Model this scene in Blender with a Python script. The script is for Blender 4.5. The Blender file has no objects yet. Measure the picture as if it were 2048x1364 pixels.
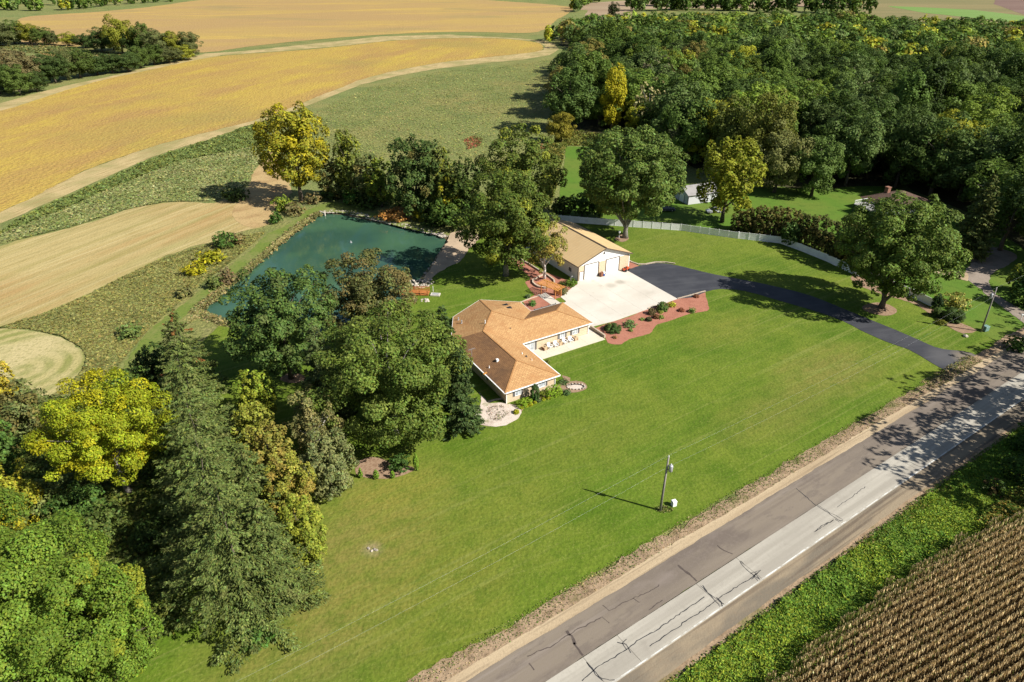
import bpy, bmesh, math, random
import numpy as np
from mathutils import Vector, Matrix
from mathutils.geometry import tessellate_polygon

C = bpy.context.scene.collection
R = math.radians

# ------------------------------------------------------------------ camera, light
CAM_H, FPX, PITCH = 64.3, 1365.0, R(30)
cam = bpy.data.cameras.new('camera')
cam.sensor_width = 36.0
cam.lens = FPX / 2048 * 36
cam.clip_start, cam.clip_end = 0.5, 12000
camo = bpy.data.objects.new('camera', cam)
camo.location = (0, 0, CAM_H)
camo.rotation_euler = (R(90) - PITCH, 0, 0)
C.objects.link(camo)
bpy.context.scene.camera = camo

SUN_AZ, SUN_EL = R(-22.7), R(40.5)
world = bpy.data.worlds.new('World')
bpy.context.scene.world = world
world.use_nodes = True
wn = world.node_tree
sky = wn.nodes.new('ShaderNodeTexSky')
sky.sky_type = 'NISHITA'
sky.sun_disc = False
sky.sun_elevation = SUN_EL
sky.sun_rotation = R(90) - SUN_AZ
bg = wn.nodes['Background']
bg.inputs['Strength'].default_value = 0.055
wn.links.new(sky.outputs[0], bg.inputs[0])

sun = bpy.data.lights.new('sun', 'SUN')
sun.energy = 5.0
sun.angle = R(0.53)
sun.color = (1.0, 0.95, 0.87)
suno = bpy.data.objects.new('sun', sun)
sd = Vector((math.cos(SUN_EL) * math.cos(SUN_AZ), math.cos(SUN_EL) * math.sin(SUN_AZ), math.sin(SUN_EL)))
suno.rotation_euler = sd.to_track_quat('Z', 'Y').to_euler()
suno.location = (60, 0, 150)
C.objects.link(suno)

sc = bpy.context.scene
sc.view_settings.view_transform = 'Standard'
sc.view_settings.look = 'None'
sc.view_settings.exposure = 0.8
sc.view_settings.gamma = 1.0
sc.view_settings.use_curve_mapping = False
sc.cycles.use_denoising = True
sc.cycles.max_bounces = 6
sc.cycles.diffuse_bounces = 2
sc.cycles.transmission_bounces = 4
sc.cycles.caustics_reflective = False
sc.cycles.caustics_refractive = False

# ------------------------------------------------------------------ survey helpers
def G(px, py, z=0.0):
    """ground position seen at a point of the photograph (flat land survey)"""
    X = (px - 1024) / FPX
    v = (py - 682) / FPX
    dy = math.cos(PITCH) - v * math.sin(PITCH)
    dz = -math.sin(PITCH) - v * math.cos(PITCH)
    t = (CAM_H - z) / -dz
    return (X * t, dy * t)

def depth_at(y, z):
    return y * math.cos(PITCH) - (z - CAM_H) * math.sin(PITCH)

def pix(x, y, z):
    d = depth_at(y, z)
    u = y * math.sin(PITCH) + (z - CAM_H) * math.cos(PITCH)
    return 1024 + FPX * x / d, 682 - FPX * u / d

HO = (-1.092, 90.067)
HA = R(30.6)
def HW(u, v):
    return (HO[0] + u * math.cos(HA) - v * math.sin(HA), HO[1] + u * math.sin(HA) + v * math.cos(HA))
RA = R(34.1)
def RW(s, n):
    return (s * math.cos(RA) - n * math.sin(RA), s * math.sin(RA) + n * math.cos(RA))
def toR(x, y):
    return (x * math.cos(RA) + y * math.sin(RA), -x * math.sin(RA) + y * math.cos(RA))
def RPX(px, py):
    return toR(*G(px, py))

def tag(o, label=None, cat=None, group=None, kind=None):
    if label: o['label'] = label
    if cat: o['category'] = cat
    if group: o['group'] = group
    if kind: o['kind'] = kind
    return o

def empty(name, loc, rz=0.0, label=None, cat=None, group=None, parent=None):
    o = bpy.data.objects.new(name, None)
    o.empty_display_size = 0.3
    o.location = loc
    o.rotation_euler = (0, 0, rz)
    C.objects.link(o)
    if parent: o.parent = parent
    return tag(o, label, cat, group)

def copy_tree(o, parent=None):
    c = o.copy()
    C.objects.link(c)
    c.parent = parent
    for ch in list(o.children):
        copy_tree(ch, c)
    return c

# ------------------------------------------------------------------ materials
def new_mat(name):
    m = bpy.data.materials.new(name)
    m.use_nodes = True
    nt = m.node_tree
    b = nt.nodes['Principled BSDF']
    return m, nt, b

def vec_coords(nt, local=False):
    if local:
        t = nt.nodes.new('ShaderNodeTexCoord')
        return t.outputs['Object']
    g = nt.nodes.new('ShaderNodeNewGeometry')
    return g.outputs['Position']

def add_layer(nt, co, col_socket, L):
    mp = nt.nodes.new('ShaderNodeMapping')
    nt.links.new(co, mp.inputs['Vector'])
    sx, sy = L.get('stretch', (1, 1))
    s = L.get('scale', 1)
    mp.vector_type = 'TEXTURE' if False else 'POINT'
    rot = L.get('rot', 0)
    # rotate first (separate node), then scale
    mp.inputs['Rotation'].default_value = (0, 0, -rot)
    loc = L.get('loc', (0, 0, 0))
    if loc != (0, 0, 0):
        m0 = nt.nodes.new('ShaderNodeMapping')
        nt.links.new(co, m0.inputs['Vector'])
        m0.inputs['Location'].default_value = (-loc[0], -loc[1], -loc[2])
        nt.links.new(m0.outputs[0], mp.inputs['Vector'])
    m2 = nt.nodes.new('ShaderNodeMapping')
    nt.links.new(mp.outputs[0], m2.inputs['Vector'])
    m2.inputs['Scale'].default_value = (s * sx, s * sy, s)
    kind = L.get('kind', 'noise')
    if kind == 'noise':
        n = nt.nodes.new('ShaderNodeTexNoise')
        n.inputs['Scale'].default_value = 1
        n.inputs['Detail'].default_value = L.get('detail', 3)
        n.inputs['Roughness'].default_value = L.get('rough', 0.55)
        n.inputs['Distortion'].default_value = L.get('dist', 0)
        out = n.outputs[0]
    elif kind == 'wave':
        n = nt.nodes.new('ShaderNodeTexWave')
        n.wave_type = L.get('wave', 'BANDS')
        if n.wave_type == 'BANDS': n.bands_direction = 'Y'
        else: n.rings_direction = 'Z'
        n.inputs['Scale'].default_value = 1
        n.inputs['Distortion'].default_value = L.get('dist', 1.5)
        n.inputs['Detail'].default_value = L.get('detail', 3)
        n.inputs['Detail Scale'].default_value = L.get('dscale', 1.5)
        out = n.outputs['Fac'] if 'Fac' in n.outputs else n.outputs[1]
    elif kind == 'spot':
        n = nt.nodes.new('ShaderNodeVectorMath')
        n.operation = 'LENGTH'
        nz = nt.nodes.new('ShaderNodeTexNoise')
        nz.inputs['Scale'].default_value = L.get('wob', 0.15) / s
        nz.inputs['Detail'].default_value = 5
        nt.links.new(m2.outputs[0], nz.inputs['Vector'])
        av = nt.nodes.new('ShaderNodeMath'); av.operation = 'ADD'
        nt.links.new(n.outputs['Value'], av.inputs[0])
        sv = nt.nodes.new('ShaderNodeMath'); sv.operation = 'MULTIPLY_ADD'
        nt.links.new(nz.outputs[0], sv.inputs[0]); sv.inputs[1].default_value = 1.2; sv.inputs[2].default_value = -0.6
        nt.links.new(sv.outputs[0], av.inputs[1])
        out = av.outputs[0]
        L = dict(L); L['lo'], L['hi'] = 1.0, 0.35
    else:
        n = nt.nodes.new('ShaderNodeTexVoronoi')
        n.inputs['Scale'].default_value = 1
        out = n.outputs['Distance']
    nt.links.new(m2.outputs[0], n.inputs['Vector' if kind != 'spot' else 0])
    mr = nt.nodes.new('ShaderNodeMapRange')
    mr.inputs['From Min'].default_value = L.get('lo', 0.4)
    mr.inputs['From Max'].default_value = L.get('hi', 0.6)
    mr.inputs['To Max'].default_value = L.get('amt', 1.0)
    nt.links.new(out, mr.inputs['Value'])
    mx = nt.nodes.new('ShaderNodeMix')
    mx.data_type = 'RGBA'
    nt.links.new(mr.outputs[0], mx.inputs['Factor'])
    nt.links.new(col_socket, mx.inputs['A'])
    mx.inputs['B'].default_value = (*L['color'], 1)
    return mx.outputs['Result']

def gmat(name, base, layers=(), bump=(), rough=0.95, spec=0.2, local=False, objvar=0.0, metallic=0.0):
    m, nt, b = new_mat(name)
    b.inputs['Roughness'].default_value = rough
    b.inputs['Specular IOR Level'].default_value = spec
    b.inputs['Metallic'].default_value = metallic
    co = vec_coords(nt, local)
    rgb = nt.nodes.new('ShaderNodeRGB')
    rgb.outputs[0].default_value = (*base, 1)
    col = rgb.outputs[0]
    for L in layers:
        col = add_layer(nt, co, col, L)
    if objvar:
        oi = nt.nodes.new('ShaderNodeObjectInfo')
        mr = nt.nodes.new('ShaderNodeMapRange')
        mr.inputs['To Min'].default_value = 1 - objvar
        mr.inputs['To Max'].default_value = 1 + objvar
        nt.links.new(oi.outputs['Random'], mr.inputs['Value'])
        vm = nt.nodes.new('ShaderNodeVectorMath')
        vm.operation = 'SCALE'
        nt.links.new(col, vm.inputs[0])
        nt.links.new(mr.outputs[0], vm.inputs['Scale'])
        col = vm.outputs[0]
    nt.links.new(col, b.inputs['Base Color'])
    prev = None
    for (scale, strength, dist, detail) in bump:
        n = nt.nodes.new('ShaderNodeTexNoise')
        n.inputs['Scale'].default_value = scale
        n.inputs['Detail'].default_value = detail
        nt.links.new(co, n.inputs['Vector'])
        bm_ = nt.nodes.new('ShaderNodeBump')
        bm_.inputs['Strength'].default_value = strength
        bm_.inputs['Distance'].default_value = dist
        nt.links.new(n.outputs[0], bm_.inputs['Height'])
        if prev: nt.links.new(prev, bm_.inputs['Normal'])
        prev = bm_.outputs[0]
    if prev: nt.links.new(prev, b.inputs['Normal'])
    return m

def leaf_mat(name='leaves', trans=0.25, gloss=0.25, shift=(1, 1, 1)):
    m, nt, b = new_mat(name)
    nt.nodes.remove(b)
    out = nt.nodes['Material Output']
    at = nt.nodes.new('ShaderNodeAttribute')
    at.attribute_name = 'tint'
    oi = nt.nodes.new('ShaderNodeObjectInfo')
    mul = nt.nodes.new('ShaderNodeMix')
    mul.data_type = 'RGBA'
    mul.blend_type = 'MULTIPLY'
    mul.inputs['Factor'].default_value = 1
    nt.links.new(at.outputs['Color'], mul.inputs['A'])
    nt.links.new(oi.outputs['Color'], mul.inputs['B'])
    m2 = nt.nodes.new('ShaderNodeMix')
    m2.data_type = 'RGBA'
    m2.blend_type = 'MULTIPLY'
    m2.inputs['Factor'].default_value = 1
    nt.links.new(mul.outputs['Result'], m2.inputs['A'])
    m2.inputs['B'].default_value = (*shift, 1)
    mul = m2
    p = nt.nodes.new('ShaderNodeBsdfPrincipled')
    p.inputs['Roughness'].default_value = 0.55
    p.inputs['Specular IOR Level'].default_value = gloss
    nt.links.new(mul.outputs['Result'], p.inputs['Base Color'])
    t = nt.nodes.new('ShaderNodeBsdfTranslucent')
    nt.links.new(mul.outputs['Result'], t.inputs['Color'])
    mx = nt.nodes.new('ShaderNodeMixShader')
    mx.inputs[0].default_value = trans
    nt.links.new(p.outputs[0], mx.inputs[1])
    nt.links.new(t.outputs[0], mx.inputs[2])
    nt.links.new(mx.outputs[0], out.inputs['Surface'])
    return m

LEAF = leaf_mat('leaves', 0.24, 0.08, (0.98, 1.05, 0.7))
DRYLEAF = leaf_mat('dry_leaves', 0.2, 0.1)
NEEDLE = leaf_mat('needles', 0.12, 0.06, (1.0, 1.06, 0.8))

HAYROT = math.atan2(G(381, 496)[1] - G(0, 653)[1], G(381, 496)[0] - G(0, 653)[0])
SOYROT = math.atan2(G(700, 160)[1] - G(100, 380)[1], G(700, 160)[0] - G(100, 380)[0])
mowc = G(40, 742)
M = {}
M['meadow'] = gmat('meadow_grass', (0.17, 0.195, 0.058), [
    dict(scale=0.02, detail=4, lo=0.42, hi=0.62, color=(0.215, 0.2, 0.065)),
    dict(scale=0.06, detail=5, lo=0.45, hi=0.65, color=(0.13, 0.16, 0.045)),
    dict(scale=0.35, detail=4, lo=0.5, hi=0.75, color=(0.21, 0.19, 0.08), amt=0.7),
    dict(scale=1.6, detail=3, lo=0.45, hi=0.7, color=(0.06, 0.078, 0.02), amt=0.7)],
    [(1.2, 0.8, 0.6, 4)])
def spot(px, py, r, color, amt, stretch=(1, 1), rot=0.0):
    x, y = G(px, py)
    return dict(kind='spot', loc=(x, y, 0), scale=1 / r, stretch=stretch, rot=rot, color=color, amt=amt)
DRY = (0.185, 0.155, 0.04)
M['lawn'] = gmat('lawn_grass', (0.086, 0.145, 0.0095), [
    dict(scale=0.045, detail=5, rough=0.6, lo=0.42, hi=0.6, color=(0.14, 0.176, 0.018), amt=0.8),
    dict(scale=0.085, detail=5, rough=0.6, lo=0.46, hi=0.62, color=(0.056, 0.112, 0.004), amt=0.8),
    spot(740, 1080, 13, DRY, 0.8, (1, 0.7)), spot(600, 1290, 12, DRY, 0.6), spot(880, 1180, 14, (0.165, 0.16, 0.025), 0.6), spot(800, 985, 9, (0.19, 0.18, 0.028), 0.7), spot(1000, 1010, 13, (0.15, 0.16, 0.022), 0.5),
    spot(1660, 740, 16, DRY, 0.65, (1, 2.0), R(34)), spot(1450, 660, 12, (0.165, 0.17, 0.026), 0.6, (1, 2), R(34)), spot(1560, 820, 14, (0.16, 0.155, 0.03), 0.6, (0.8, 2.2), R(34)), spot(1200, 860, 18, (0.14, 0.155, 0.02), 0.55, (1, 2), R(34)), spot(1350, 490, 16, (0.15, 0.165, 0.024), 0.6), spot(744, 1102, 1.6, (0.26, 0.2, 0.11), 0.8),
    dict(kind='wave', scale=0.115, rot=RA, dist=2.0, detail=4, dscale=0.4, lo=0.5, hi=1.0, color=(0.135, 0.178, 0.02), amt=0.3),
    dict(scale=0.5, stretch=(0.025, 2.6), rot=RA, detail=4, lo=0.57, hi=0.68, color=(0.2, 0.215, 0.055), amt=0.5),
    dict(scale=0.5, stretch=(0.03, 2.0), rot=R(20), detail=4, lo=0.6, hi=0.7, color=(0.18, 0.2, 0.05), amt=0.35),
    dict(scale=0.35, detail=5, rough=0.7, lo=0.48, hi=0.7, color=(0.062, 0.108, 0.006), amt=0.65),
    dict(scale=2.2, detail=4, rough=0.8, lo=0.45, hi=0.7, color=(0.046, 0.083, 0.004), amt=0.65),
    dict(scale=3.2, detail=3, rough=0.8, lo=0.55, hi=0.7, color=(0.22, 0.235, 0.055), amt=0.5)],
    [(2.2, 0.7, 0.2, 5)])
M['yard'] = gmat('neighbor_lawn_grass', (0.075, 0.15, 0.014), [
    dict(scale=0.05, detail=4, lo=0.42, hi=0.62, color=(0.105, 0.15, 0.02)),
    dict(scale=0.5, detail=4, lo=0.5, hi=0.7, color=(0.06, 0.115, 0.012), amt=0.7)],
    [(2.5, 0.5, 0.15, 4)])
M['levee'] = gmat('levee_grass', (0.12, 0.16, 0.028), [
    dict(scale=0.15, detail=4, lo=0.42, hi=0.62, color=(0.16, 0.17, 0.05)),
    dict(scale=1.5, detail=4, lo=0.5, hi=0.7, color=(0.08, 0.13, 0.02))], [(2.0, 0.5, 0.15, 4)])
M['soy'] = gmat('soybean_crop', (0.36, 0.255, 0.055), [
    dict(scale=0.022, stretch=(0.45, 1.2), rot=SOYROT, detail=6, rough=0.68, lo=0.42, hi=0.62, color=(0.29, 0.175, 0.065), amt=0.85),
    dict(scale=0.05, stretch=(0.3, 1.3), rot=SOYROT, detail=6, rough=0.7, lo=0.5, hi=0.7, color=(0.41, 0.31, 0.045), amt=0.85),
    dict(scale=0.012, detail=4, lo=0.5, hi=0.66, color=(0.25, 0.2, 0.055), amt=0.7),
    dict(scale=0.55, stretch=(0.4, 1.2), rot=SOYROT, detail=5, rough=0.75, lo=0.45, hi=0.68, color=(0.25, 0.14, 0.04), amt=0.65),
    dict(scale=1.3, detail=4, rough=0.8, lo=0.52, hi=0.7, color=(0.5, 0.38, 0.08), amt=0.5)],
    [(0.8, 1.0, 0.7, 5)])
M['soyfar'] = gmat('far_soybean_crop', (0.32, 0.215, 0.085), [
    dict(scale=0.008, stretch=(0.5, 1.3), rot=R(8), detail=6, rough=0.65, lo=0.45, hi=0.62, color=(0.35, 0.245, 0.075)),
    dict(scale=0.016, stretch=(0.25, 1.5), rot=R(16), detail=6, rough=0.68, lo=0.54, hi=0.68, color=(0.43, 0.3, 0.07), amt=0.8),
    dict(scale=0.012, stretch=(0.6, 1.3), rot=R(-10), detail=5, lo=0.57, hi=0.7, color=(0.23, 0.19, 0.075), amt=0.75),
    dict(scale=0.3, stretch=(0.4, 1.2), detail=5, rough=0.75, lo=0.48, hi=0.68, color=(0.26, 0.155, 0.06), amt=0.5)],
    [(0.5, 0.8, 0.8, 5)])
M['track'] = gmat('mown_dry_track', (0.4, 0.31, 0.15), [
    dict(scale=0.08, detail=5, lo=0.42, hi=0.62, color=(0.26, 0.23, 0.09)),
    dict(scale=0.9, stretch=(0.12, 1.6), rot=SOYROT, detail=4, lo=0.48, hi=0.66, color=(0.27, 0.2, 0.085)),
    dict(scale=1.5, detail=4, lo=0.55, hi=0.75, color=(0.15, 0.15, 0.05), amt=0.6)], [(2.0, 0.6, 0.2, 4)])
M['hay'] = gmat('mown_hay', (0.36, 0.285, 0.12), [
    dict(scale=0.035, stretch=(0.5, 1), rot=HAYROT, detail=5, lo=0.45, hi=0.62, color=(0.33, 0.215, 0.085)),
    dict(scale=0.07, stretch=(0.12, 1.6), rot=HAYROT + 0.06, detail=5, rough=0.65, lo=0.5, hi=0.66, color=(0.19, 0.19, 0.05), amt=0.7),
    dict(kind='wave', scale=0.07, rot=HAYROT + 0.05, dist=9.0, detail=5, dscale=0.12, lo=0.35, hi=0.9, color=(0.42, 0.35, 0.17), amt=0.25),
    dict(scale=0.35, stretch=(0.03, 1.5), rot=HAYROT + 0.04, detail=4, lo=0.5, hi=0.64, color=(0.23, 0.19, 0.07), amt=0.45),
    dict(scale=0.45, stretch=(0.03, 1.5), rot=HAYROT + 0.04, detail=4, lo=0.54, hi=0.66, color=(0.47, 0.4, 0.21), amt=0.4),
    dict(scale=0.8, stretch=(0.2, 1.6), rot=HAYROT, detail=5, rough=0.65, lo=0.5, hi=0.72, color=(0.21, 0.17, 0.055), amt=0.7),
    dict(scale=2.0, detail=3, lo=0.55, hi=0.75, color=(0.16, 0.14, 0.05), amt=0.5)], [(2.0, 0.6, 0.25, 4)])
M['mow'] = gmat('mown_hay_circles', (0.33, 0.29, 0.12), [
    dict(kind='wave', wave='RINGS', loc=(mowc[0], mowc[1], 0), scale=0.11, dist=3.0, detail=5, dscale=0.3, lo=0.2, hi=0.8, color=(0.2, 0.205, 0.06)),
    dict(scale=0.06, detail=4, lo=0.45, hi=0.62, color=(0.4, 0.34, 0.17)),
    dict(scale=1.4, detail=4, lo=0.5, hi=0.72, color=(0.18, 0.17, 0.055), amt=0.7)], [(2.0, 0.6, 0.25, 4)])
M['stubble'] = gmat('dry_stubble', (0.38, 0.27, 0.125), [
    dict(scale=0.15, detail=5, lo=0.45, hi=0.62, color=(0.29, 0.19, 0.085)),
    dict(scale=1.5, detail=4, lo=0.5, hi=0.72, color=(0.2, 0.16, 0.06), amt=0.6)], [(2.0, 0.6, 0.2, 4)])
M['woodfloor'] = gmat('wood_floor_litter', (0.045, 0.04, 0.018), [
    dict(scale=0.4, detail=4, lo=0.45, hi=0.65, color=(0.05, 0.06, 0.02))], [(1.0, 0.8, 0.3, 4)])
M['concrete'] = gmat('pad_concrete', (0.5, 0.465, 0.4), [
    dict(scale=0.16, detail=4, lo=0.42, hi=0.65, color=(0.55, 0.515, 0.45)),
    dict(scale=0.3, detail=4, lo=0.62, hi=0.74, color=(0.36, 0.33, 0.27), amt=0.6),
    dict(scale=4, detail=3, lo=0.5, hi=0.8, color=(0.45, 0.41, 0.33), amt=0.4),
    spot(1240, 566, 1.5, (0.25, 0.23, 0.19), 0.6), spot(1222, 573, 1.6, (0.3, 0.275, 0.225), 0.6), spot(1190, 600, 3.5, (0.44, 0.41, 0.35), 0.5), spot(1290, 590, 3.0, (0.44, 0.4, 0.34), 0.5)], [(8, 0.15, 0.02, 3)], rough=0.85, objvar=0.03)
M['patioconcrete'] = gmat('cream_patio_concrete', (0.52, 0.465, 0.36), [dict(scale=0.3, detail=4, lo=0.42, hi=0.65, color=(0.56, 0.505, 0.41)), dict(scale=4, detail=3, lo=0.5, hi=0.8, color=(0.52, 0.45, 0.35), amt=0.4)], [(8, 0.15, 0.02, 3)], rough=0.85, objvar=0.03)
M['ridge'] = gmat('ridge_shingles', (0.36, 0.19, 0.075), [dict(scale=3, detail=3, lo=0.45, hi=0.65, color=(0.28, 0.14, 0.055))], local=True)
M['asphalt'] = gmat('driveway_asphalt', (0.034, 0.036, 0.044), [
    dict(scale=0.2, detail=4, lo=0.45, hi=0.65, color=(0.05, 0.052, 0.06)),
    dict(scale=0.5, stretch=(0.1, 1.5), rot=R(12), detail=3, lo=0.5, hi=0.7, color=(0.062, 0.064, 0.072), amt=0.6),
    spot(1893, 716, 4.5, (0.09, 0.088, 0.09), 0.6), spot(1935, 718, 3.0, (0.2, 0.165, 0.115), 0.8)], [(9, 0.2, 0.02, 3)], rough=0.7, spec=0.35)
M['roadasphalt'] = gmat('old_road_asphalt', (0.19, 0.158, 0.122), [
    dict(scale=0.5, stretch=(0.35, 1.1), rot=RA, detail=7, rough=0.72, lo=0.53, hi=0.6, color=(0.135, 0.112, 0.092), amt=0.65),
    dict(scale=0.6, stretch=(0.012, 1.3), rot=RA, detail=3, lo=0.48, hi=0.64, color=(0.14, 0.114, 0.092), amt=0.8),
    dict(scale=0.8, stretch=(0.03, 1.5), rot=RA, detail=4, lo=0.56, hi=0.68, color=(0.235, 0.2, 0.168), amt=0.6),
    dict(scale=0.25, stretch=(0.2, 1.6), rot=RA, detail=4, lo=0.45, hi=0.65, color=(0.15, 0.124, 0.1)),
    dict(scale=0.14, stretch=(0.35, 1.4), rot=RA, detail=6, rough=0.65, lo=0.54, hi=0.62, color=(0.125, 0.102, 0.085), amt=0.8),
    dict(scale=0.2, stretch=(0.3, 1), rot=RA, detail=5, lo=0.6, hi=0.68, color=(0.21, 0.175, 0.15), amt=0.6),
    dict(scale=3, detail=4, lo=0.5, hi=0.8, color=(0.2, 0.165, 0.14), amt=0.5)], [(8, 0.3, 0.03, 4)])
M['roadconcrete'] = gmat('road_concrete', (0.37, 0.345, 0.29), [
    dict(scale=0.55, stretch=(0.012, 1.3), rot=RA, detail=3, lo=0.48, hi=0.64, color=(0.27, 0.248, 0.205), amt=0.75),
    dict(scale=0.25, stretch=(0.15, 1.5), rot=RA, detail=4, lo=0.45, hi=0.65, color=(0.285, 0.262, 0.22)),
    dict(scale=0.4, detail=5, lo=0.6, hi=0.72, color=(0.23, 0.21, 0.175), amt=0.5),
    dict(scale=3, detail=3, lo=0.5, hi=0.8, color=(0.26, 0.24, 0.2), amt=0.5)], [(8, 0.2, 0.02, 3)], rough=0.85, objvar=0.03)
M['tar'] = gmat('tar_seal', (0.022, 0.023, 0.027), [dict(scale=3, detail=3, lo=0.5, hi=0.7, color=(0.05, 0.05, 0.055))], rough=0.6, spec=0.4)
M['patch'] = gmat('asphalt_patch', (0.075, 0.06, 0.052), [dict(scale=2, detail=3, lo=0.5, hi=0.7, color=(0.1, 0.08, 0.068))])
M['whiteline'] = gmat('edge_line_paint', (0.6, 0.6, 0.56), [dict(scale=0.7, detail=5, rough=0.7, lo=0.45, hi=0.6, color=(0.34, 0.32, 0.27))])
M['gravel'] = gmat('gravel_shoulder', (0.42, 0.33, 0.21), [
    dict(scale=0.3, stretch=(0.1, 1.6), rot=RA, detail=4, lo=0.42, hi=0.62, color=(0.33, 0.25, 0.155)),
    dict(scale=0.9, stretch=(0.06, 2.4), rot=RA, detail=3, lo=0.55, hi=0.68, color=(0.2, 0.15, 0.095), amt=0.7),
    dict(scale=3.5, detail=4, lo=0.5, hi=0.75, color=(0.25, 0.19, 0.12), amt=0.6)], [(5, 0.6, 0.06, 4)])
M['rightshoulder'] = gmat('stained_shoulder', (0.16, 0.135, 0.1), [
    dict(scale=0.14, stretch=(0.4, 1.5), rot=RA, detail=4, lo=0.45, hi=0.55, color=(0.25, 0.2, 0.135)),
    dict(scale=0.7, stretch=(0.05, 2.2), rot=RA, detail=3, lo=0.52, hi=0.66, color=(0.11, 0.085, 0.062), amt=0.8),
    dict(scale=2.5, detail=4, lo=0.5, hi=0.8, color=(0.2, 0.15, 0.1), amt=0.6)], [(5, 0.6, 0.06, 4)])
M['dirt'] = gmat('bare_dirt', (0.3, 0.215, 0.135), [
    dict(scale=0.5, detail=5, lo=0.45, hi=0.62, color=(0.22, 0.155, 0.095)),
    dict(scale=2.2, detail=4, rough=0.7, lo=0.52, hi=0.72, color=(0.1, 0.075, 0.045), amt=0.8),
    dict(scale=0.25, detail=3, lo=0.56, hi=0.68, color=(0.12, 0.13, 0.035), amt=0.6)], [(3, 0.9, 0.15, 4)])
M['ditch'] = gmat('ditch_soil', (0.05, 0.075, 0.02), [dict(scale=0.6, detail=4, lo=0.45, hi=0.65, color=(0.035, 0.045, 0.015))], [(2, 0.8, 0.2, 4)])
M['cornsoil'] = gmat('corn_soil', (0.035, 0.026, 0.016), [dict(scale=1.2, detail=4, lo=0.55, hi=0.7, color=(0.08, 0.06, 0.035))], [(3, 0.8, 0.1, 4)])
M['mulch'] = gmat('red_mulch', (0.35, 0.15, 0.1), [
    dict(scale=0.5, detail=4, lo=0.45, hi=0.65, color=(0.3, 0.122, 0.08)),
    dict(scale=5, detail=3, lo=0.5, hi=0.75, color=(0.16, 0.065, 0.045), amt=0.7),
    dict(scale=7, detail=2, lo=0.6, hi=0.75, color=(0.4, 0.2, 0.14), amt=0.6)], [(7, 0.7, 0.06, 3)])
M['bark_mulch'] = gmat('bark_mulch', (0.27, 0.185, 0.12), [
    dict(scale=3, detail=3, lo=0.45, hi=0.7, color=(0.17, 0.1, 0.06)),
    dict(scale=6, detail=2, lo=0.6, hi=0.75, color=(0.36, 0.24, 0.16), amt=0.7)], [(6, 0.7, 0.06, 3)])
M['whitegravel'] = gmat('white_gravel', (0.54, 0.46, 0.39), [
    dict(scale=0.5, detail=4, lo=0.5, hi=0.65, color=(0.38, 0.31, 0.25)),
    dict(scale=5, detail=3, lo=0.5, hi=0.75, color=(0.3, 0.25, 0.2), amt=0.7),
    dict(scale=0.6, detail=5, lo=0.58, hi=0.68, color=(0.2, 0.2, 0.09), amt=0.7)], [(7, 0.7, 0.06, 3)])
M['sand'] = gmat('beach_sand', (0.42, 0.32, 0.215), [
    dict(scale=0.3, detail=4, lo=0.45, hi=0.65, color=(0.34, 0.26, 0.175)),
    dict(scale=3, detail=3, lo=0.55, hi=0.75, color=(0.25, 0.19, 0.12), amt=0.5)], [(4, 0.4, 0.06, 3)])
M['lanegravel'] = gmat('gravel_lane', (0.26, 0.215, 0.175), [
    dict(scale=0.3, detail=4, lo=0.45, hi=0.65, color=(0.2, 0.165, 0.13)),
    dict(scale=4, detail=3, lo=0.5, hi=0.75, color=(0.14, 0.115, 0.09), amt=0.6)], [(5, 0.5, 0.06, 3)])
M['bank'] = gmat('pond_bank_mud', (0.14, 0.105, 0.06), [dict(scale=0.6, detail=4, lo=0.45, hi=0.65, color=(0.1, 0.095, 0.04))], [(2, 0.8, 0.2, 4)])
M['brownfield'] = gmat('harvested_field', (0.24, 0.17, 0.105), [dict(scale=0.01, stretch=(0.3, 1.5), detail=4, lo=0.45, hi=0.65, color=(0.29, 0.22, 0.14))], [(0.5, 0.5, 0.4, 3)])
M['olivefield'] = gmat('olive_field', (0.16, 0.145, 0.06), [dict(scale=0.008, stretch=(0.3, 1.5), detail=4, lo=0.45, hi=0.65, color=(0.21, 0.17, 0.075))], [(0.5, 0.5, 0.4, 3)])
M['greenfield'] = gmat('green_field', (0.13, 0.22, 0.05), [dict(scale=0.01, stretch=(0.3, 1.5), detail=4, lo=0.45, hi=0.65, color=(0.16, 0.235, 0.07))], [(0.5, 0.5, 0.4, 3)])
M['tilled'] = gmat('tilled_field', (0.15, 0.095, 0.075), [dict(scale=0.01, stretch=(0.3, 1.5), detail=4, lo=0.45, hi=0.65, color=(0.19, 0.13, 0.1))], [(0.5, 0.5, 0.4, 3)])

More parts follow.
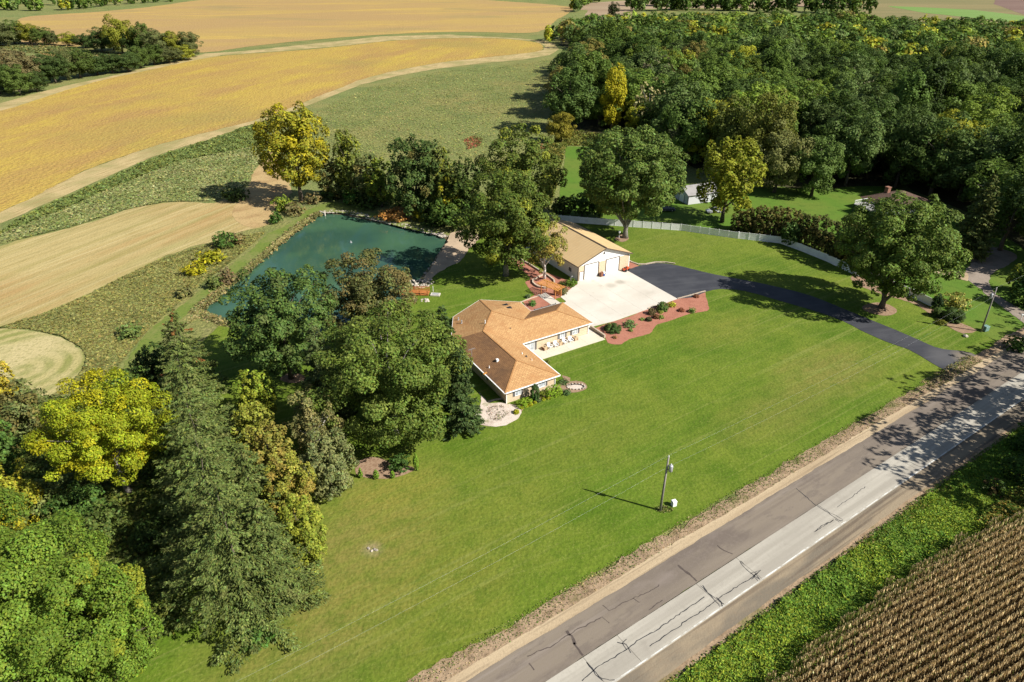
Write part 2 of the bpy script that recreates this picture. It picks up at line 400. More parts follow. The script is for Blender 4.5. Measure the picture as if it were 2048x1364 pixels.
def water_mat():
    m, nt, b = new_mat('pond_water')
    co = vec_coords(nt)
    rgb = nt.nodes.new('ShaderNodeRGB'); rgb.outputs[0].default_value = (0.03, 0.074, 0.05, 1)
    col = add_layer(nt, co, rgb.outputs[0], dict(scale=0.05, detail=3, lo=0.42, hi=0.65, color=(0.05, 0.112, 0.06)))
    col = add_layer(nt, co, col, dict(scale=0.12, stretch=(1, 0.25), detail=3, lo=0.5, hi=0.7, color=(0.03, 0.085, 0.088), amt=0.55))
    nt.links.new(col, b.inputs['Base Color'])
    b.inputs['Roughness'].default_value = 0.05
    b.inputs['IOR'].default_value = 1.33
    prev = None
    for s, st, d in ((0.35, 0.06, 0.3), (2.2, 0.08, 0.06)):
        n = nt.nodes.new('ShaderNodeTexNoise'); n.inputs['Scale'].default_value = s; n.inputs['Detail'].default_value = 3
        nt.links.new(co, n.inputs['Vector'])
        bu = nt.nodes.new('ShaderNodeBump'); bu.inputs['Strength'].default_value = st; bu.inputs['Distance'].default_value = d
        nt.links.new(n.outputs[0], bu.inputs['Height'])
        if prev: nt.links.new(prev, bu.inputs['Normal'])
        prev = bu.outputs[0]
    nt.links.new(prev, b.inputs['Normal'])
    return m
M['water'] = water_mat()

def brick_mat(name, c1, c2, mortar, w, h, bump=0.3, stain=None, local=True, rough=0.9, plane='roof'):
    m, nt, b = new_mat(name)
    b.inputs['Roughness'].default_value = rough
    b.inputs['Specular IOR Level'].default_value = 0.2
    uv = nt.nodes.new('ShaderNodeUVMap')
    br = nt.nodes.new('ShaderNodeTexBrick')
    br.inputs['Scale'].default_value = 1
    br.inputs['Brick Width'].default_value = w
    br.inputs['Row Height'].default_value = h
    br.inputs['Mortar Size'].default_value = h * 0.07
    br.inputs['Bias'].default_value = 0.0
    br.inputs['Color1'].default_value = (*c1, 1)
    br.inputs['Color2'].default_value = (*c2, 1)
    br.inputs['Mortar'].default_value = (*mortar, 1)
    nt.links.new(uv.outputs[0], br.inputs['Vector'])
    col = br.outputs['Color']
    co = vec_coords(nt, True)
    if stain:
        for L in stain:
            col = add_layer(nt, co, col, L)
    nt.links.new(col, b.inputs['Base Color'])
    bu = nt.nodes.new('ShaderNodeBump')
    bu.inputs['Strength'].default_value = bump
    bu.inputs['Distance'].default_value = 0.02
    inv = nt.nodes.new('ShaderNodeMath'); inv.operation = 'SUBTRACT'; inv.inputs[0].default_value = 1
    nt.links.new(br.outputs['Fac'], inv.inputs[1])
    nt.links.new(inv.outputs[0], bu.inputs['Height'])
    nt.links.new(bu.outputs[0], b.inputs['Normal'])
    return m

M['shingle'] = brick_mat('roof_shingles', (0.46, 0.282, 0.124), (0.375, 0.21, 0.09), (0.15, 0.08, 0.035), 0.6, 0.3, 0.6, [
    dict(scale=0.35, detail=4, lo=0.5, hi=0.68, color=(0.33, 0.165, 0.065), amt=0.6),
    dict(scale=2.2, detail=3, lo=0.5, hi=0.75, color=(0.34, 0.175, 0.075), amt=0.5)])
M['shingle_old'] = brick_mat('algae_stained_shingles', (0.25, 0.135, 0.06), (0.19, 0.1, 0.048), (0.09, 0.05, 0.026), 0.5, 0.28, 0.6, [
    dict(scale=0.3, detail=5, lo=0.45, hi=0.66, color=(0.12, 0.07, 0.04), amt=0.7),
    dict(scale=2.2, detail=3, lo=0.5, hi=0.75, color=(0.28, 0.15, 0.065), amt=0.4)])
M['brownroof'] = brick_mat('brown_shingles', (0.12, 0.075, 0.055), (0.09, 0.058, 0.044), (0.05, 0.03, 0.025), 0.5, 0.28, 0.5)
M['tanbrick'] = brick_mat('tan_stone_wall', (0.56, 0.44, 0.3), (0.5, 0.38, 0.25), (0.58, 0.49, 0.37), 0.4, 0.2, 0.4)
M['redbrick'] = brick_mat('brick_chimney', (0.25, 0.11, 0.07), (0.2, 0.09, 0.06), (0.3, 0.25, 0.2), 0.25, 0.09, 0.4)
M['white'] = gmat('white_paint', (0.78, 0.78, 0.76), [dict(scale=1.5, detail=3, lo=0.55, hi=0.75, color=(0.7, 0.69, 0.66), amt=0.5)], rough=0.5, spec=0.4)
M['vinyl'] = gmat('white_vinyl', (0.87, 0.87, 0.86), [dict(scale=0.8, detail=4, lo=0.5, hi=0.75, color=(0.62, 0.61, 0.58), amt=0.6)], rough=0.45, spec=0.4, objvar=0.03)
M['whitesteel'] = gmat('white_steel_siding', (0.72, 0.72, 0.7), [dict(kind='wave', scale=1.6, dist=0.0, detail=0, lo=0.9, hi=1.0, color=(0.55, 0.55, 0.54), amt=0.5)], rough=0.5, spec=0.4, local=True)
M['tanmetal'] = gmat('tan_metal_roof', (0.52, 0.378, 0.2), [
    dict(scale=0.3, detail=4, lo=0.5, hi=0.7, color=(0.48, 0.342, 0.175)),
    dict(kind='wave', scale=1.1, dist=0.0, detail=0, lo=0.93, hi=1.0, color=(0.4, 0.27, 0.125), amt=0.45)], rough=0.55, spec=0.3, local=True)
M['trim_brown'] = gmat('dark_brown_trim', (0.1, 0.075, 0.055), rough=0.6)
M['darkglass'] = gmat('dark_window_glass', (0.02, 0.025, 0.03), rough=0.08, spec=0.5)
M['blind'] = gmat('window_with_blind', (0.42, 0.45, 0.47), [dict(scale=0.9, detail=2, lo=0.45, hi=0.6, color=(0.2, 0.23, 0.26))], rough=0.1, spec=0.5, local=True)
M['shutter'] = gmat('grey_shutter', (0.13, 0.125, 0.12), [dict(kind='wave', scale=6, dist=0, detail=0, lo=0.5, hi=1, color=(0.09, 0.088, 0.085))], rough=0.6, local=True)
M['greymetal'] = gmat('galvanised_metal', (0.4, 0.41, 0.42), [dict(scale=2, detail=3, lo=0.5, hi=0.7, color=(0.33, 0.34, 0.35))], rough=0.45, spec=0.5, metallic=0.3)
M['darkmetal'] = gmat('dark_metal', (0.05, 0.05, 0.05), rough=0.5)
M['cedar'] = gmat('orange_stained_cedar', (0.5, 0.24, 0.06), [dict(scale=2, stretch=(0.2, 2), detail=4, lo=0.45, hi=0.7, color=(0.4, 0.18, 0.045))], rough=0.7, local=True, objvar=0.1)
M['bridgewood'] = gmat('reddish_bridge_timber', (0.46, 0.18, 0.055), [dict(scale=2, detail=4, lo=0.45, hi=0.7, color=(0.36, 0.13, 0.04))], rough=0.7, local=True, objvar=0.12)
M['polewood'] = gmat('weathered_pole', (0.26, 0.24, 0.21), [dict(scale=1.5, stretch=(4, 4), detail=4, lo=0.45, hi=0.7, color=(0.16, 0.145, 0.125))], rough=0.9, local=True)
M['bark'] = gmat('tree_bark', (0.13, 0.105, 0.08), [dict(scale=2.5, stretch=(1, 1), detail=4, lo=0.45, hi=0.65, color=(0.07, 0.056, 0.043))], [(6, 0.8, 0.06, 4)], rough=0.95, local=True)
M['greybark'] = gmat('grey_bark', (0.24, 0.22, 0.19), [dict(scale=2.5, detail=4, lo=0.45, hi=0.65, color=(0.13, 0.115, 0.1))], [(6, 0.8, 0.06, 4)], rough=0.95, local=True)
M['birchbark'] = gmat('white_birch_bark', (0.62, 0.58, 0.52), [dict(scale=3, stretch=(0.5, 0.5), detail=4, lo=0.56, hi=0.66, color=(0.14, 0.12, 0.1))], rough=0.9, local=True)
M['stone'] = gmat('pale_fieldstone', (0.42, 0.375, 0.31), [dict(scale=1.2, detail=3, lo=0.45, hi=0.65, color=(0.3, 0.26, 0.215))], [(4, 0.5, 0.05, 4)], objvar=0.3)
M['block'] = gmat('tan_wall_block', (0.46, 0.38, 0.29), [dict(scale=2, detail=3, lo=0.45, hi=0.65, color=(0.36, 0.29, 0.22))], [(5, 0.5, 0.04, 4)], objvar=0.15)
M['wicker'] = gmat('tan_table_tile', (0.48, 0.36, 0.22), [dict(scale=3, detail=3, lo=0.45, hi=0.65, color=(0.38, 0.27, 0.16))], local=True)
M['redwood'] = gmat('red_brown_wood', (0.2, 0.085, 0.05), rough=0.7)
M['blue'] = gmat('blue_plastic', (0.03, 0.09, 0.3), rough=0.4, spec=0.5)
M['orange'] = gmat('orange_red_paint', (0.6, 0.1, 0.035), rough=0.35, spec=0.5)
M['red'] = gmat('red_paint', (0.6, 0.04, 0.025), rough=0.35, spec=0.5)
M['rubber'] = gmat('black_rubber', (0.02, 0.02, 0.02), rough=0.8)
M['navy'] = gmat('dark_blue_car_paint', (0.018, 0.025, 0.06), rough=0.2, spec=0.6)
M['silver'] = gmat('silver_car_paint', (0.5, 0.52, 0.55), rough=0.25, spec=0.6, metallic=0.3)
M['teal'] = gmat('grey_green_cabinet', (0.15, 0.25, 0.22), rough=0.5)
M['greyroof'] = gmat('pale_grey_metal_roof', (0.27, 0.26, 0.25), [dict(scale=0.8, detail=3, lo=0.5, hi=0.7, color=(0.22, 0.21, 0.2))], rough=0.6, local=True)
M['shedwall'] = gmat('shade_dimmed_white_siding', (0.5, 0.51, 0.52), [dict(kind='wave', scale=1.2, dist=0, detail=0, lo=.9, hi=1, color=(.4, .41, .42), amt=.5)], rough=.6, local=True)  # white siding, its colour lowered to stand in for the maple's shade
M['deckgrey'] = gmat('shade_greyed_deck_boards', (0.26, 0.25, 0.24), [dict(kind='wave', scale=2, dist=0, detail=0, lo=.85, hi=1, color=(.15, .145, .14))], rough=.8, local=True)  # board colour lowered to carry the shade of the wood behind
M['greenpatch'] = gmat('dark_green_paint', (0.03, 0.06, 0.03), rough=0.6)

# ------------------------------------------------------------------ mesh helpers
class MB:
    def __init__(self):
        self.v, self.f, self.uv = [], [], []
    def quad(self, *pts, uv=None):
        n = len(self.v)
        self.v += [tuple(p) for p in pts]
        self.f.append(tuple(range(n, n + len(pts))))
        self.uv.append(uv)
    def box(self, x0, x1, y0, y1, z0, z1):
        p = [(x0, y0, z0), (x1, y0, z0), (x1, y1, z0), (x0, y1, z0), (x0, y0, z1), (x1, y0, z1), (x1, y1, z1), (x0, y1, z1)]
        n = len(self.v)
        self.v += p
        for q in ((0, 3, 2, 1), (4, 5, 6, 7), (0, 1, 5, 4), (1, 2, 6, 5), (2, 3, 7, 6), (3, 0, 4, 7)):
            self.f.append(tuple(n + i for i in q)); self.uv.append(None)
        return self
    def obox(self, c, ax, ay, hx, hy, z0, z1):
        """box at c with horizontal unit axes ax, ay"""
        n = len(self.v)
        for z in (z0, z1):
            for sx, sy in ((-1, -1), (1, -1), (1, 1), (-1, 1)):
                self.v.append((c[0] + ax[0] * hx * sx + ay[0] * hy * sy, c[1] + ax[1] * hx * sx + ay[1] * hy * sy, z))
        for q in ((0, 3, 2, 1), (4, 5, 6, 7), (0, 1, 5, 4), (1, 2, 6, 5), (2, 3, 7, 6), (3, 0, 4, 7)):
            self.f.append(tuple(n + i for i in q)); self.uv.append(None)
        return self
    def bar(self, a, b, w, h):
        """square bar from a to b"""
        a, b = Vector(a), Vector(b)
        d = (b - a).normalized()
        up = Vector((0, 0, 1)) if abs(d.z) < 0.95 else Vector((1, 0, 0))
        s = d.cross(up).normalized(); u = s.cross(d)
        n = len(self.v)
        for p in (a, b):
            for i, j in ((-1, -1), (1, -1), (1, 1), (-1, 1)):
                self.v.append(tuple(p + s * (w / 2 * i) + u * (h / 2 * j)))
        for q in ((0, 3, 2, 1), (4, 5, 6, 7), (0, 1, 5, 4), (1, 2, 6, 5), (2, 3, 7, 6), (3, 0, 4, 7)):
            self.f.append(tuple(n + i for i in q)); self.uv.append(None)
        return self
    def tube(self, pts, rad, n=7, cap=True):
        pts = [Vector(p) for p in pts]
        base = len(self.v)
        for i, p in enumerate(pts):
            d = (pts[min(i + 1, len(pts) - 1)] - pts[max(i - 1, 0)]).normalized()
            up = Vector((0, 0, 1)) if abs(d.z) < 0.9 else Vector((1, 0, 0))
            s = d.cross(up).normalized(); u = s.cross(d)
            for k in range(n):
                a = 2 * math.pi * k / n
                self.v.append(tuple(p + (s * math.cos(a) + u * math.sin(a)) * rad[i]))
        for i in range(len(pts) - 1):
            for k in range(n):
                a = base + i * n + k; b = base + i * n + (k + 1) % n
                self.f.append((a, b, b + n, a + n)); self.uv.append(None)
        if cap:
            self.f.append(tuple(base + (len(pts) - 1) * n + k for k in range(n))); self.uv.append(None)
            self.f.append(tuple(base + n - 1 - k for k in range(n))); self.uv.append(None)
        return self
    def prism(self, poly, z0, z1):
        n = len(self.v); k = len(poly)
        self.v += [(p[0], p[1], z0) for p in poly] + [(p[0], p[1], z1) for p in poly]
        self.f.append(tuple(n + k + i for i in range(k))); self.uv.append(None)
        self.f.append(tuple(n + k - 1 - i for i in range(k))); self.uv.append(None)
        for i in range(k):
            j = (i + 1) % k
            self.f.append((n + i, n + j, n + k + j, n + k + i)); self.uv.append(None)
        return self
    def extrude_y(self, prof, y0, y1, inset=0.0):
        """profile in x,z swept along y"""
        n = len(self.v); k = len(prof)
        self.v += [(p[0], y0 + (inset if len(p) > 2 and p[2] else 0), p[1]) for p in prof] + [(p[0], y1 - (inset if len(p) > 2 and p[2] else 0), p[1]) for p in prof]
        self.f.append(tuple(n + i for i in range(k))); self.uv.append(None)
        self.f.append(tuple(n + 2 * k - 1 - i for i in range(k))); self.uv.append(None)
        for i in range(k):
            j = (i + 1) % k
            self.f.append((n + j, n + i, n + k + i, n + k + j)); self.uv.append(None)
        return self
    def mesh(self, name, mat, smooth=False, bevel=0.0):
        me = bpy.data.meshes.new(name)
        me.from_pydata(self.v, [], self.f)
        if any(u for u in self.uv):
            ul = me.uv_layers.new(name='UVMap')
            i = 0
            for f, u in zip(self.f, self.uv):
                for k in range(len(f)):
                    ul.data[i].uv = u[k] if u else (0, 0)
                    i += 1
        if bevel:
            bm = bmesh.new(); bm.from_mesh(me)
            bmesh.ops.bevel(bm, geom=bm.edges[:], offset=bevel, segments=1, affect='EDGES')
            bm.to_mesh(me); bm.free()
        me.materials.append(mat)
        if smooth:
            me.polygons.foreach_set('use_smooth', [True] * len(me.polygons))
        me.update()
        return me
    def build(self, name, mat, parent=None, smooth=False, bevel=0.0, loc=None, rz=0.0):
        o = bpy.data.objects.new(name, self.mesh(name, mat, smooth, bevel))
        C.objects.link(o)
        if parent: o.parent = parent
        if loc: o.location = loc
        if rz: o.rotation_euler = (0, 0, rz)
        return o

def catmull(P, n=6, closed=True):
    P = [np.array(p, float) for p in P]
    out = []
    N = len(P)
    rng_ = range(N if closed else N - 1)
    for i in rng_:
        if closed:
            a, b, c, d = P[(i - 1) % N], P[i], P[(i + 1) % N], P[(i + 2) % N]
        else:
            a, b, c, d = P[max(i - 1, 0)], P[i], P[i + 1], P[min(i + 2, N - 1)]
        for k in range(n):
            t = k / n
            out.append(0.5 * ((2 * b) + (-a + c) * t + (2 * a - 5 * b + 4 * c - d) * t * t + (-a + 3 * b - 3 * c + d) * t ** 3))
    if not closed: out.append(P[-1])
    return out

def refine(P, step, jit, rng):
    """subdivide a closed world outline and make its edge uneven"""
    out = []
    N = len(P)
    for i in range(N):
        a, b = np.array(P[i]), np.array(P[(i + 1) % N])
        L = np.linalg.norm(b - a)
        k = max(1, int(L / step))
        for j in range(k):
            out.append(a + (b - a) * j / k)
    out = np.array(out)
    if jit > 0:
        n = len(out)
        r = rng.normal(size=(n, 2)) * jit
        s = np.cumsum(rng.normal(size=(n, 2)), axis=0)
        k = 9
        ker = np.ones(k) / k
        low = np.stack([np.convolve(np.r_[rng.normal(size=n + k - 1)], ker, 'valid') for _ in range(2)], 1) * jit * 3
        out = out + r * 0.6 + low
    return out

def fill(name, outline, z, mat, holes=()):
    polys = [[Vector((p[0], p[1], 0)) for p in outline]] + [[Vector((p[0], p[1], 0)) for p in h] for h in holes]
    tris = tessellate_polygon(polys)
    verts = [(p.x, p.y, z) for pl in polys for p in pl]
    me = bpy.data.meshes.new(name)
    fs = []
    for t in tris:
        a, b, c = (verts[i] for i in t)
        cr = (b[0] - a[0]) * (c[1] - a[1]) - (b[1] - a[1]) * (c[0] - a[0])
        if abs(cr) < 1e-9: continue
        fs.append(t if cr > 0 else (t[0], t[2], t[1]))
    me.from_pydata(verts, [], fs)
    me.materials.append(mat)
    o = bpy.data.objects.new(name, me)
    C.objects.link(o)
    return o

SEED = [1]
def sheet(name, pts, z, mat, smooth=4, step=1.2, jit=0.12, frame='px', kind='structure', holes=()):
    SEED[0] += 1
    rng = np.random.default_rng(SEED[0])
    if frame == 'px': W = [G(*p) for p in pts]
    elif frame == 'house': W = [HW(*p) for p in pts]
    elif frame == 'road': W = [RW(*p) for p in pts]
    else: W = pts
    if smooth > 1: W = catmull(W, smooth)
    W = refine(W, step, jit, rng)
    o = fill(name, W, z, mat, holes)
    if kind: o['kind'] = kind
    return o

def pip(P, poly):
    poly = np.asarray(poly); x, y = P[:, 0], P[:, 1]
    inside = np.zeros(len(P), bool)
    n = len(poly); j = n - 1
    for i in range(n):
        xi, yi = poly[i]; xj, yj = poly[j]
        c = ((yi > y) != (yj > y)) & (x < (xj - xi) * (y - yi) / (yj - yi + 1e-12) + xi)
        inside ^= c
        j = i
    return inside

def sample_poly(poly, n, rng):
    poly = np.asarray(poly)
    lo, hi = poly.min(0), poly.max(0)
    out = []
    tot = 0
    while tot < n:
        P = lo + rng.random((n * 2, 2)) * (hi - lo)
        P = P[pip(P, poly)]
        out.append(P); tot += len(P)
        if len(P) == 0: break
    return np.concatenate(out)[:n]

def norm(a):
    return a / (np.linalg.norm(a, axis=-1, keepdims=True) + 1e-9)

def quads_mesh(name, V, tint, mat):
    n = len(V)
    me = bpy.data.meshes.new(name)
    me.vertices.add(4 * n)
    me.vertices.foreach_set('co', np.ascontiguousarray(V, np.float32).ravel())
    me.loops.add(4 * n)
    me.loops.foreach_set('vertex_index', np.arange(4 * n, dtype=np.int32))
    me.polygons.add(n)
    me.polygons.foreach_set('loop_start', np.arange(0, 4 * n, 4, dtype=np.int32))
    me.update(calc_edges=True)
    at = me.attributes.new('tint', 'FLOAT_COLOR', 'POINT')
    c = np.ones((n, 4, 4), np.float32)
    c[:, :, :3] = np.clip(tint, 0.002, 0.9)[:, None, :]
    at.data.foreach_set('color', c.ravel())
    me.materials.append(mat)
    return me

def leaf_quads(P, N, S, rng, aspect=0.65, T=None):
    N = norm(N)
    if T is None: T = rng.normal(size=P.shape)
    t = norm(np.cross(N, T))
    b = np.cross(N, t)
    S = S[:, None]
    return np.stack([P + t * S, P + b * S * aspect, P - t * S, P - b * S * aspect], 1)

def tints(rng, n, base, var=0.22, cl=None, clvar=0.12, alt=None, altp=0.0):
    base = np.array(base)
    v = np.exp(rng.normal(size=(n, 1)) * var)
    hue = 1 + rng.normal(size=(n, 3)) * np.array([0.10, 0.04, 0.12])
    col = base * v * hue
    if cl is not None:
        m = cl.max() + 1
        cv = np.exp(rng.normal(size=(m, 1)) * clvar)
        col = col * cv[cl]
        if alt is not None:
            pick = rng.random(m) < altp
            w = np.where(pick[cl], rng.random(n) * 0.6 + 0.35, rng.random(n) * altp * 0.5)[:, None]
            col = col * (1 - w) + np.array(alt) * v * w
    return col

def broadleaf(rng, h, w, cb=0.15, ncl=70, cr=0.2, leaf=0.4, dens=1.0, base=(1, 1, 1), alt=None, altp=0.0, power=2.2, bulge=0.0, lump=0.16, sparse=0.0, nrand=0.42):
    """crown of leaf cards gathered in clumps; returns quads, tints, clump centres"""
    a, c = w / 2, (1 - cb) * h / 2
    zc = (1 + cb) * h / 2
    k = np.arange(ncl) + 0.5
    phi = np.arccos(1 - 2 * k / ncl)
    th = math.pi * (1 + 5 ** 0.5) * k + rng.random() * 6.28
    d = np.stack([np.cos(th) * np.sin(phi), np.sin(th) * np.sin(phi), np.cos(phi)], 1)
    d = norm(d + rng.normal(size=d.shape) * 0.16)
    # superellipsoid radius
    rad = (np.abs(d[:, 0]) ** power + np.abs(d[:, 1]) ** power + np.abs(d[:, 2]) ** power) ** (-1 / power)
    rad *= 1 + np.clip(rng.normal(size=ncl), -1.6, 1.0) * lump
    crad = cr * (0.55 + 0.65 * rng.random(ncl))
    rr = rad - crad * 0.75
    cent = d * rr[:, None]
    cent[:, :2] *= (1 + bulge * (-cent[:, 2:3]))
    # inner clumps
    ni = ncl // 3
    di = norm(rng.normal(size=(ni, 3))) * (rng.random((ni, 1)) ** 0.5 * 0.6)
    cent = np.concatenate([cent, di]); crad = np.r_[crad, np.full(ni, cr)]
    if sparse:
        keep = rng.random(len(cent)) > sparse
        cent, crad = cent[keep], crad[keep]
    S3 = np.array([a, a, c])
    area = 4 * math.pi * (crad * (a * a * c) ** (1 / 3)) ** 2
    cnt = np.maximum(6, (area / (leaf * leaf) * 0.62 * dens)).astype(int)
    cl = np.repeat(np.arange(len(cent)), cnt)
    n = len(cl)
    out = norm(cent)[cl]
    dd = norm(rng.normal(size=(n, 3)) + out * 0.55 + np.array([0, 0, 0.25]))
    r = crad[cl] * (0.62 + 0.5 * rng.random(n) ** 0.7)
    P = cent[cl] + dd * r[:, None] * np.array([1, 1, 0.85])
    P = P * S3 + np.array([0, 0, zc])
    N = dd * 0.75 + out * 0.25 + rng.normal(size=(n, 3)) * nrand + np.array([0, 0, 0.42])
    S = leaf * (0.55 + 0.7 * rng.random(n)) * 0.75
    P[:, 2] = np.maximum(P[:, 2], 0.15)
    V = leaf_quads(P, N, S, rng)
    T = tints(rng, n, base, 0.2, cl, 0.13, alt, altp)
    return V, T, cent * S3 + np.array([0, 0, zc])

def conifer(rng, h, w, leaf=0.5, base=(0.04, 0.06, 0.02), cb=0.03, dens=1.0, droop=0.35, alt=None, altp=0, power=0.85):
    Vs, Ts = [], []
    z = cb * h
    P, N, T_, S, cl = [], [], [], [], []
    bi = 0
    while z < h * 0.985:
        f = 1 - (z - cb * h) / (h * (1 - cb))
        L0 = w / 2 * f ** power
        nb = max(4, int(5 + 9 * f))
        for k in range(nb):
            az = rng.random() * 6.283
            L = L0 * (0.72 + 0.4 * rng.random()) + 0.15
            m = max(3, int(L / leaf * 6.0 * dens))
            t = 0.06 + 0.94 * np.sqrt(rng.random(m))
            side = rng.normal(size=m) * 0.16 * L * (1.15 - t)
            rise = 0.22 * f - droop * t ** 1.5 * (0.6 + 0.5 * rng.random()) + 0.18 * t ** 4
            zz = z + rise * L + rng.normal(size=m) * 0.06
            d = np.array([math.cos(az), math.sin(az)])
            q = np.array([-d[1], d[0]])
            xy = d * (t * L)[:, None] + q * side[:, None]
            P.append(np.c_[xy, np.maximum(zz, 0.1)])
            dirn = np.c_[np.tile(d, (m, 1)) + q * (np.sign(side) * 0.7)[:, None], np.full(m, -0.35)]
            T_.append(dirn + rng.normal(size=(m, 3)) * 0.25)
            N.append(np.c_[np.tile(d * 0.35, (m, 1)), np.full(m, 1.0)] + rng.normal(size=(m, 3)) * 0.45)
            S.append(leaf * (0.5 + 0.55 * rng.random(m)))
            cl.append(np.full(m, bi)); bi += 1
        z += 0.32 + 0.30 * (w / 9) * (0.4 + f) * 0.9
    P, N, T_, S, cl = map(np.concatenate, (P, N, T_, S, cl))
    # long axis along the twig
    N = norm(N); t = norm(T_ - (T_ * N).sum(1, keepdims=True) * N); b = np.cross(N, t)
    s = S[:, None]
    V = np.stack([P + t * s, P + b * s * 0.36, P - t * s * 0.8, P - b * s * 0.36], 1)
    return V, tints(rng, len(P), base, 0.2, cl, 0.18, alt, altp), None

def trunk_mesh(rng, h, w, cb, cent, mat, r0=None, limbs=9, top=0.75, split=0, lean=(0, 0)):
    mb = MB()
    r0 = r0 or (0.012 * h + 0.012 * w + 0.05) * (0.45 if top > .9 else 1)
    zt = h * top
    pts, rad = [], []
    n = 7
    for i in range(n):
        t = i / (n - 1)
        pts.append((lean[0] * t + rng.normal() * 0.012 * h * t * (1 - t) * 3, lean[1] * t + rng.normal() * 0.012 * h * t * (1 - t) * 3, zt * t - 0.15 * (i == 0)))
        rad.append(r0 * (1.35 if i == 0 else 1) * (1 - (0.97 if top > .9 else 0.78) * t))
    mb.tube(pts, rad, 8)
    if cent is not None and limbs:
        hi = cent[cent[:, 2] > cb * h * 0.9]
        idx = rng.choice(len(hi), min(limbs, len(hi)), replace=False)
        for i in idx:
            e = hi[i]
            t = min(0.9, max(0.12 if split else 0.25, (e[2] / zt) * (0.25 if split else 0.5)))
            k = t * (n - 1); i0 = int(k); fr = k - i0
            a = np.array(pts[i0]) * (1 - fr) + np.array(pts[min(i0 + 1, n - 1)]) * fr
            mid = a * 0.45 + e * 0.55 + np.array([0, 0, 0.06 * h])
            if split: mid = a * 0.5 + e * 0.5 + np.array([0, 0, 0.10 * h])
            rr = r0 * (1 - 0.78 * t) * (0.7 if split else 0.55)
            mb.tube([a, (a + mid) / 2, mid, e], [rr, rr * 0.8, rr * 0.55, rr * 0.2], 6, cap=False)
    return mb.mesh('trunk', mat, smooth=True)

def height_from_px(by, y, ty, w, cb):
    """height of a plant whose base is at ground distance y and whose outline tops out at row ty"""
    lo, hi = 0.2, 60.0
    for _ in range(40):
        h = (lo + hi) / 2
        c = (1 - cb) * h / 2; zc = (1 + cb) * h / 2; a = w / 2
        dep = math.atan2(CAM_H - zc, y)
        D = depth_at(y, zc)
        yc = pix(0, y, zc)[1]
        top = yc - FPX / D * math.sqrt((a * math.sin(dep)) ** 2 + (c * math.cos(dep)) ** 2)
        if top < ty: hi = h
        else: lo = h
    return (lo + hi) / 2

def dims(bx, by, ty, wpx, cb):
    x, y = G(bx, by)
    w = wpx * depth_at(y, 6.0) / FPX
    h = height_from_px(by, y, ty, w, cb)
    w = wpx * depth_at(y, h * 0.55) / FPX
    h = height_from_px(by, y, ty, w, cb)
    return x, y, h, w

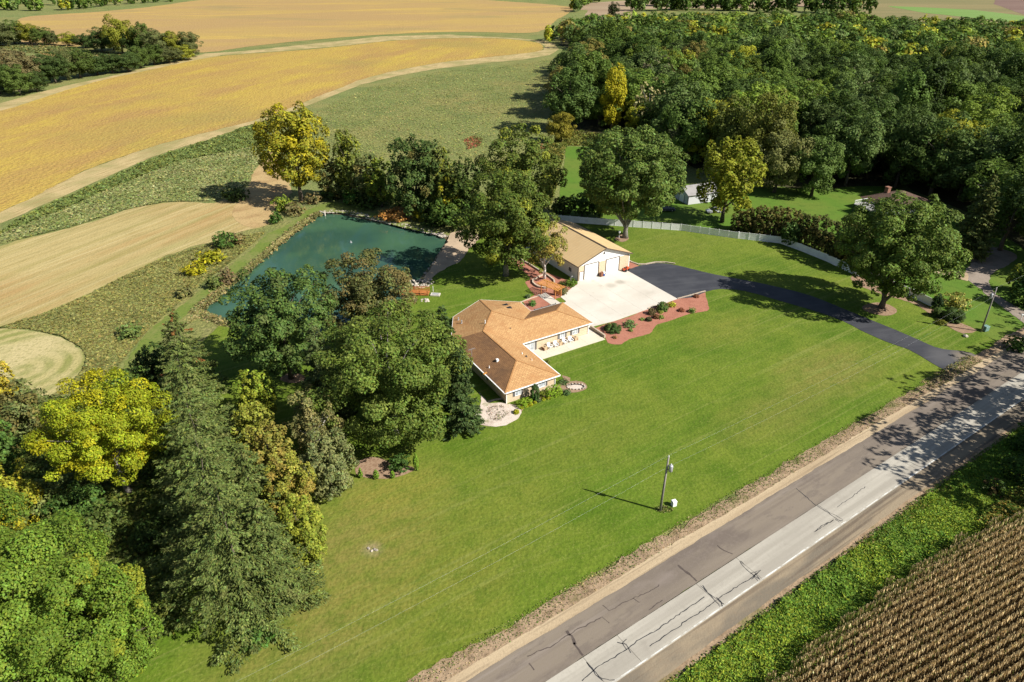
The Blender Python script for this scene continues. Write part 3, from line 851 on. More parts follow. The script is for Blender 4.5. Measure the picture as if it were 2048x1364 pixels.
TREES = []
def plant(name, label, cat, bx, by, ty, wpx, kind='round', base=(0.05, 0.08, 0.02), alt=None, altp=0.0, seed=None, group=None,
          cb=None, bark='bark', leaf=None, h=None, w=None, xy=None, sy=1.0, rz=0.0, bulge=-0.1, **kw):
    seed = seed if seed is not None else (len(TREES) + 11)
    rng = np.random.default_rng(seed)
    dcb = dict(round=0.14, oak=0.1, vase=0.28, birch=0.22, spruce=0.02, cone=0.02, ball=0.0, wild=0.0, tall=0.08, hedge=0.0).get(kind, 0.1)
    cb = dcb if cb is None else cb
    if xy is not None: x, y = xy
    else:
        x, y, hh, ww = dims(bx, by, ty, wpx, cb if kind not in ('spruce', 'cone') else 0.5)
        if kind in ('spruce',): hh = height_from_px(by, y, ty, 0.2, 0.8)
        if kind in ('round', 'oak', 'tall', 'vase'): ww *= 0.94
        h = h or hh; w = w or ww
    dist = math.sqrt(x * x + y * y + CAM_H ** 2)
    lf = (leaf or max(0.15, 0.0026 * dist)) * (1 if kind != 'spruce' else 1.25)
    shrub = kind in ('ball', 'wild', 'cone', 'hedge')
    if kind == 'round':
        V, T, ce = broadleaf(rng, h, w, cb, 130, 0.165, lf, 1.35, base, alt, altp, **kw)
    elif kind == 'oak':
        V, T, ce = broadleaf(rng, h, w, cb, 125, 0.175, lf, 1.35, base, alt, altp, lump=0.17, **kw)
    elif kind == 'vase':
        V, T, ce = broadleaf(rng, h, w, cb, 190, 0.165, lf * .9, 1.35, base, alt, altp, bulge=bulge, power=2.2, lump=0.125, **kw)
    elif kind == 'tall':
        V, T, ce = broadleaf(rng, h, w, cb, 100, 0.2, lf, 1.3, base, alt, altp, lump=0.13, **kw)
    elif kind == 'birch':
        V, T, ce = broadleaf(rng, h, w, cb, 60, 0.2, lf * 0.8, 1.1, base, alt, altp, sparse=0.14, lump=0.2, **kw)
    elif kind == 'spruce':
        V, T, ce = conifer(rng, h, w, lf, base, cb, alt=alt, altp=altp, power=.72, **kw)
    elif kind == 'cone':
        V, T, ce = broadleaf(rng, h, w, 0.0, 40, 0.25, min(lf, .13), 1.5, base, alt, altp, bulge=0.45, lump=0.04, power=1.7, **kw)
    elif kind == 'ball':
        V, T, ce = broadleaf(rng, h, w, -0.25, 60, 0.25, min(lf, .1), 1.7, base, alt, altp, lump=0.02, power=2.3, nrand=.25, **kw)
    elif kind == 'hedge':
        V, T, ce = broadleaf(rng, h, w, -0.1, 60, 0.22, lf, 1.5, base, alt, altp, lump=0.05, power=3.2, nrand=.28, **kw)
    else:
        V, T, ce = broadleaf(rng, h, w, -0.05, 40, 0.27, min(lf, h * 0.2), 1.0, base, alt, altp, lump=0.2, **kw)
    root = empty(name, (x, y, 0), rz, label, cat, group)
    root.scale = (1, sy, 1)
    co = bpy.data.objects.new('crown' if not shrub else 'foliage', quads_mesh('foliage', V, T, NEEDLE if kind in ('spruce', 'cone') else LEAF))
    C.objects.link(co); co.parent = root
    if shrub:
        mb = MB()
        for k in range(4):
            a = rng.random() * 6.28
            mb.tube([(0, 0, -0.05), (math.cos(a) * w * 0.15, math.sin(a) * w * 0.15, h * 0.5)], [0.03 + 0.01 * h, 0.012], 5)
        tm = mb.mesh('stem', M['bark'])
        to = bpy.data.objects.new('stem', tm)
    else:
        tm = trunk_mesh(rng, h, w, max(cb, 0.05), ce, M[bark], limbs=0 if kind == 'spruce' else (14 if kind in ('vase', 'birch') else 9),
                        top=0.97 if kind == 'spruce' else (0.45 if kind == 'vase' else 0.75), split=1 if kind == 'vase' else 0)
        to = bpy.data.objects.new('trunk', tm)
    C.objects.link(to); to.parent = root
    TREES.append((name, x, y, h, w))
    return root

exec_order = []
# ================================================================== GROUND
pond_px = [(644, 430), (686, 430), (749, 443), (829, 462), (871, 471), (892, 481), (881, 501), (863, 530), (838, 560), (826, 577),
           (800, 600), (770, 622), (735, 645), (690, 662), (640, 668), (580, 664), (520, 655), (480, 652), (446, 645), (420, 634), (401, 625), (430, 602), (462, 572), (493, 549), (530, 516), (565, 486), (592, 464), (617, 446)]
WZ = -0.55
pw = catmull([G(px, py, WZ) for px, py in pond_px], 4)
rngp = np.random.default_rng(5)
water_edge = refine(pw, 1.5, 0.12, rngp)
cen = water_edge.mean(0)
def offset_ring(ring, d):
    n = len(ring)
    out = []
    for i in range(n):
        t = ring[(i + 1) % n] - ring[i - 1]
        t = t / (np.linalg.norm(t) + 1e-9)
        nn = np.array([t[1], -t[0]])
        if np.cross(ring[i] - cen, t) < 0: pass
        out.append(ring[i] + nn * d)
    return np.array(out)
area2 = sum(water_edge[i][0] * water_edge[(i + 1) % len(water_edge)][1] - water_edge[(i + 1) % len(water_edge)][0] * water_edge[i][1] for i in range(len(water_edge)))
sg = 1 if area2 > 0 else -1
rim = offset_ring(water_edge, sg * 1.1)
floor_ring = offset_ring(water_edge, -sg * 1.5)
xs = [(-4000, -60), (4000, -60), (4000, 9000), (-4000, 9000)]
g = fill('ground', xs, 0.0, M['meadow'], [rim])
g['kind'] = 'structure'
mbk = MB()
nr = len(rim)
for i in range(nr):
    j = (i + 1) % nr
    q = [(*rim[i], 0.0), (*rim[j], 0.0), (*floor_ring[j], WZ - 0.7), (*floor_ring[i], WZ - 0.7)]
    mbk.quad(*(q if sg < 0 else q[::-1]))
bk = mbk.build('pond_bank', M['bank'])
bk['kind'] = 'structure'
wt = fill('pond_water', offset_ring(water_edge, sg * 0.25), WZ, M['water'])
wt['kind'] = 'structure'

# far fields
sheet('far_field', [(1168, 42), (1185, 12), (1240, 8), (1262, 14), (1258, 40), (1215, 44)], 0.06, M['brownfield'], 3, 20, 0.8)
sheet('far_field', [(1720, 0), (1720, 40), (1800, 62), (1960, 72), (2060, 80), (2300, 96), (2300, -30), (1900, -40), (1740, -30)], 0.06, M['olivefield'], 1, 30, 1)
sheet('far_field', [(1770, 12), (1850, 15), (1945, 20), (2048, 32), (2150, 45), (2150, 64), (2048, 50), (1985, 40), (1850, 26)], 0.12, M['greenfield'], 1, 20, 0.8)
sheet('far_field', [(1985, 8), (2048, 30), (2160, 42), (2200, 0), (2048, -12), (1990, -8)], 0.12, M['tilled'], 1, 20, 0.8)
sheet('far_field', [(1140, 8), (1300, -2), (1740, -2), (1740, 12), (1300, 18), (1160, 20)], 0.05, M['brownfield'], 1, 25, 0.8)
# soybean fields
sheet('soybean_field', [(110, 112), (180, 88), (330, 100), (408, 105), (500, 93), (600, 82), (700, 74), (850, 65), (960, 64), (1050, 66), (1088, 60), (1115, 38), (1142, 14),
                        (1000, 2), (880, -6), (700, -12), (520, -8), (400, 0), (300, 14), (190, 24), (110, 29), (40, 36), (25, 60), (60, 95)], 0.08, M['soyfar'], 3, 5, 0.6)
soy_px = [(-160, 505), (0, 425), (50, 402), (114, 368), (183, 337), (267, 307), (324, 288), (419, 263), (496, 244), (549, 227), (600, 208), (660, 184), (720, 160),
          (790, 142), (870, 127), (960, 116), (1045, 107), (1082, 101), (1086, 93), (1068, 84), (990, 77), (890, 77), (780, 82), (700, 91), (581, 102), (480, 109), (410, 117), (290, 142), (185, 166), (79, 198), (0, 222), (-200, 275)]
sheet('soybean_field', soy_px, 0.10, M['soy'], 3, 2.5, 0.35)
# tracks
sheet('field_track', [(-160, 545), (0, 446), (76, 413), (160, 379), (244, 341), (305, 314), (362, 295), (438, 272), (496, 251), (541, 238), (600, 218), (660, 194), (720, 170), (790, 153), (870, 138), (960, 127), (1045, 119),
                      (1100, 110), (1118, 98), (1110, 88), (1090, 82), (1040, 77), (900, 69), (760, 73), (640, 86), (520, 99), (420, 108), (400, 113), (480, 108), (581, 101), (700, 90), (780, 81), (890, 76), (990, 76), (1068, 82), (1090, 92),
                      (1086, 100), (1045, 106), (960, 115), (870, 126), (790, 141), (720, 159), (660, 183), (600, 207), (549, 226), (496, 243), (419, 262), (324, 287), (267, 306), (183, 336), (114, 367), (50, 401), (0, 424), (-160, 504)], 0.05, M['track'], 1, 2.5, 0.3)
sheet('field_track', [(-100, 246), (0, 207), (60, 190), (140, 170), (240, 148), (330, 128), (412, 107), (470, 104), (410, 119), (290, 144), (185, 168), (79, 200), (0, 224), (-100, 262)], 0.06, M['track'], 1, 3, 0.3)
# hay
hay_px = [(-120, 560), (0, 494), (95, 467), (191, 443), (267, 417), (324, 406), (381, 403), (431, 405), (470, 388), (496, 371), (511, 340), (536, 306), (549, 306), (566, 335), (583, 386), (553, 409), (545, 439), (526, 454), (490, 462), (469, 468), (431, 482), (381, 496), (324, 516), (229, 561), (152, 600), (76, 630), (0, 654), (-120, 700)]
sheet('hay_field', hay_px, 0.05, M['hay'], 3, 1.5, 0.3)
sheet('stubble_patch', [(500, 372), (512, 340), (535, 308), (550, 306), (568, 335), (584, 386), (556, 408), (546, 438), (526, 452), (500, 455), (470, 440), (472, 410)], 0.08, M['stubble'], 3, 1.5, 0.3)
sheet('hay_field', [(-100, 668), (0, 657), (60, 660), (125, 675), (163, 697), (173, 716), (163, 742), (138, 768), (105, 790), (75, 790), (30, 760), (-60, 740)], 0.05, M['mow'], 4, 1.2, 0.25)
# yard, wood floor
sheet('neighbor_lawn', [(1100, 441), (1118, 395), (1134, 293), (1180, 293), (1250, 330), (1320, 362), (1480, 378), (1600, 372), (1720, 372), (1800, 376), (1900, 430), (2020, 480), (2160, 560), (2160, 690), (2000, 690), (1955, 664), (1890, 640), (1863, 613), (1823, 597), (1781, 578), (1716, 555), (1654, 525), (1600, 503), (1559, 488), (1476, 478), (1361, 462), (1230, 453), (1174, 448)], 0.05, M['yard'], 1, 2, 0.25)
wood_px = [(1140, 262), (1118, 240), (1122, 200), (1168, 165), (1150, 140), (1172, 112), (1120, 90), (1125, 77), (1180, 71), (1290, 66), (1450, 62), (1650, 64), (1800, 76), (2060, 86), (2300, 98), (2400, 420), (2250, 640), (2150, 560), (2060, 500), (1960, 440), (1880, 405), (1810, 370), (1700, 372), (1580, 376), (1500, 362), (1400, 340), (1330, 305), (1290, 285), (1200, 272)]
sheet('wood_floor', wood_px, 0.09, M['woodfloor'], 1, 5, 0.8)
# levee strip
sheet('levee_path', [(228, 752), (262, 706), (300, 664), (360, 612), (400, 580), (459, 536), (500, 502), (538, 468), (565, 452), (591, 438), (620, 421), (644, 410), (664, 404), (690, 407), (720, 416), (749, 426), (788, 440), (829, 452), (862, 458), (884, 463),
                     (880, 468), (850, 465), (800, 453), (750, 439), (700, 428), (645, 424), (612, 440), (590, 454), (562, 474), (528, 502), (490, 534), (455, 560), (420, 588), (385, 618), (340, 660), (300, 705), (270, 745), (245, 770)], 0.05, M['levee'], 1, 1.2, 0.3)
# main lawn
lawn_px = [(150, 1480), (300, 1300), (310, 1150), (290, 950), (330, 790), (400, 690), (440, 652), (500, 662), (580, 672), (650, 676), (700, 668), (745, 652), (790, 624), (832, 586), (850, 564), (868, 540), (902, 528), (925, 500), (950, 478), (1010, 450), (1100, 440), (1174, 447), (1230, 452), (1361, 461), (1476, 477), (1559, 487), (1600, 502), (1654, 524), (1716, 554), (1725, 546), (1781, 577), (1823, 596), (1862, 614), (1920, 640), (2000, 690), (2010, 700), (1930, 740), (1848, 775), (1780, 815), (1700, 860), (1600, 920), (1440, 1000), (1220, 1128), (1000, 1268), (840, 1376), (700, 1480)]
sheet('lawn', lawn_px, 0.10, M['lawn'], 1, 1.0, 0.12)
sheet('beach_sand', [(836, 572), (852, 548), (872, 520), (886, 500), (897, 482), (908, 466), (940, 463), (960, 474), (940, 498), (918, 522), (880, 542), (860, 562), (846, 578)], 0.13, M['sand'], 3, 0.8, 0.2)
# beds
sheet('mulch_bed', [(1191, 660), (1196, 655), (1226, 644), (1258, 634), (1300, 617), (1354, 599), (1405, 586), (1412, 592), (1417, 612), (1415, 622), (1382, 628), (1337, 644), (1315, 650), (1306, 660), (1298, 668), (1258, 680), (1243, 690), (1228, 690), (1216, 687), (1210, 677)], 0.13, M['mulch'], 2, 0.6, 0.06)
sheet('mulch_bed', [(1046, 604), (1070, 591), (1057, 577), (1050, 565), (1062, 558), (1053, 548), (1030, 530), (1012, 516), (1020, 510), (1060, 530), (1090, 545), (1120, 555), (1156, 571), (1149, 575), (1122, 596), (1106, 600), (1100, 610), (1110, 615), (1080, 640), (1055, 630)], 0.13, M['mulch'], 1, 0.6, 0.06)
sheet('mulch_bed', [(1253, 536), (1256, 520), (1262, 524), (1272, 530), (1282, 533), (1300, 531), (1282, 536), (1262, 541)], 0.13, M['mulch'], 2, 0.6, 0.04)
sheet('mulch_bed', [(1012, 812), (1040, 812), (1055, 800), (1080, 787), (1110, 775), (1122, 768), (1128, 760), (1124, 752), (1140, 757), (1136, 768), (1134, 786), (1118, 789), (1080, 804), (1052, 815), (1044, 824), (1030, 828)], 0.13, M['bark_mulch'], 2, 0.5, 0.05)
sheet('gravel_bed', [(957, 786), (968, 798), (977, 806), (1000, 806), (1030, 812), (1041, 820), (1043, 832), (1034, 842), (1012, 851), (985, 853), (962, 849), (950, 838), (956, 822), (962, 806)], 0.14, M['whitegravel'], 3, 0.5, 0.1)
sheet('gravel_bed', [(1131, 769), (1140, 764), (1158, 763), (1171, 769), (1173, 777), (1160, 784), (1142, 786), (1130, 780)], 0.14, M['bark_mulch'], 3, 0.5, 0.05)
sheet('mulch_ring', [(1725, 613), (1745, 607), (1770, 608), (1792, 618), (1793, 627), (1775, 633), (1748, 629), (1730, 622)], 0.13, M['bark_mulch'], 3, 0.6, 0.06)
sheet('mulch_ring', [(1229, 479), (1240, 470), (1254, 472), (1258, 479), (1245, 485)], 0.13, M['bark_mulch'], 3, 0.6, 0.06)
sheet('mulch_ring', [(560, 760), (575, 748), (600, 748), (612, 760), (590, 768)], 0.13, M['bark_mulch'], 3, 0.6, 0.06)
sheet('mulch_bed', [(716, 925), (745, 915), (790, 928), (832, 938), (820, 947), (790, 956), (745, 958), (714, 948)], 0.13, M['bark_mulch'], 3, 0.6, 0.06)
sheet('mulch_bed', [(1700, 556), (1724, 548), (1782, 580), (1824, 599), (1862, 618), (1905, 640), (1952, 660), (1925, 668), (1890, 650), (1858, 628), (1832, 610), (1800, 600), (1764, 590), (1716, 572)], 0.125, M['bark_mulch'], 2, 0.6, 0.1)
# neighbor lane
sheet('gravel_lane', [(1945, 485), (1970, 489), (2000, 498), (2026, 507), (2032, 518), (2012, 532), (1994, 541), (1982, 556), (1982, 574), (2000, 594), (2052, 624), (2120, 660), (2110, 690), (2040, 640), (1990, 604), (1962, 580), (1934, 560), (1932, 546), (1942, 524), (1936, 500)], 0.09, M['lanegravel'], 3, 0.8, 0.15)
sheet('sand_strip', [(1872, 536), (1895, 542), (1934, 546), (1934, 562), (1900, 552), (1868, 546)], 0.10, M['gravel'], 2, 0.8, 0.1)
# driveway
sheet('asphalt_driveway', [(1254.5, 542), (1262, 538), (1284, 531), (1312, 527), (1340, 529), (1376, 537), (1430, 550), (1500, 563), (1560, 576), (1620, 592), (1678, 615), (1732, 637), (1774, 654), (1824, 675), (1869, 695), (1899, 701), (1924, 703), (1952, 712),
                           (1920, 725), (1900, 743), (1877, 735), (1852, 720), (1817, 700), (1774, 685), (1720, 661), (1686, 643), (1620, 620), (1544, 598), (1490, 583), (1440, 579), (1411, 584.5), (1354.3, 598.6)], 0.14, M['asphalt'], 2, 0.8, 0.03)

# ------------------------------------------------------------------ road
def strip(name, n0, n1, s0, s1, z, mat, jit=0.0, step=0.8, kind='structure'):
    SEED[0] += 1
    rng = np.random.default_rng(SEED[0])
    k = int((s1 - s0) / step)
    ss = np.linspace(s0, s1, k + 1)
    def wob():
        r = rng.normal(size=k + 9)
        return (np.convolve(r, np.ones(9) / 9, 'valid') * 3 * jit + rng.normal(size=k + 1) * jit * 0.5)[:k + 1] if jit else np.zeros(k + 1)
    a, b = n0 + wob(), n1 + wob()
    mb = MB()
    for i in range(k):
        p = [RW(ss[i], a[i]), RW(ss[i + 1], a[i + 1]), RW(ss[i + 1], b[i + 1]), RW(ss[i], b[i])]
        mb.quad(*[(*q, z) for q in p])
    me_o = mb.build(name, mat)
    if kind: me_o['kind'] = kind
    return me_o

S0, S1 = -60, 420
strip('road_verge', 38.3, 40.9, S0, S1, 0.115, M['dirt'], 0.22)
strip('gravel_shoulder', 37.3, 39.0, S0, S1, 0.125, M['gravel'], 0.08)
strip('road_verge', 25.7, 28.0, S0, S1, 0.07, M['dirt'], 0.15)
strip('road_shoulder', 26.95, 29.3, S0, S1, 0.10, M['rightshoulder'], 0.05)
strip('ditch_floor', 10, 26.2, S0, S1, 0.05, M['ditch'], 0.2)
road = empty('road', (0, 0, 0))
road['kind'] = 'structure'
al = strip('asphalt_lane', 33.26, 37.75, S0, S1, 0.14, M['roadasphalt'], 0.05, 0.8, None)
al.parent = road
cracks_s = sorted(RPX(*p)[0] for p in [(1174, 1326), (1252, 1292), (1415, 1190), (1500, 1140), (1634, 1013.7), (1786, 914)])
js = [-60, -40, -20, -4, 12, 22] + cracks_s + [cracks_s[-1] + 8 + 7.5 * i for i in range(14)] + [240, 300, 420]
js = sorted(js)
for a, b in zip(js[:-1], js[1:]):
    if b - a < 1: continue
    mb = MB()
    g_ = 0.02
    mb.prism([RW(a + g_, 29.22), RW(b - g_, 29.22), RW(b - g_, 33.22), RW(a + g_, 33.22)], 0.02, 0.16)
    mb.build('concrete_slab', M['roadconcrete'], road)
wl = strip('edge_line', 29.28, 29.42, S0, S1, 0.166, M['whiteline'], 0.012, 0.5, None)
wl.parent = road

def ribbon(name, pts, width, z, mat, parent, rng, wob=0.06):
    """thin wandering seam along world points"""
    P = []
    for a, b in zip(pts[:-1], pts[1:]):
        a, b = np.array(a), np.array(b)
        k = max(1, int(np.linalg.norm(b - a) / 0.35))
        for j in range(k): P.append(a + (b - a) * j / k)
    P.append(np.array(pts[-1]))
    P = np.array(P); P[1:-1] += rng.normal(size=(len(P) - 2, 2)) * wob
    mb = MB()
    n = len(P)
    L, Rr = [], []
    for i in range(n):
        t = P[min(i + 1, n - 1)] - P[max(i - 1, 0)]
        t = t / (np.linalg.norm(t) + 1e-9)
        nn = np.array([-t[1], t[0]]) * width / 2 * (0.6 + 0.8 * rng.random())
        L.append(P[i] + nn); Rr.append(P[i] - nn)
    for i in range(n - 1):
        mb.quad((*Rr[i], z), (*Rr[i + 1], z), (*L[i + 1], z), (*L[i], z))
    return mb.build(name, mat, parent)

rk = np.random.default_rng(77)
z8 = lambda s: (1000 + s[0] / 2.9257, 1000 + s[1] / 2.9257)
z9 = lambda s: (1500 + s[0] / 2.94, 900 + s[1] / 2.94)
tar_z8 = [[(505, 955), (545, 1000), (600, 1055), (670, 1058)], [(510, 960), (560, 1030), (600, 1064)], [(480, 1064), (560, 990), (680, 915), (750, 875), (800, 832), (930, 755), (1060, 665), (1195, 572)],
          [(685, 838), (735, 850), (765, 900)], [(740, 820), (715, 845), (740, 880)], [(875, 862), (960, 800), (1040, 750), (1100, 702), (1200, 645), (1280, 578), (1345, 540), (1420, 490), (1480, 455), (1525, 415)],
          [(1172, 508), (1215, 550), (1270, 590), (1310, 615)], [(1185, 505), (1230, 565), (1285, 630)], [(1265, 575), (1290, 605), (1300, 628)], [(1402, 362), (1440, 415), (1490, 450), (1520, 470)], [(1410, 362), (1430, 385), (1405, 370)],
          [(1470, 470), (1505, 435), (1485, 430), (1515, 465)], [(1855, 40), (1920, 80), (1975, 122), (2005, 128)], [(1840, 190), (1890, 150), (1950, 122)], [(1960, 118), (1985, 135)]]
for q in tar_z8:
    ribbon('tar_seam', [G(*z8(s)) for s in q], 0.085, 0.168, M['tar'], road, rk, 0.045)
for q in [[(845, 40), (910, 62), (995, 103)], [(510, 342), (600, 280), (675, 220)], [(395, 330), (470, 375), (545, 415)], [(375, 488), (430, 455), (490, 415)], [(15, 745), (45, 775)], [(0, 735), (60, 715)]]:
    ribbon('tar_seam', [G(*z9(s)) for s in q], 0.06, 0.168, M['tar'], road, rk)
for q, w_ in [([(160, 920), (240, 885), (310, 855), (390, 800), (480, 750), (600, 690), (640, 725)], 0.1), ([(390, 770), (425, 820), (440, 850)], 0.28), ([(430, 840), (460, 880), (485, 915)], 0.2), ([(600, 620), (640, 650), (760, 590), (870, 545), (930, 500)], 0.09),
              ([(1040, 385), (1075, 415), (1110, 440)], 0.3), ([(1110, 440), (1135, 465), (1150, 480)], 0.25), ([(870, 650), (885, 635), (950, 590)], 0.1), ([(780, 580), (815, 605)], 0.08), ([(1270, 270), (1310, 300), (1360, 320)], 0.2), ([(170, 960), (200, 1000)], 0.18)]:
    ribbon('asphalt_patch', [G(*z8(s)) for s in q], w_, 0.146, M['patch'], road, rk, 0.05)
for q in [[(270, 230), (310, 265), (385, 330)], [(780, 0), (830, 35)]]:
    ribbon('tar_seam', [G(*z9(s)) for s in q], 0.09, 0.146, M['tar'], road, rk)

# ------------------------------------------------------------------ concrete pad and patio (slabs)
pad = empty('concrete_pad', (HO[0], HO[1], 0), HA)
pad['kind'] = 'structure'
pad_poly = [(25.62, 12.7), (27.1, 12.7), (27.1, 14.5), (33.0, 14.1), (50.67, 15.1), (50.75, 31.9), (50.75, 32.97), (37.7, 32.97), (36.5, 31.5), (35.4, 31.2), (30.0, 28.4), (29.8, 26.0), (28.0, 25.2), (26.3, 22.6), (25.62, 22.0)]
def clip(poly, f):
    out = []
    for i in range(len(poly)):
        a, b = poly[i - 1], poly[i]
        fa, fb = f(a), f(b)
        if fa >= 0 and fb >= 0: out.append(b)
        elif fa >= 0 or fb >= 0:
            t = fa / (fa - fb)
            p = (a[0] + (b[0] - a[0]) * t, a[1] + (b[1] - a[1]) * t)
            out.append(p)
            if fb >= 0: out.append(b)
    return out
gj = 0.012
for u0, u1 in zip((25, 30.7, 35.9, 40.9, 45.9), (30.7, 35.9, 40.9, 45.9, 51)):
    for v0, v1 in zip((12, 14.6, 19.3, 23.9, 28.5), (14.6, 19.3, 23.9, 28.5, 33.2)):
        p = clip(clip(clip(clip(pad_poly, lambda q: q[0] - u0 - gj), lambda q: u1 - gj - q[0]), lambda q: q[1] - v0 - gj), lambda q: v1 - gj - q[1])
        if len(p) < 3: continue
        MB().prism(p, 0.03, 0.18).build('pad_slab', M['concrete'], pad)
pat = empty('patio', (HO[0], HO[1], 0), HA)
pat['kind'] = 'structure'
for u0, u1 in zip((9.95, 15.0, 19.2, 23.3), (15.0, 19.2, 23.3, 27.1)):
    MB().box(u0 + gj, u1 - gj, 9.15 + gj, 12.58, 0.03, 0.18).build('patio_slab', M['patioconcrete'], pat)
MB().box(9.95, 10.4, 7.2, 9.14, 0.03, 0.17).build('patio_slab', M['patioconcrete'], pat)
walk = empty('garden_walk', (HO[0], HO[1], 0), HA)
walk['kind'] = 'structure'
for k in range(4):
    MB().box(26.3 + 0.0, 28.4, 25.3 + k * 1.6, 26.85 + k * 1.6, 0.03, 0.165).build('walk_slab', M['concrete'], walk)

# ================================================================== BUILDINGS
def planar_uv(pts):
    a, b, c = Vector(pts[0]), Vector(pts[1]), Vector(pts[2])
    n = (b - a).cross(c - a).normalized()
    if abs(n.z) > 0.98: e = Vector((1, 0, 0))
    else: e = Vector((0, 0, 1)).cross(n).normalized()
    f = n.cross(e)
    return [(Vector(p).dot(e), Vector(p).dot(f)) for p in pts]

def inset(poly, d):
    n = len(poly); out = []
    for i in range(n):
        p0, p1, p2 = (np.array(poly[(i + k) % n], float) for k in (-1, 0, 1))
        a = (p1 - p0) / np.linalg.norm(p1 - p0); b = (p2 - p1) / np.linalg.norm(p2 - p1)
        na, nb = np.array([-a[1], a[0]]), np.array([-b[1], b[0]])
        m = na + nb; m = m / max(1e-6, (m @ m)) * 2
        out.append(tuple(p1 + m * d))
    return out

house = empty('ranch_house', (HO[0], HO[1], 0), HA, 'long tan ranch house with orange shingle hip roof and white eaves', 'house')
EZ = 2.7
eave = [(0, 0), (10.5, 0), (10.5, 12), (26.1, 12), (26.1, 21.9), (18.55, 21.9), (18.8, 26.4), (12.3, 31.4), (4.4, 27.5), (0, 19.5)]
NM = dict(zip('ABCDEFGIJL', [(*p, EZ) for p in eave]))
NM.update(R1=(5.25, 5.25, 4.45), R2=(5.25, 16.9, 4.42), R3=(9.5, 21.3, 5.4), V1=(13.7, 16.95, 4.36), R5=(21.15, 16.95, 4.36))
roof_new = [('A', 'B', 'R1'), ('B', 'C', 'R2', 'R1'), ('C', 'D', 'R5', 'V1', 'R3', 'R2'), ('D', 'E', 'R5'), ('F', 'G', 'V1'), ('G', 'R3', 'V1'), ('G', 'I', 'R3'), ('I', 'J', 'R3'), ('J', 'R2', 'R3'), ('J', 'L', 'R2')]
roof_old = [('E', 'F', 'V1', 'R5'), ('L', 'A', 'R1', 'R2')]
ROOFTRI = []
def roof_part(faces, mat):
    mb = MB()
    for f in faces:
        pts = [NM[k] for k in f]
        tri = [(0, i, i + 1) for i in range(1, len(pts) - 1)]
        uvs = planar_uv(pts)
        if len(pts) <= 4 or True:
            mb.quad(*pts, uv=uvs)
        for t in tri: ROOFTRI.append([pts[i] for i in t])
    return mb.build('roof', mat, house)
def roofz(u, v):
    best = EZ
    for a, b, c in ROOFTRI:
        a, b, c = map(np.array, (a, b, c))
        T = np.array([b[:2] - a[:2], c[:2] - a[:2]]).T
        if abs(np.linalg.det(T)) < 1e-6: continue
        s, t = np.linalg.solve(T, np.array([u, v]) - a[:2])
        if s >= -1e-6 and t >= -1e-6 and s + t <= 1.0001:
            best = max(best, a[2] + s * (b[2] - a[2]) + t * (c[2] - a[2]))
    return best
rf = roof_part(roof_new, M['shingle'])
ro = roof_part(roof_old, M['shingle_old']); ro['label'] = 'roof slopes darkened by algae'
mb = MB()
for a, b in [('A', 'R1'), ('B', 'R1'), ('R1', 'R2'), ('R2', 'R3'), ('R3', 'I'), ('R3', 'V1'), ('V1', 'R5'), ('R5', 'D'), ('R5', 'E'), ('G', 'R3'), ('J', 'R3')]:
    if (a, b) in (('G', 'R3'), ('J', 'R3')): continue
    p, q = Vector(NM[a]), Vector(NM[b])
    mb.bar(p + Vector((0, 0, 0.01)), q + Vector((0, 0, 0.01)), 0.24, 0.05)
mb.build('ridge_cap', M['ridge'], rf)
# soffit, fascia, walls
sof = MB(); sof.quad(*[(*p, EZ - 0.2) for p in eave][::-1]); sof.build('soffit', M['white'], house)
for i in range(len(eave)):
    a, b = np.array(eave[i]), np.array(eave[(i + 1) % len(eave)])
    d = (b - a) / np.linalg.norm(b - a)
    nrm = np.array([d[1], -d[0]])
    c = (a + b) / 2 + nrm * 0.03
    mb = MB(); mb.obox(c, d, nrm, np.linalg.norm(b - a) / 2 + 0.03, 0.03, EZ - 0.22, EZ + 0.0)
    mb.build('fascia', M['white'], house)
    if i in (0, 1, 2, 9):
        mb = MB(); mb.obox((a + b) / 2 + nrm * 0.12, d, nrm, np.linalg.norm(b - a) / 2, 0.055, EZ - 0.13, EZ - 0.01)
        mb.build('gutter', M['white'], house)
wl_ = inset(eave, 0.62)
mb = MB()
for i in range(len(wl_)):
    a, b = wl_[i], wl_[(i + 1) % len(wl_)]
    L = math.dist(a, b)
    mb.quad((*a, 0), (*b, 0), (*b, EZ - 0.19), (*a, EZ - 0.19), uv=[(0, 0), (L, 0), (L, EZ - 0.19), (0, EZ - 0.19)])
mb.build('wall', M['tanbrick'], house)

def window(parent, p, d, nrm, w, z0, z1, shut=0.4, name='window', pane='blind', mullions=1):
    """framed window centred at p on a wall with direction d and outward normal nrm"""
    d, nrm, p = np.array(d), np.array(nrm), np.array(p)
    fr = MB()
    for s in (-1, 1):
        fr.obox(p + d * s * (w / 2 - 0.05) + nrm * 0.045, d, nrm, 0.05, 0.045, z0, z1)
    fr.obox(p + nrm * 0.045, d, nrm, w / 2 - 0.1, 0.045, z0, z0 + 0.09)
    fr.obox(p + nrm * 0.045, d, nrm, w / 2 - 0.1, 0.045, z1 - 0.09, z1)
    for k in range(mullions):
        off = (k + 1) * w / (mullions + 1) - w / 2
        fr.obox(p + d * off + nrm * 0.04, d, nrm, 0.03, 0.035, z0 + 0.09, z1 - 0.09)
    f = fr.build(name, M['white'], parent)
    pa = MB(); pa.obox(p + nrm * 0.02, d, nrm, w / 2 - 0.1, 0.01, z0 + 0.09, z1 - 0.09)
    pa.build('pane', M[pane], f)
    if shut:
        for s in (-1, 1):
            mb = MB(); mb.obox(p + d * s * (w / 2 + shut / 2 + 0.02) + nrm * 0.03, d, nrm, shut / 2, 0.03, z0, z1)
            mb.build('shutter', M['shutter'], parent)
    return f
e1, e2 = (1, 0), (0, 1)
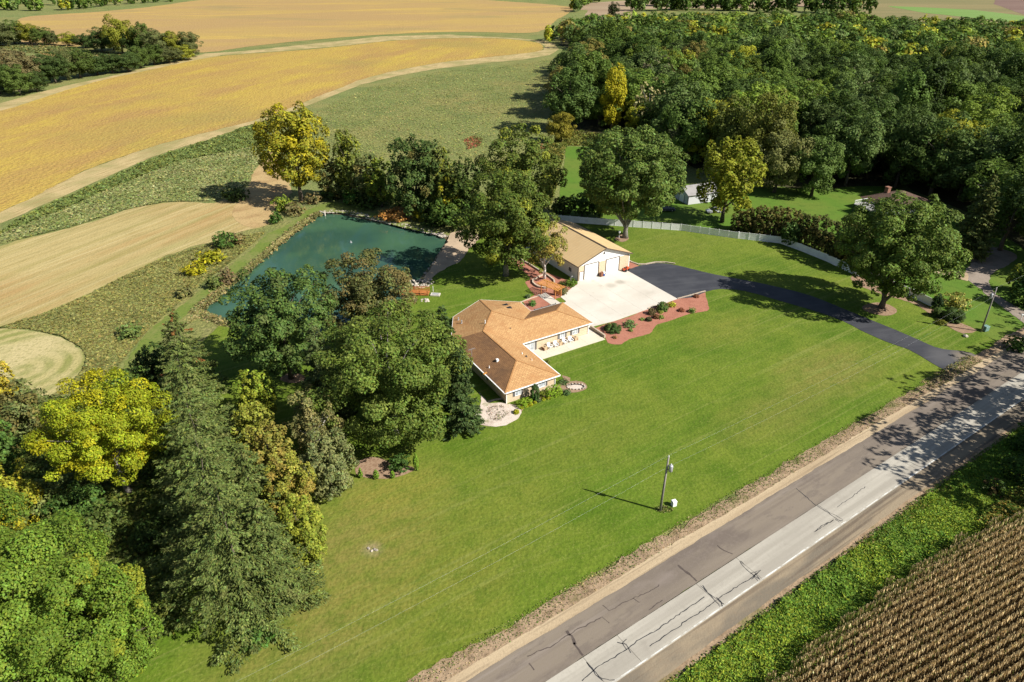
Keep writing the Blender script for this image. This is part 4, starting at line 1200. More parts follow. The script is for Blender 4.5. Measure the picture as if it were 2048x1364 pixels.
m1, m2 = (-1, 0), (0, -1)
window(house, (2.75, 0.62), e1, m2, 1.15, 1.0, 2.25, 0.36)
window(house, (7.3, 0.62), e1, m2, 1.5, 1.0, 2.25, 0.38)
window(house, (12.5, 12.62), e1, m2, 1.9, 0.18, 2.25, 0.5, 'patio_door', 'blind', 1)
window(house, (19.6, 12.62), e1, m2, 1.1, 0.95, 2.25, 0.42)
window(house, (22.5, 12.62), e1, m2, 1.2, 0.95, 2.25, 0.42)
window(house, (9.88, 6.5), (0, 1), (1, 0), 1.4, 1.0, 2.2, 0.38)
window(house, (25.48, 17.0), (0, 1), (1, 0), 4.8, 0.18, 2.4, 0, 'garage_door', 'white', 3)
window(house, (0.62, 8.0), (0, 1), (-1, 0), 1.4, 1.0, 2.2, 0.38)
for (u, v) in ((0.55, 0.55), (9.95, 0.55), (25.55, 12.55)):
    MB().box(u - 0.05, u + 0.05, v - 0.05, v + 0.05, 0.1, EZ - 0.2).build('downspout', M['white'], house)
def on_roof(px, py):
    u, v = 0, 0
    z = 3.5
    for _ in range(12):
        x, y = G(px, py, z)
        dx, dy = x - HO[0], y - HO[1]
        u = dx * math.cos(HA) + dy * math.sin(HA); v = -dx * math.sin(HA) + dy * math.cos(HA)
        z = 0.5 * z + 0.5 * roofz(u, v)
    return u, v, roofz(u, v)
zz2 = lambda s: (880 + s[0] / 4.872, 580 + s[1] / 4.872)
for s in ((635, 147), (670, 174)):
    u, v, z = on_roof(*zz2(s))
    sl = roofz(u + 0.3, v) - roofz(u - 0.3, v)
    k = MB()
    k.box(u - 0.55, u + 0.55, v - 0.35, v + 0.35, z - 0.2, z + 0.1)
    so = k.build('skylight', M['trim_brown'], house)
    k = MB(); k.box(u - 0.47, u + 0.47, v - 0.27, v + 0.27, z + 0.105, z + 0.125); k.build('pane', M['darkglass'], so)
for s, r_, hh, mt in [((685, 383), 0.12, 0.3, 'darkmetal'), ((440, 322), 0.08, 0.6, 'white'), ((800, 622), 0.07, 0.3, 'white'), ((840, 650), 0.13, 0.25, 'darkmetal'), ((895, 683), 0.05, 0.3, 'white'), ((480, 757), 0.07, 0.35, 'white'), ((180, 290), 0.12, 0.5, 'greymetal'), ((212, 322), 0.12, 0.6, 'greymetal')]:
    u, v, z = on_roof(*zz2(s))
    mb = MB(); mb.tube([(u, v, z - 0.1), (u, v, z + hh)], [r_, r_], 8); mb.tube([(u, v, z - 0.02), (u, v, z + 0.06)], [r_ * 1.9, r_ * 1.1], 8)
    mb.build('vent_pipe', M[mt], house)
u, v, z = on_roof(*zz2((558, 692)))
MB().box(u - 0.22, u + 0.22, v - 0.22, v + 0.22, z - 0.15, z + 0.4).build('chimney_flue', M['white'], house, bevel=0.03)
u, v, z = on_roof(*zz2((440, 815)))
MB().box(u - 0.35, u + 0.35, v - 0.12, v + 0.12, z - 0.1, z + 0.15).build('roof_vent', M['cedar'], house, bevel=0.02)
u, v, z = on_roof(*zz2((310, 645)))
mb = MB(); mb.tube([(u, v, z - 0.1), (u, v, z + 1.5)], [0.03, 0.03], 6)
mb.bar((u - 0.7, v, z + 1.4), (u + 0.7, v + 0.1, z + 1.4), 0.03, 0.03)
for k in (-0.6, -0.3, 0, 0.3, 0.6): mb.bar((u + k, v - 0.35, z + 1.42), (u + k, v + 0.35, z + 1.42), 0.02, 0.02)
mb.build('antenna', M['greymetal'], house)

# screen behind the east wing
scr = empty('privacy_screen', HW(20.8, 24.2) + (0,), HA, 'low grey slatted screen standing behind the house eave by the courtyard', 'screen')
for k in range(5):
    MB().box(0, 5.2, -0.03, 0.03, 0.12 + k * 0.28, 0.36 + k * 0.28).build('slat', M['shutter'], scr)
for k in range(4):
    MB().box(k * 1.72 - 0.05, k * 1.72 + 0.05, 0.035, 0.13, 0, 1.6).build('post', M['darkmetal'], scr)

# ------------------------------------------------------------------ barn garage
barn = empty('pole_barn', (HO[0], HO[1], 0), HA, 'big white pole barn with tan metal gable roof and two garage doors', 'barn')
U0, U1, V0, V1_, BE, BR = 37.7, 51.9, 33.0, 55.0, 4.0, 6.65
UM = (U0 + U1) / 2
mb = MB()
mb.quad((U0, V0, 0), (U1, V0, 0), (U1, V0, BE), (UM, V0, BR - 0.15), (U0, V0, BE))
mb.quad((U1, V1_, 0), (U0, V1_, 0), (U0, V1_, BE), (UM, V1_, BR - 0.15), (U1, V1_, BE))
mb.quad((U0, V1_, 0), (U0, V0, 0), (U0, V0, BE), (U0, V1_, BE))
mb.quad((U1, V0, 0), (U1, V1_, 0), (U1, V1_, BE), (U1, V0, BE))
mb.build('wall', M['whitesteel'], barn)
ov, oe = 0.55, 0.5
sl = (BR - BE) / (UM - U0)
for s in (-1, 1):
    eu = UM + s * (UM - U0 + oe)
    ez = BE - sl * oe
    mb = MB()
    th = 0.1
    pts = [(UM, V0 - ov, BR), (UM, V1_ + ov, BR), (eu, V1_ + ov, ez), (eu, V0 - ov, ez)]
    n = len(mb.v); mb.v += [(p[0], p[1], p[2] + 0.06) for p in pts] + [(p[0], p[1], p[2] - th + 0.06) for p in pts]
    fs = [(0, 1, 2, 3), (7, 6, 5, 4), (0, 4, 5, 1), (1, 5, 6, 2), (2, 6, 7, 3), (3, 7, 4, 0)]
    mb.f += fs if s < 0 else [f[::-1] for f in fs]
    mb.uv += [None] * 6
    r_ = mb.build('roof', M['tanmetal'], barn)
    # standing ribs
    rb = MB()
    v = V0 - ov + 0.45
    while v < V1_ + ov:
        rb.bar((UM, v, BR + 0.07), (eu, v, ez + 0.07), 0.05, 0.035)
        v += 0.91
    rb.build('roof_rib', M['tanmetal'], r_)['kind'] = 'stuff'
    mb = MB(); mb.bar((UM, V0 - ov - 0.03, BR - 0.02), (eu, V0 - ov - 0.03, ez - 0.02), 0.05, 0.24); mb.build('rake_trim', M['trim_brown'], barn)
    mb = MB(); mb.bar((eu + s * 0.06, V0 - ov, ez - 0.03), (eu + s * 0.06, V1_ + ov, ez - 0.03), 0.1, 0.14); mb.build('gutter', M['trim_brown'], barn)
MB().bar((UM, V0 - ov, BR + 0.1), (UM, V1_ + ov, BR + 0.1), 0.32, 0.05).build('ridge_cap', M['trim_brown'], barn)
def stonebox(u0, u1, z1, name='stone_veneer'):
    mb = MB()
    y = V0 - 0.08
    mb.quad((u0, y, 0), (u1, y, 0), (u1, y, z1), (u0, y, z1), uv=[(0, 0), (u1 - u0, 0), (u1 - u0, z1), (0, z1)])
    mb.quad((u0, V0, 0), (u0, y, 0), (u0, y, z1), (u0, V0, z1), uv=[(0, 0), (.1, 0), (.1, z1), (0, z1)])
    mb.quad((u1, y, 0), (u1, V0, 0), (u1, V0, z1), (u1, y, z1), uv=[(0, 0), (.1, 0), (.1, z1), (0, z1)])
    mb.quad((u0, y, z1), (u1, y, z1), (u1, V0, z1), (u0, V0, z1), uv=[(0, 0), (1, 0), (1, .1), (0, .1)])
    mb.build(name, M['tanbrick'], barn)
stonebox(37.85, 39.2, 3.55); stonebox(43.35, 45.15, 3.55); stonebox(49.2, 51.75, 3.55)
for u0, u1 in ((39.35, 43.2), (45.3, 49.05)):
    dr = empty('garage_door', (0, 0, 0), 0, parent=barn)
    for k in range(5):
        mb = MB(); mb.box(u0 + 0.08, u1 - 0.08, V0 - 0.06, V0 - 0.01, 0.18 + k * 0.68, 0.18 + k * 0.68 + 0.665)
        mb.build('panel', M['white'], dr, bevel=0.012)
    mb = MB()
    mb.box(u0 - 0.06, u0 + 0.07, V0 - 0.14, V0 - 0.005, 0.16, 3.7); mb.box(u1 - 0.07, u1 + 0.06, V0 - 0.14, V0 - 0.005, 0.16, 3.7); mb.box(u0 + 0.07, u1 - 0.07, V0 - 0.14, V0 - 0.005, 3.6, 3.7)
    mb.build('frame', M['trim_brown'], dr)
mb = MB(); mb.box(38.1, 39.0, V0 - 0.13, V0 - 0.085, 0.18, 2.2); sdr = mb.build('service_door', M['white'], barn)
mb = MB(); mb.box(38.0, 38.09, V0 - 0.15, V0 - 0.085, 0.18, 2.3); mb.box(39.01, 39.1, V0 - 0.15, V0 - 0.085, 0.18, 2.3); mb.box(38.09, 39.01, V0 - 0.15, V0 - 0.085, 2.21, 2.3); mb.build('frame', M['trim_brown'], sdr)
MB().tube([(38.85, V0 - 0.2, 1.1), (38.95, V0 - 0.2, 1.1)], [0.03, 0.03], 6).build('handle', M['darkmetal'], sdr)
for u in (44.6,):
    mb = MB(); mb.box(u - 0.12, u + 0.12, V0 - 0.2, V0 - 0.005, 5.2, 5.65); mb.build('gable_lamp', M['darkmetal'], barn, bevel=0.02)
for v in (36, 40.5, 45, 49.5):
    window(barn, (U0, v), (0, 1), (-1, 0), 1.3, 1.3, 2.4, 0, 'window', 'darkglass', 1)
for u in (U0, U1 + .02):
    MB().box(u - 0.1, u + 0.1, V0 - 0.1, V0 + 0.08, 0, BE - 0.15).build('corner_trim', M['trim_brown'] if u == U0 else M['white'], barn)

def local(u, v): return HW(u, v) + (0.0,)
# things at the barn front
bl = empty('barrel', HW(44.35, 32.3) + (0.18,), HA, 'blue and white plastic barrel standing between the garage doors', 'barrel')
MB().tube([(0, 0, 0), (0, 0, .1), (0, 0, .35), (0, 0, .6), (0, 0, .62)], [.28, .3, .32, .3, .24], 14).build('drum', M['blue'], bl, smooth=True)
MB().tube([(0, 0, .62), (0, 0, .72), (0, 0, .95), (0, 0, 1.0)], [.31, .31, .29, .2], 14).build('lid', M['white'], bl, smooth=True)
ch = empty('wooden_crate', HW(43.7, 32.35) + (0.18,), HA + 0.2, 'red brown wooden crate leaning beside the blue barrel', 'crate')
for k in range(4): MB().box(-.32, .32, -.28, .28, .02 + k * .24, .22 + k * .24).build('board', M['redwood'], ch)
for sx in (-1, 1):
    MB().box(sx * .36 - .03, sx * .36 + .03, -.3, .3, 0, 1.02).build('post', M['redwood'], ch)
mw = empty('lawn_tractor', HW(50.4, 32.0) + (0.18,), HA + 0.3, 'orange red lawn tractor parked at the right end of the barn front', 'lawn tractor')
MB().extrude_y([(-.85, .3), (.85, .3), (.9, .55, 1), (.8, .8, 1), (.25, .85, 1), (.15, .5, 1), (-.3, .5, 1), (-.45, .7, 1), (-.85, .68, 1)], -.35, .35, .06).build('body', M['orange'], mw)
MB().box(-.42, -.0, -.22, .22, .55, .66).box(-.52, -.43, -.22, .22, .58, 1.0).build('seat', M['rubber'], mw, bevel=.03)
for x, r in ((.6, .24), (-.55, .34)):
    for s in (-1, 1):
        MB().tube([(x, s * .36, r), (x, s * .54, r)], [r, r], 12).build('wheel', M['rubber'], mw)
mb = MB(); mb.tube([(.25, 0, .8), (.08, 0, 1.02)], [.03, .03], 6); mb.tube([(.1, -.16, 1.04), (.1, .16, 1.04)], [.025, .025], 6); mb.build('steering_wheel', M['rubber'], mw)
mb = MB(); mb.tube([(0, 0, 0), (0, 0, 1.1), (.12, 0, 1.35), (.3, 0, 1.4), (.42, 0, 1.25)], [.06, .06, .055, .05, .05], 8)
ps = mb.build('vent_stand', M['white'], None, smooth=True, loc=HW(36.3, 33.7) + (0,)); tag(ps, 'white hooked standpipe in the shade beside the barn corner', 'standpipe')

# ------------------------------------------------------------------ pergola
pg = empty('pergola', HW(28.7, 30.2) + (0,), HA + R(16.8), 'orange timber pergola with slatted top over the courtyard walk', 'pergola')
for sx, sy in ((-.95, -2.0), (.95, -2.0), (-.95, 1.9), (.95, 1.9)):
    MB().box(sx - .08, sx + .08, sy - .08, sy + .08, 0, 2.3).build('post', M['bridgewood'], pg)
for sx in (-1.05, 1.05):
    MB().box(sx - .04, sx + .04, -2.85, 2.85, 2.31, 2.5).build('beam', M['cedar'], pg)
n_r = 13
for k in range(n_r):
    y = -2.7 + k * 5.4 / (n_r - 1)
    MB().box(-1.45, 1.45, y - .07, y + .07, 2.505, 2.57).build('rafter', M['cedar'], pg)
for k in range(9):
    y = -1.75 + k * .2
    MB().box(.97, 1.02, y, y + .13, .25, 1.8).build('slat', M['bridgewood'], pg)

# ------------------------------------------------------------------ block walls / edging
def block_wall(label, pts, h, bl=0.42, dep=0.3, name='block_wall', cap=True, cat='garden wall', mat='block'):
    W = [np.array(p) for p in pts]
    root = empty(name, (*W[0], 0), 0, label, cat)
    rng = np.random.default_rng(len(label))
    courses = max(1, int(round(h / 0.19)))
    mb = MB(); cp = MB()
    o = W[0]
    for c in range(courses):
        for a, b in zip(W[:-1], W[1:]):
            L = np.linalg.norm(b - a); d = (b - a) / L; nn = np.array([-d[1], d[0]])
            k = max(1, int(L / bl))
            for j in range(k):
                cc = a + d * (L * (j + 0.5) / k) - o
                hh = L / k / 2 - 0.012
                (mb if c < courses - 1 or not cap else cp).obox(cc + nn * rng.normal() * .012, d, nn, hh, dep / 2 + rng.random() * .02, c * h / courses + (0.004 if c else -0.05), (c + 1) * h / courses - 0.004)
    if mb.v: mb.build('block_course', M[mat], root)['kind'] = 'stuff'
    if cp.v: cp.build('cap_course', M['block'], root)['kind'] = 'stuff'
    return root
block_wall('white capped block retaining wall at the end of the patio', [HW(27.35, 14.1), HW(27.4, 12.0), HW(27.45, 9.7)], .75)
za = lambda s: (1000 + s[0] / 9.744, 500 + s[1] / 9.744)
block_wall('curved block wall of the planter beside the pergola', [G(*za(s)) for s in ((640, 600), (640, 660), (690, 710), (760, 745), (850, 760), (940, 765))], .55)
block_wall('straight tan block wall of the planter under the birch', [G(*za(s)) for s in ((650, 600), (750, 540), (840, 500))], .4)
block_wall('long tan block wall running from the birch behind the big tree', [G(*za(s)) for s in ((850, 470), (700, 380), (560, 290), (440, 230), (330, 150))], .5)
block_wall('tan block wall between the birch and the barn', [G(*za(s)) for s in ((910, 500), (1000, 570), (1050, 610), (1060, 665))], .5)
block_wall('row of pale edging blocks between courtyard mulch and lawn', [G(*za(s)) for s in ((400, 1030), (500, 990), (620, 945), (720, 915), (740, 905))], .22, .35)
block_wall('curved block edging between the barn, mulch and asphalt drive', [G(*p) for p in ((1255, 521), (1264, 526), (1276, 530), (1290, 530), (1310, 526), (1330, 526), (1350, 529))], .35)
block_wall('low tan block edging along the top of the red mulch bed', [G(*p) for p in ((1355, 598.5), (1380, 592), (1404, 585), (1411, 583.5))], .25)
block_wall('short dark stepped block edging beside the round topped bush', [G(*p) for p in ((1296, 619), (1306, 614.5), (1316, 613))], .35)
block_wall('pale stone kerb along the house corner gravel', [G(*p) for p in ((975, 805), (990, 801), (1011, 797))], .2, .4)

# fire ring
fr = empty('fire_ring', HW(13.1, -1.2) + (0.14,), 0, 'pale oval stone bed with a dark edging hoop beside the lawn', 'stone bed')
rg = np.random.default_rng(9)
for k in range(16):
    a = k / 16 * 6.283
    MB().box(-.14, .14, -.12, .12, 0, .16 + .05 * rg.random()).build('stone', M['stone'], fr, loc=(math.cos(a) * 1.5, math.sin(a) * .85, 0), rz=a + .3, bevel=.03)
mb = MB(); pts = [(math.cos(a) * 1.2, math.sin(a) * .65, .06) for a in np.linspace(-.6, 2.4, 14)]; mb.tube(pts, [.07] * 14, 6); mb.build('hoop', M['rubber'], fr)
mb = MB(); mb.prism([(math.cos(a) * 1.3, math.sin(a) * .7) for a in np.linspace(0, 6.28, 25)[:-1]], 0, .035); mb.build('gravel_fill', M['whitegravel'], fr)

# ------------------------------------------------------------------ patio furniture
def adirondack(loc, rz, label):
    t = empty('lounge_chair', loc, rz, label, 'chair', 'white patio chairs along the house front')
    # faces -y
    for k in range(5):
        MB().box(-.3, .3, -.36 + k * .13, -.25 + k * .13, .36 - k * .025, .385 - k * .025).build('seat_slat', M['white'], t)
    for k in range(5):
        x = -.26 + k * .13
        mb = MB(); top = 1.02 - abs(k - 2) * .05
        mb.bar((x, .28, .28), (x * 1.15, .56, top), .115, .025); mb.build('back_slat', M['white'], t)
    for s in (-1, 1):
        MB().box(s * .38 - .07, s * .38 + .07, -.42, .42, .56, .585).build('armrest', M['white'], t)
        MB().box(s * .33 - .02, s * .33 + .02, -.4, -.3, 0, .56).build('leg', M['white'], t)
        mb = MB(); mb.bar((s * .33, -.35, .33), (s * .33, .62, .05), .03, .1); mb.build('leg', M['white'], t)
    return t
def patio_table(loc, rz, label):
    t = empty('patio_table', loc, rz, label, 'table', 'tan patio tables along the house front')
    MB().box(-.42, .42, -.42, .42, .56, .62).build('table_top', M['wicker'], t, bevel=.01)
    MB().box(-.14, .14, -.14, .14, .625, .66).build('burner_plate', M['darkmetal'], t)
    for sx in (-1, 1):
        for sy in (-1, 1):
            MB().box(sx * .36 - .04, sx * .36 + .04, sy * .36 - .04, sy * .36 + .04, 0, .56).build('leg', M['redwood'], t)
    for s in (-1, 1):
        MB().box(-.31, .31, s * .37 - .012, s * .37 + .012, .1, .55).build('side_panel', M['wicker'], t)
        MB().box(s * .37 - .012, s * .37 + .012, -.31, .31, .1, .55).build('side_panel', M['redwood'], t)
    return t
PZ = .18
patio_table(HW(15.2, 11.75) + (PZ,), HA + .1, 'tan patio table nearest the patio door with its red brown side showing')
adirondack(HW(16.35, 11.7) + (PZ,), HA + .25, 'white patio chair directly right of the table by the patio door')
adirondack(HW(17.6, 11.6) + (PZ,), HA - .15, 'white patio chair directly left of the middle patio table')
patio_table(HW(18.6, 11.8) + (PZ,), HA, 'tan patio table in the middle of the row of chairs')
adirondack(HW(19.7, 11.75) + (PZ,), HA + .1, 'white patio chair directly right of the middle patio table')
adirondack(HW(20.95, 11.65) + (PZ,), HA - .1, 'white patio chair directly left of the far patio table')
patio_table(HW(22.1, 11.85) + (PZ,), HA, 'tan patio table farthest from the patio door, under the last window')

# ------------------------------------------------------------------ vinyl fence
def fence_run(name, label, pts, hgt=1.83, sp=2.44):
    W = [np.array(G(*p)) for p in pts]
    root = empty(name, (*W[0], 0), 0, label, 'fence', 'white vinyl fence along the neighbor boundary')
    o = W[0]
    pm = MB().box(-.065, .065, -.065, .065, 0, hgt + .06); pm.box(-.085, .085, -.085, .085, hgt + .061, hgt + .1)
    pme = pm.mesh('post', M['vinyl'])
    first = True
    for a, b in zip(W[:-1], W[1:]):
        L = np.linalg.norm(b - a); d = (b - a) / L; k = max(1, int(round(L / sp))); ang = math.atan2(d[1], d[0])
        seg = L / k
        q = MB(); hw = seg / 2 - .07
        for i in range(12):
            x0 = -hw + 2 * hw * i / 12
            q.box(x0 + .004, x0 + 2 * hw / 12 - .004, -.018, .018, .16, hgt - .13)
        q.box(-hw, hw, -.03, .03, .06, .16); q.box(-hw, hw, -.03, .03, hgt - .13, hgt - .01)
        pan = q.mesh('panel', M['vinyl'])
        for j in range(k):
            c = a + d * seg * (j + .5) - o
            po = bpy.data.objects.new('panel', pan); C.objects.link(po); po.parent = root; po.location = (c[0], c[1], 0); po.rotation_euler = (0, 0, ang)
            for e in ((0,) if j < k - 1 else (0, 1)):
                if j == 0 and e == 0 and not first: continue
                c = a + d * seg * (j + e) - o
                po = bpy.data.objects.new('post', pme); C.objects.link(po); po.parent = root; po.location = (c[0], c[1], 0); po.rotation_euler = (0, 0, ang)
        first = False
    return root
fence_run('vinyl_fence', 'long white vinyl fence from behind the barn to the hedge', [(1080, 440), (1104.5, 442), (1174.6, 448), (1361, 461.7), (1475, 478)])
fence_run('vinyl_fence', 'white vinyl fence run curving in front of the dark hedge', [(1476, 477.5), (1559, 487), (1600, 502), (1654, 524), (1716, 554)])
fence_run('vinyl_fence', 'white vinyl fence run behind the lone big tree by the road', [(1726, 546), (1781, 577), (1823, 595), (1862, 614)])

# ------------------------------------------------------------------ shed, neighbor house, vehicles
sx, sy = G(1375, 410); sx2, sy2 = G(1348, 395)
sa = math.atan2(sy2 - sy, sx2 - sx) - R(90)
sh = empty('garden_shed', (sx, sy, 0), sa, 'white gabled garden shed with pale roof behind the yellow green tree', 'shed')
SW, SLn, SE, SR = math.dist((sx, sy), (sx2, sy2)), 10.0, 3.0, 4.6
mb = MB()
mb.quad((0, SW, 0), (0, 0, 0), (0, 0, SE), (0, SW / 2, SR - .1), (0, SW, SE)); mb.quad((SLn, 0, 0), (SLn, SW, 0), (SLn, SW, SE), (SLn, SW / 2, SR - .1), (SLn, 0, SE))
mb.quad((0, 0, 0), (SLn, 0, 0), (SLn, 0, SE), (0, 0, SE)); mb.quad((SLn, SW, 0), (0, SW, 0), (0, SW, SE), (SLn, SW, SE))
mb.build('wall', M['shedwall'], sh)
for s, y1 in ((-1, -.4), (1, SW + .4)):
    mb = MB(); z1 = SE - .4 * (SR - SE) / (SW / 2)
    p = [(-.4, SW / 2, SR), (SLn + .4, SW / 2, SR), (SLn + .4, y1, z1), (-.4, y1, z1)]
    mb.v += p + [(a, b, c - .1) for a, b, c in p]
    fs = [(0, 3, 2, 1), (4, 5, 6, 7), (0, 1, 5, 4), (1, 2, 6, 5), (2, 3, 7, 6), (3, 0, 4, 7)]
    mb.f += fs if s < 0 else [f[::-1] for f in fs]; mb.uv += [None] * 6
    mb.build('roof', M['greyroof'], sh)
mb = MB(); mb.box(-.06, -.01, SW * .28, SW * .62, .05, 2.3); dd = mb.build('door', M['white'], sh)
mb = MB(); mb.box(-.09, -.01, SW * .28 - .12, SW * .28 - .01, .05, 2.4); mb.box(-.09, -.01, SW * .62 + .01, SW * .62 + .12, .05, 2.4); mb.build('frame', M['darkmetal'], dd)
mb = MB(); mb.box(-.1, .1, -.1, .1, 0, SE - .2); mb.build('corner_trim', M['darkmetal'], sh)

nx, ny = G(1776, 436)
na = R(24)
nh = empty('neighbor_house', (nx, ny, 0), na, 'brown roofed neighbor house half hidden behind the big lawn tree', 'house')
NL, NWd, NE_ = 14.5, 9.5, 3.0
mb = MB(); q = [(0, 0), (NL, 0), (NL, NWd), (0, NWd)]
for i in range(4):
    a, b = q[i], q[(i + 1) % 4]; mb.quad((*a, 0), (*b, 0), (*b, NE_), (*a, NE_))
mb.build('wall', M['white'], nh)
mb = MB(); o_ = .6; rz_ = 5.1
E_ = [(-o_, -o_, NE_), (NL + o_, -o_, NE_), (NL + o_, NWd + o_, NE_), (-o_, NWd + o_, NE_)]
r1, r2 = (NWd / 2, NWd / 2, rz_), (NL - NWd / 2, NWd / 2, rz_)
for f in ((E_[0], E_[1], r2, r1), (E_[1], E_[2], r2), (E_[2], E_[3], r1, r2), (E_[3], E_[0], r1)): mb.quad(*f, uv=planar_uv(list(f)))
mb.quad(*E_[::-1], uv=planar_uv(E_))
nr_ = mb.build('roof', M['brownroof'], nh)
mb = MB()
for z0, z1, w_ in ((3.6, 6.1, .55), (6.101, 6.3, .62)):
    for (a, b, c_, d_) in (((5.2 - w_, 6.3 - w_), (5.2 + w_, 6.3 - w_), 0, 0), ((5.2 + w_, 6.3 - w_), (5.2 + w_, 6.3 + w_), 0, 0), ((5.2 + w_, 6.3 + w_), (5.2 - w_, 6.3 + w_), 0, 0), ((5.2 - w_, 6.3 + w_), (5.2 - w_, 6.3 - w_), 0, 0)):
        mb.quad((*a, z0), (*b, z0), (*b, z1), (*a, z1), uv=[(0, 0), (2 * w_, 0), (2 * w_, z1 - z0), (0, z1 - z0)])
    mb.quad((5.2 - w_, 6.3 - w_, z1), (5.2 + w_, 6.3 - w_, z1), (5.2 + w_, 6.3 + w_, z1), (5.2 - w_, 6.3 + w_, z1), uv=[(0, 0), (1, 0), (1, 1), (0, 1)])
mb.build('chimney', M['redbrick'], nh)
dk = MB(); dk.box(-5.2, -.05, 2.0, 7.6, 2.2, 2.4); dko = dk.build('deck', M['deckgrey'], nh)
for px_, py_ in ((-5.1, 2.1), (-5.1, 7.5), (-2.6, 2.1), (-2.6, 7.5)): MB().box(px_ - .07, px_ + .07, py_ - .07, py_ + .07, 0, 2.19).build('post', M['darkmetal'], dko)
for a, b in (((-5.15, 2.05), (-.1, 2.05)), ((-5.15, 7.55), (-.1, 7.55)), ((-5.15, 2.05), (-5.15, 7.55))):
    mb = MB(); mb.bar((*a, 3.35), (*b, 3.35), .1, .08); mb.bar((*a, 2.55), (*b, 2.55), .06, .06)
    k = int(math.dist(a, b) / .35)
    for i in range(k + 1):
        p = [a[j] + (b[j] - a[j]) * i / k for j in (0, 1)]; mb.bar((*p, 2.45), (*p, 3.3), .04, .04)
    mb.build('railing', M['white'], dko)
for u in (3, 7, 11.5): window(nh, (u, 0), (1, 0), (0, -1), 1.6, 1.0, 2.3, 0, 'window', 'darkglass', 1)

def car(name, loc, rz, label, paint, cat='car', L=4.6, W=1.8, H=1.45):
    t = empty(name, loc, rz, label, cat)
    h = L / 2
    MB().extrude_y([(-h, .35), (-h + .1, .28), (h - .1, .28), (h, .38), (h - .02, .68, 1), (h - .9, .85, 1), (-h + .7, .9, 1), (-h + .03, .8, 1)], -W / 2, W / 2, .08).build('body', M[paint], t, bevel=.03)
    MB().extrude_y([(-h + .55, .88), (h - 1.15, .86), (h - 1.95, H - .06, 1), (-h + 1.3, H - .06, 1)], -W / 2 + .1, W / 2 - .1, .16).build('window', M['darkglass'], t)
    MB().extrude_y([(-h + 1.25, H - .07), (h - 1.9, H - .07), (h - 2.1, H, 1), (-h + 1.5, H, 1)], -W / 2 + .24, W / 2 - .24, .06).build('roof', M[paint], t)
    for x in (-h + .85, h - .9):
        for s in (-1, 1):
            wh = MB().tube([(x, s * (W / 2 - .2), .33), (x, s * (W / 2 + .015), .33)], [.33, .33], 14).build('wheel', M['rubber'], t)
            MB().tube([(x, s * (W / 2 + .01), .33), (x, s * (W / 2 + .03), .33)], [.2, .18], 10).build('rim', M['greymetal'], wh)
    for s in (-1, 1):
        MB().box(h - .06, h + .005, s * .62 - .18, s * .62 + .18, .55, .68).build('headlight', M['white'], t)
    return t
car('parked_car', G(1333, 422) + (.06,), R(2), 'dark blue car parked in tree shade left of the white shed', 'navy')
car('parked_car', G(1428, 425) + (.06,), R(190), 'silver car half hidden by the yellow green tree trunk', 'silver')
rt = empty('garden_tractor', G(1246, 396) + (.06,), R(200), 'small red tractor glimpsed between the limbs of the big maple', 'tractor')
MB().extrude_y([(-.9, .45), (1.2, .45), (1.25, .9, 1), (.3, 1.05, 1), (.2, .8, 1), (-.9, .8, 1)], -.4, .4, .05).build('body', M['red'], rt)
MB().box(-.6, -.1, -.25, .25, .85, .95).box(-.7, -.6, -.25, .25, .9, 1.35).build('seat', M['rubber'], rt)
for x, r in ((.9, .3), (-.6, .5)):
    for s in (-1, 1): MB().tube([(x, s * .42, r), (x, s * .66, r)], [r, r], 12).build('wheel', M['rubber'], rt)
MB().box(-.9, .2, -.55, .55, 1.85, 1.93).build('canopy', M['red'], rt, bevel=.02)
for sx_, sy_ in ((-.8, -.45), (-.8, .45), (.1, -.45), (.1, .45)): MB().box(sx_ - .03, sx_ + .03, sy_ - .03, sy_ + .03, .7, 1.85).build('post', M['darkmetal'], rt)
gr = empty('grill', G(1298, 403) + (.06,), R(30), 'small black and white grill cart on the neighbor lawn', 'grill')
MB().extrude_y([(-.5, .7), (.5, .7), (.5, .95), (.3, 1.15), (-.3, 1.15), (-.5, .95)], -.3, .3).build('lid', M['white'], gr, bevel=.03)
MB().box(-.5, .5, -.3, .3, .1, .69).build('cabinet', M['rubber'], gr)
MB().box(.51, .95, -.28, .28, .66, .7).build('shelf', M['white'], gr)

# ------------------------------------------------------------------ utility poles and wires
p1 = G(1320, 1022) ; p2 = G(1962, 664)
pdir = np.array([p2[0] - p1[0], p2[1] - p1[1]]); PL = np.linalg.norm(pdir); pdir /= PL
p0 = (p1[0] - pdir[0] * PL, p1[1] - pdir[1] * PL)
p3 = (p2[0] + pdir[0] * PL, p2[1] + pdir[1] * PL)
def upole(loc, label, h, lean=0.0, xf=(0.42, -0.25)):
    t = empty('utility_pole', (*loc, 0), 0, label, 'utility pole')
    MB().tube([(0, 0, -.3), (lean * .5, 0, h * .5), (lean, 0, h)], [.17, .145, .11], 10).build('pole', M['polewood'], t, smooth=True)
    x, y = lean * .8 + xf[0], xf[1]
    tr = MB().tube([(x, y, h - 2.1), (x, y, h - 2.05), (x, y, h - 1.2), (x, y, h - 1.1)], [.2, .27, .27, .18], 14).build('transformer', M['greymetal'], t, smooth=True)
    MB().tube([(x, y, h - 1.1), (x, y, h - .98), (x, y, h - .86)], [.05, .07, .03], 8).build('bushing', M['white'], tr)
    mb = MB(); mb.bar((lean * .8, 0, h - 1.4), (x, y, h - 1.4), .06, .1); mb.bar((lean * .8, 0, h - 1.9), (x, y, h - 1.9), .06, .1); mb.build('bracket', M['darkmetal'], t)
    MB().tube([(lean, 0, h), (lean, 0, h + .1), (lean, 0, h + .25)], [.05, .08, .04], 8).build('insulator', M['white'], t)
    return t
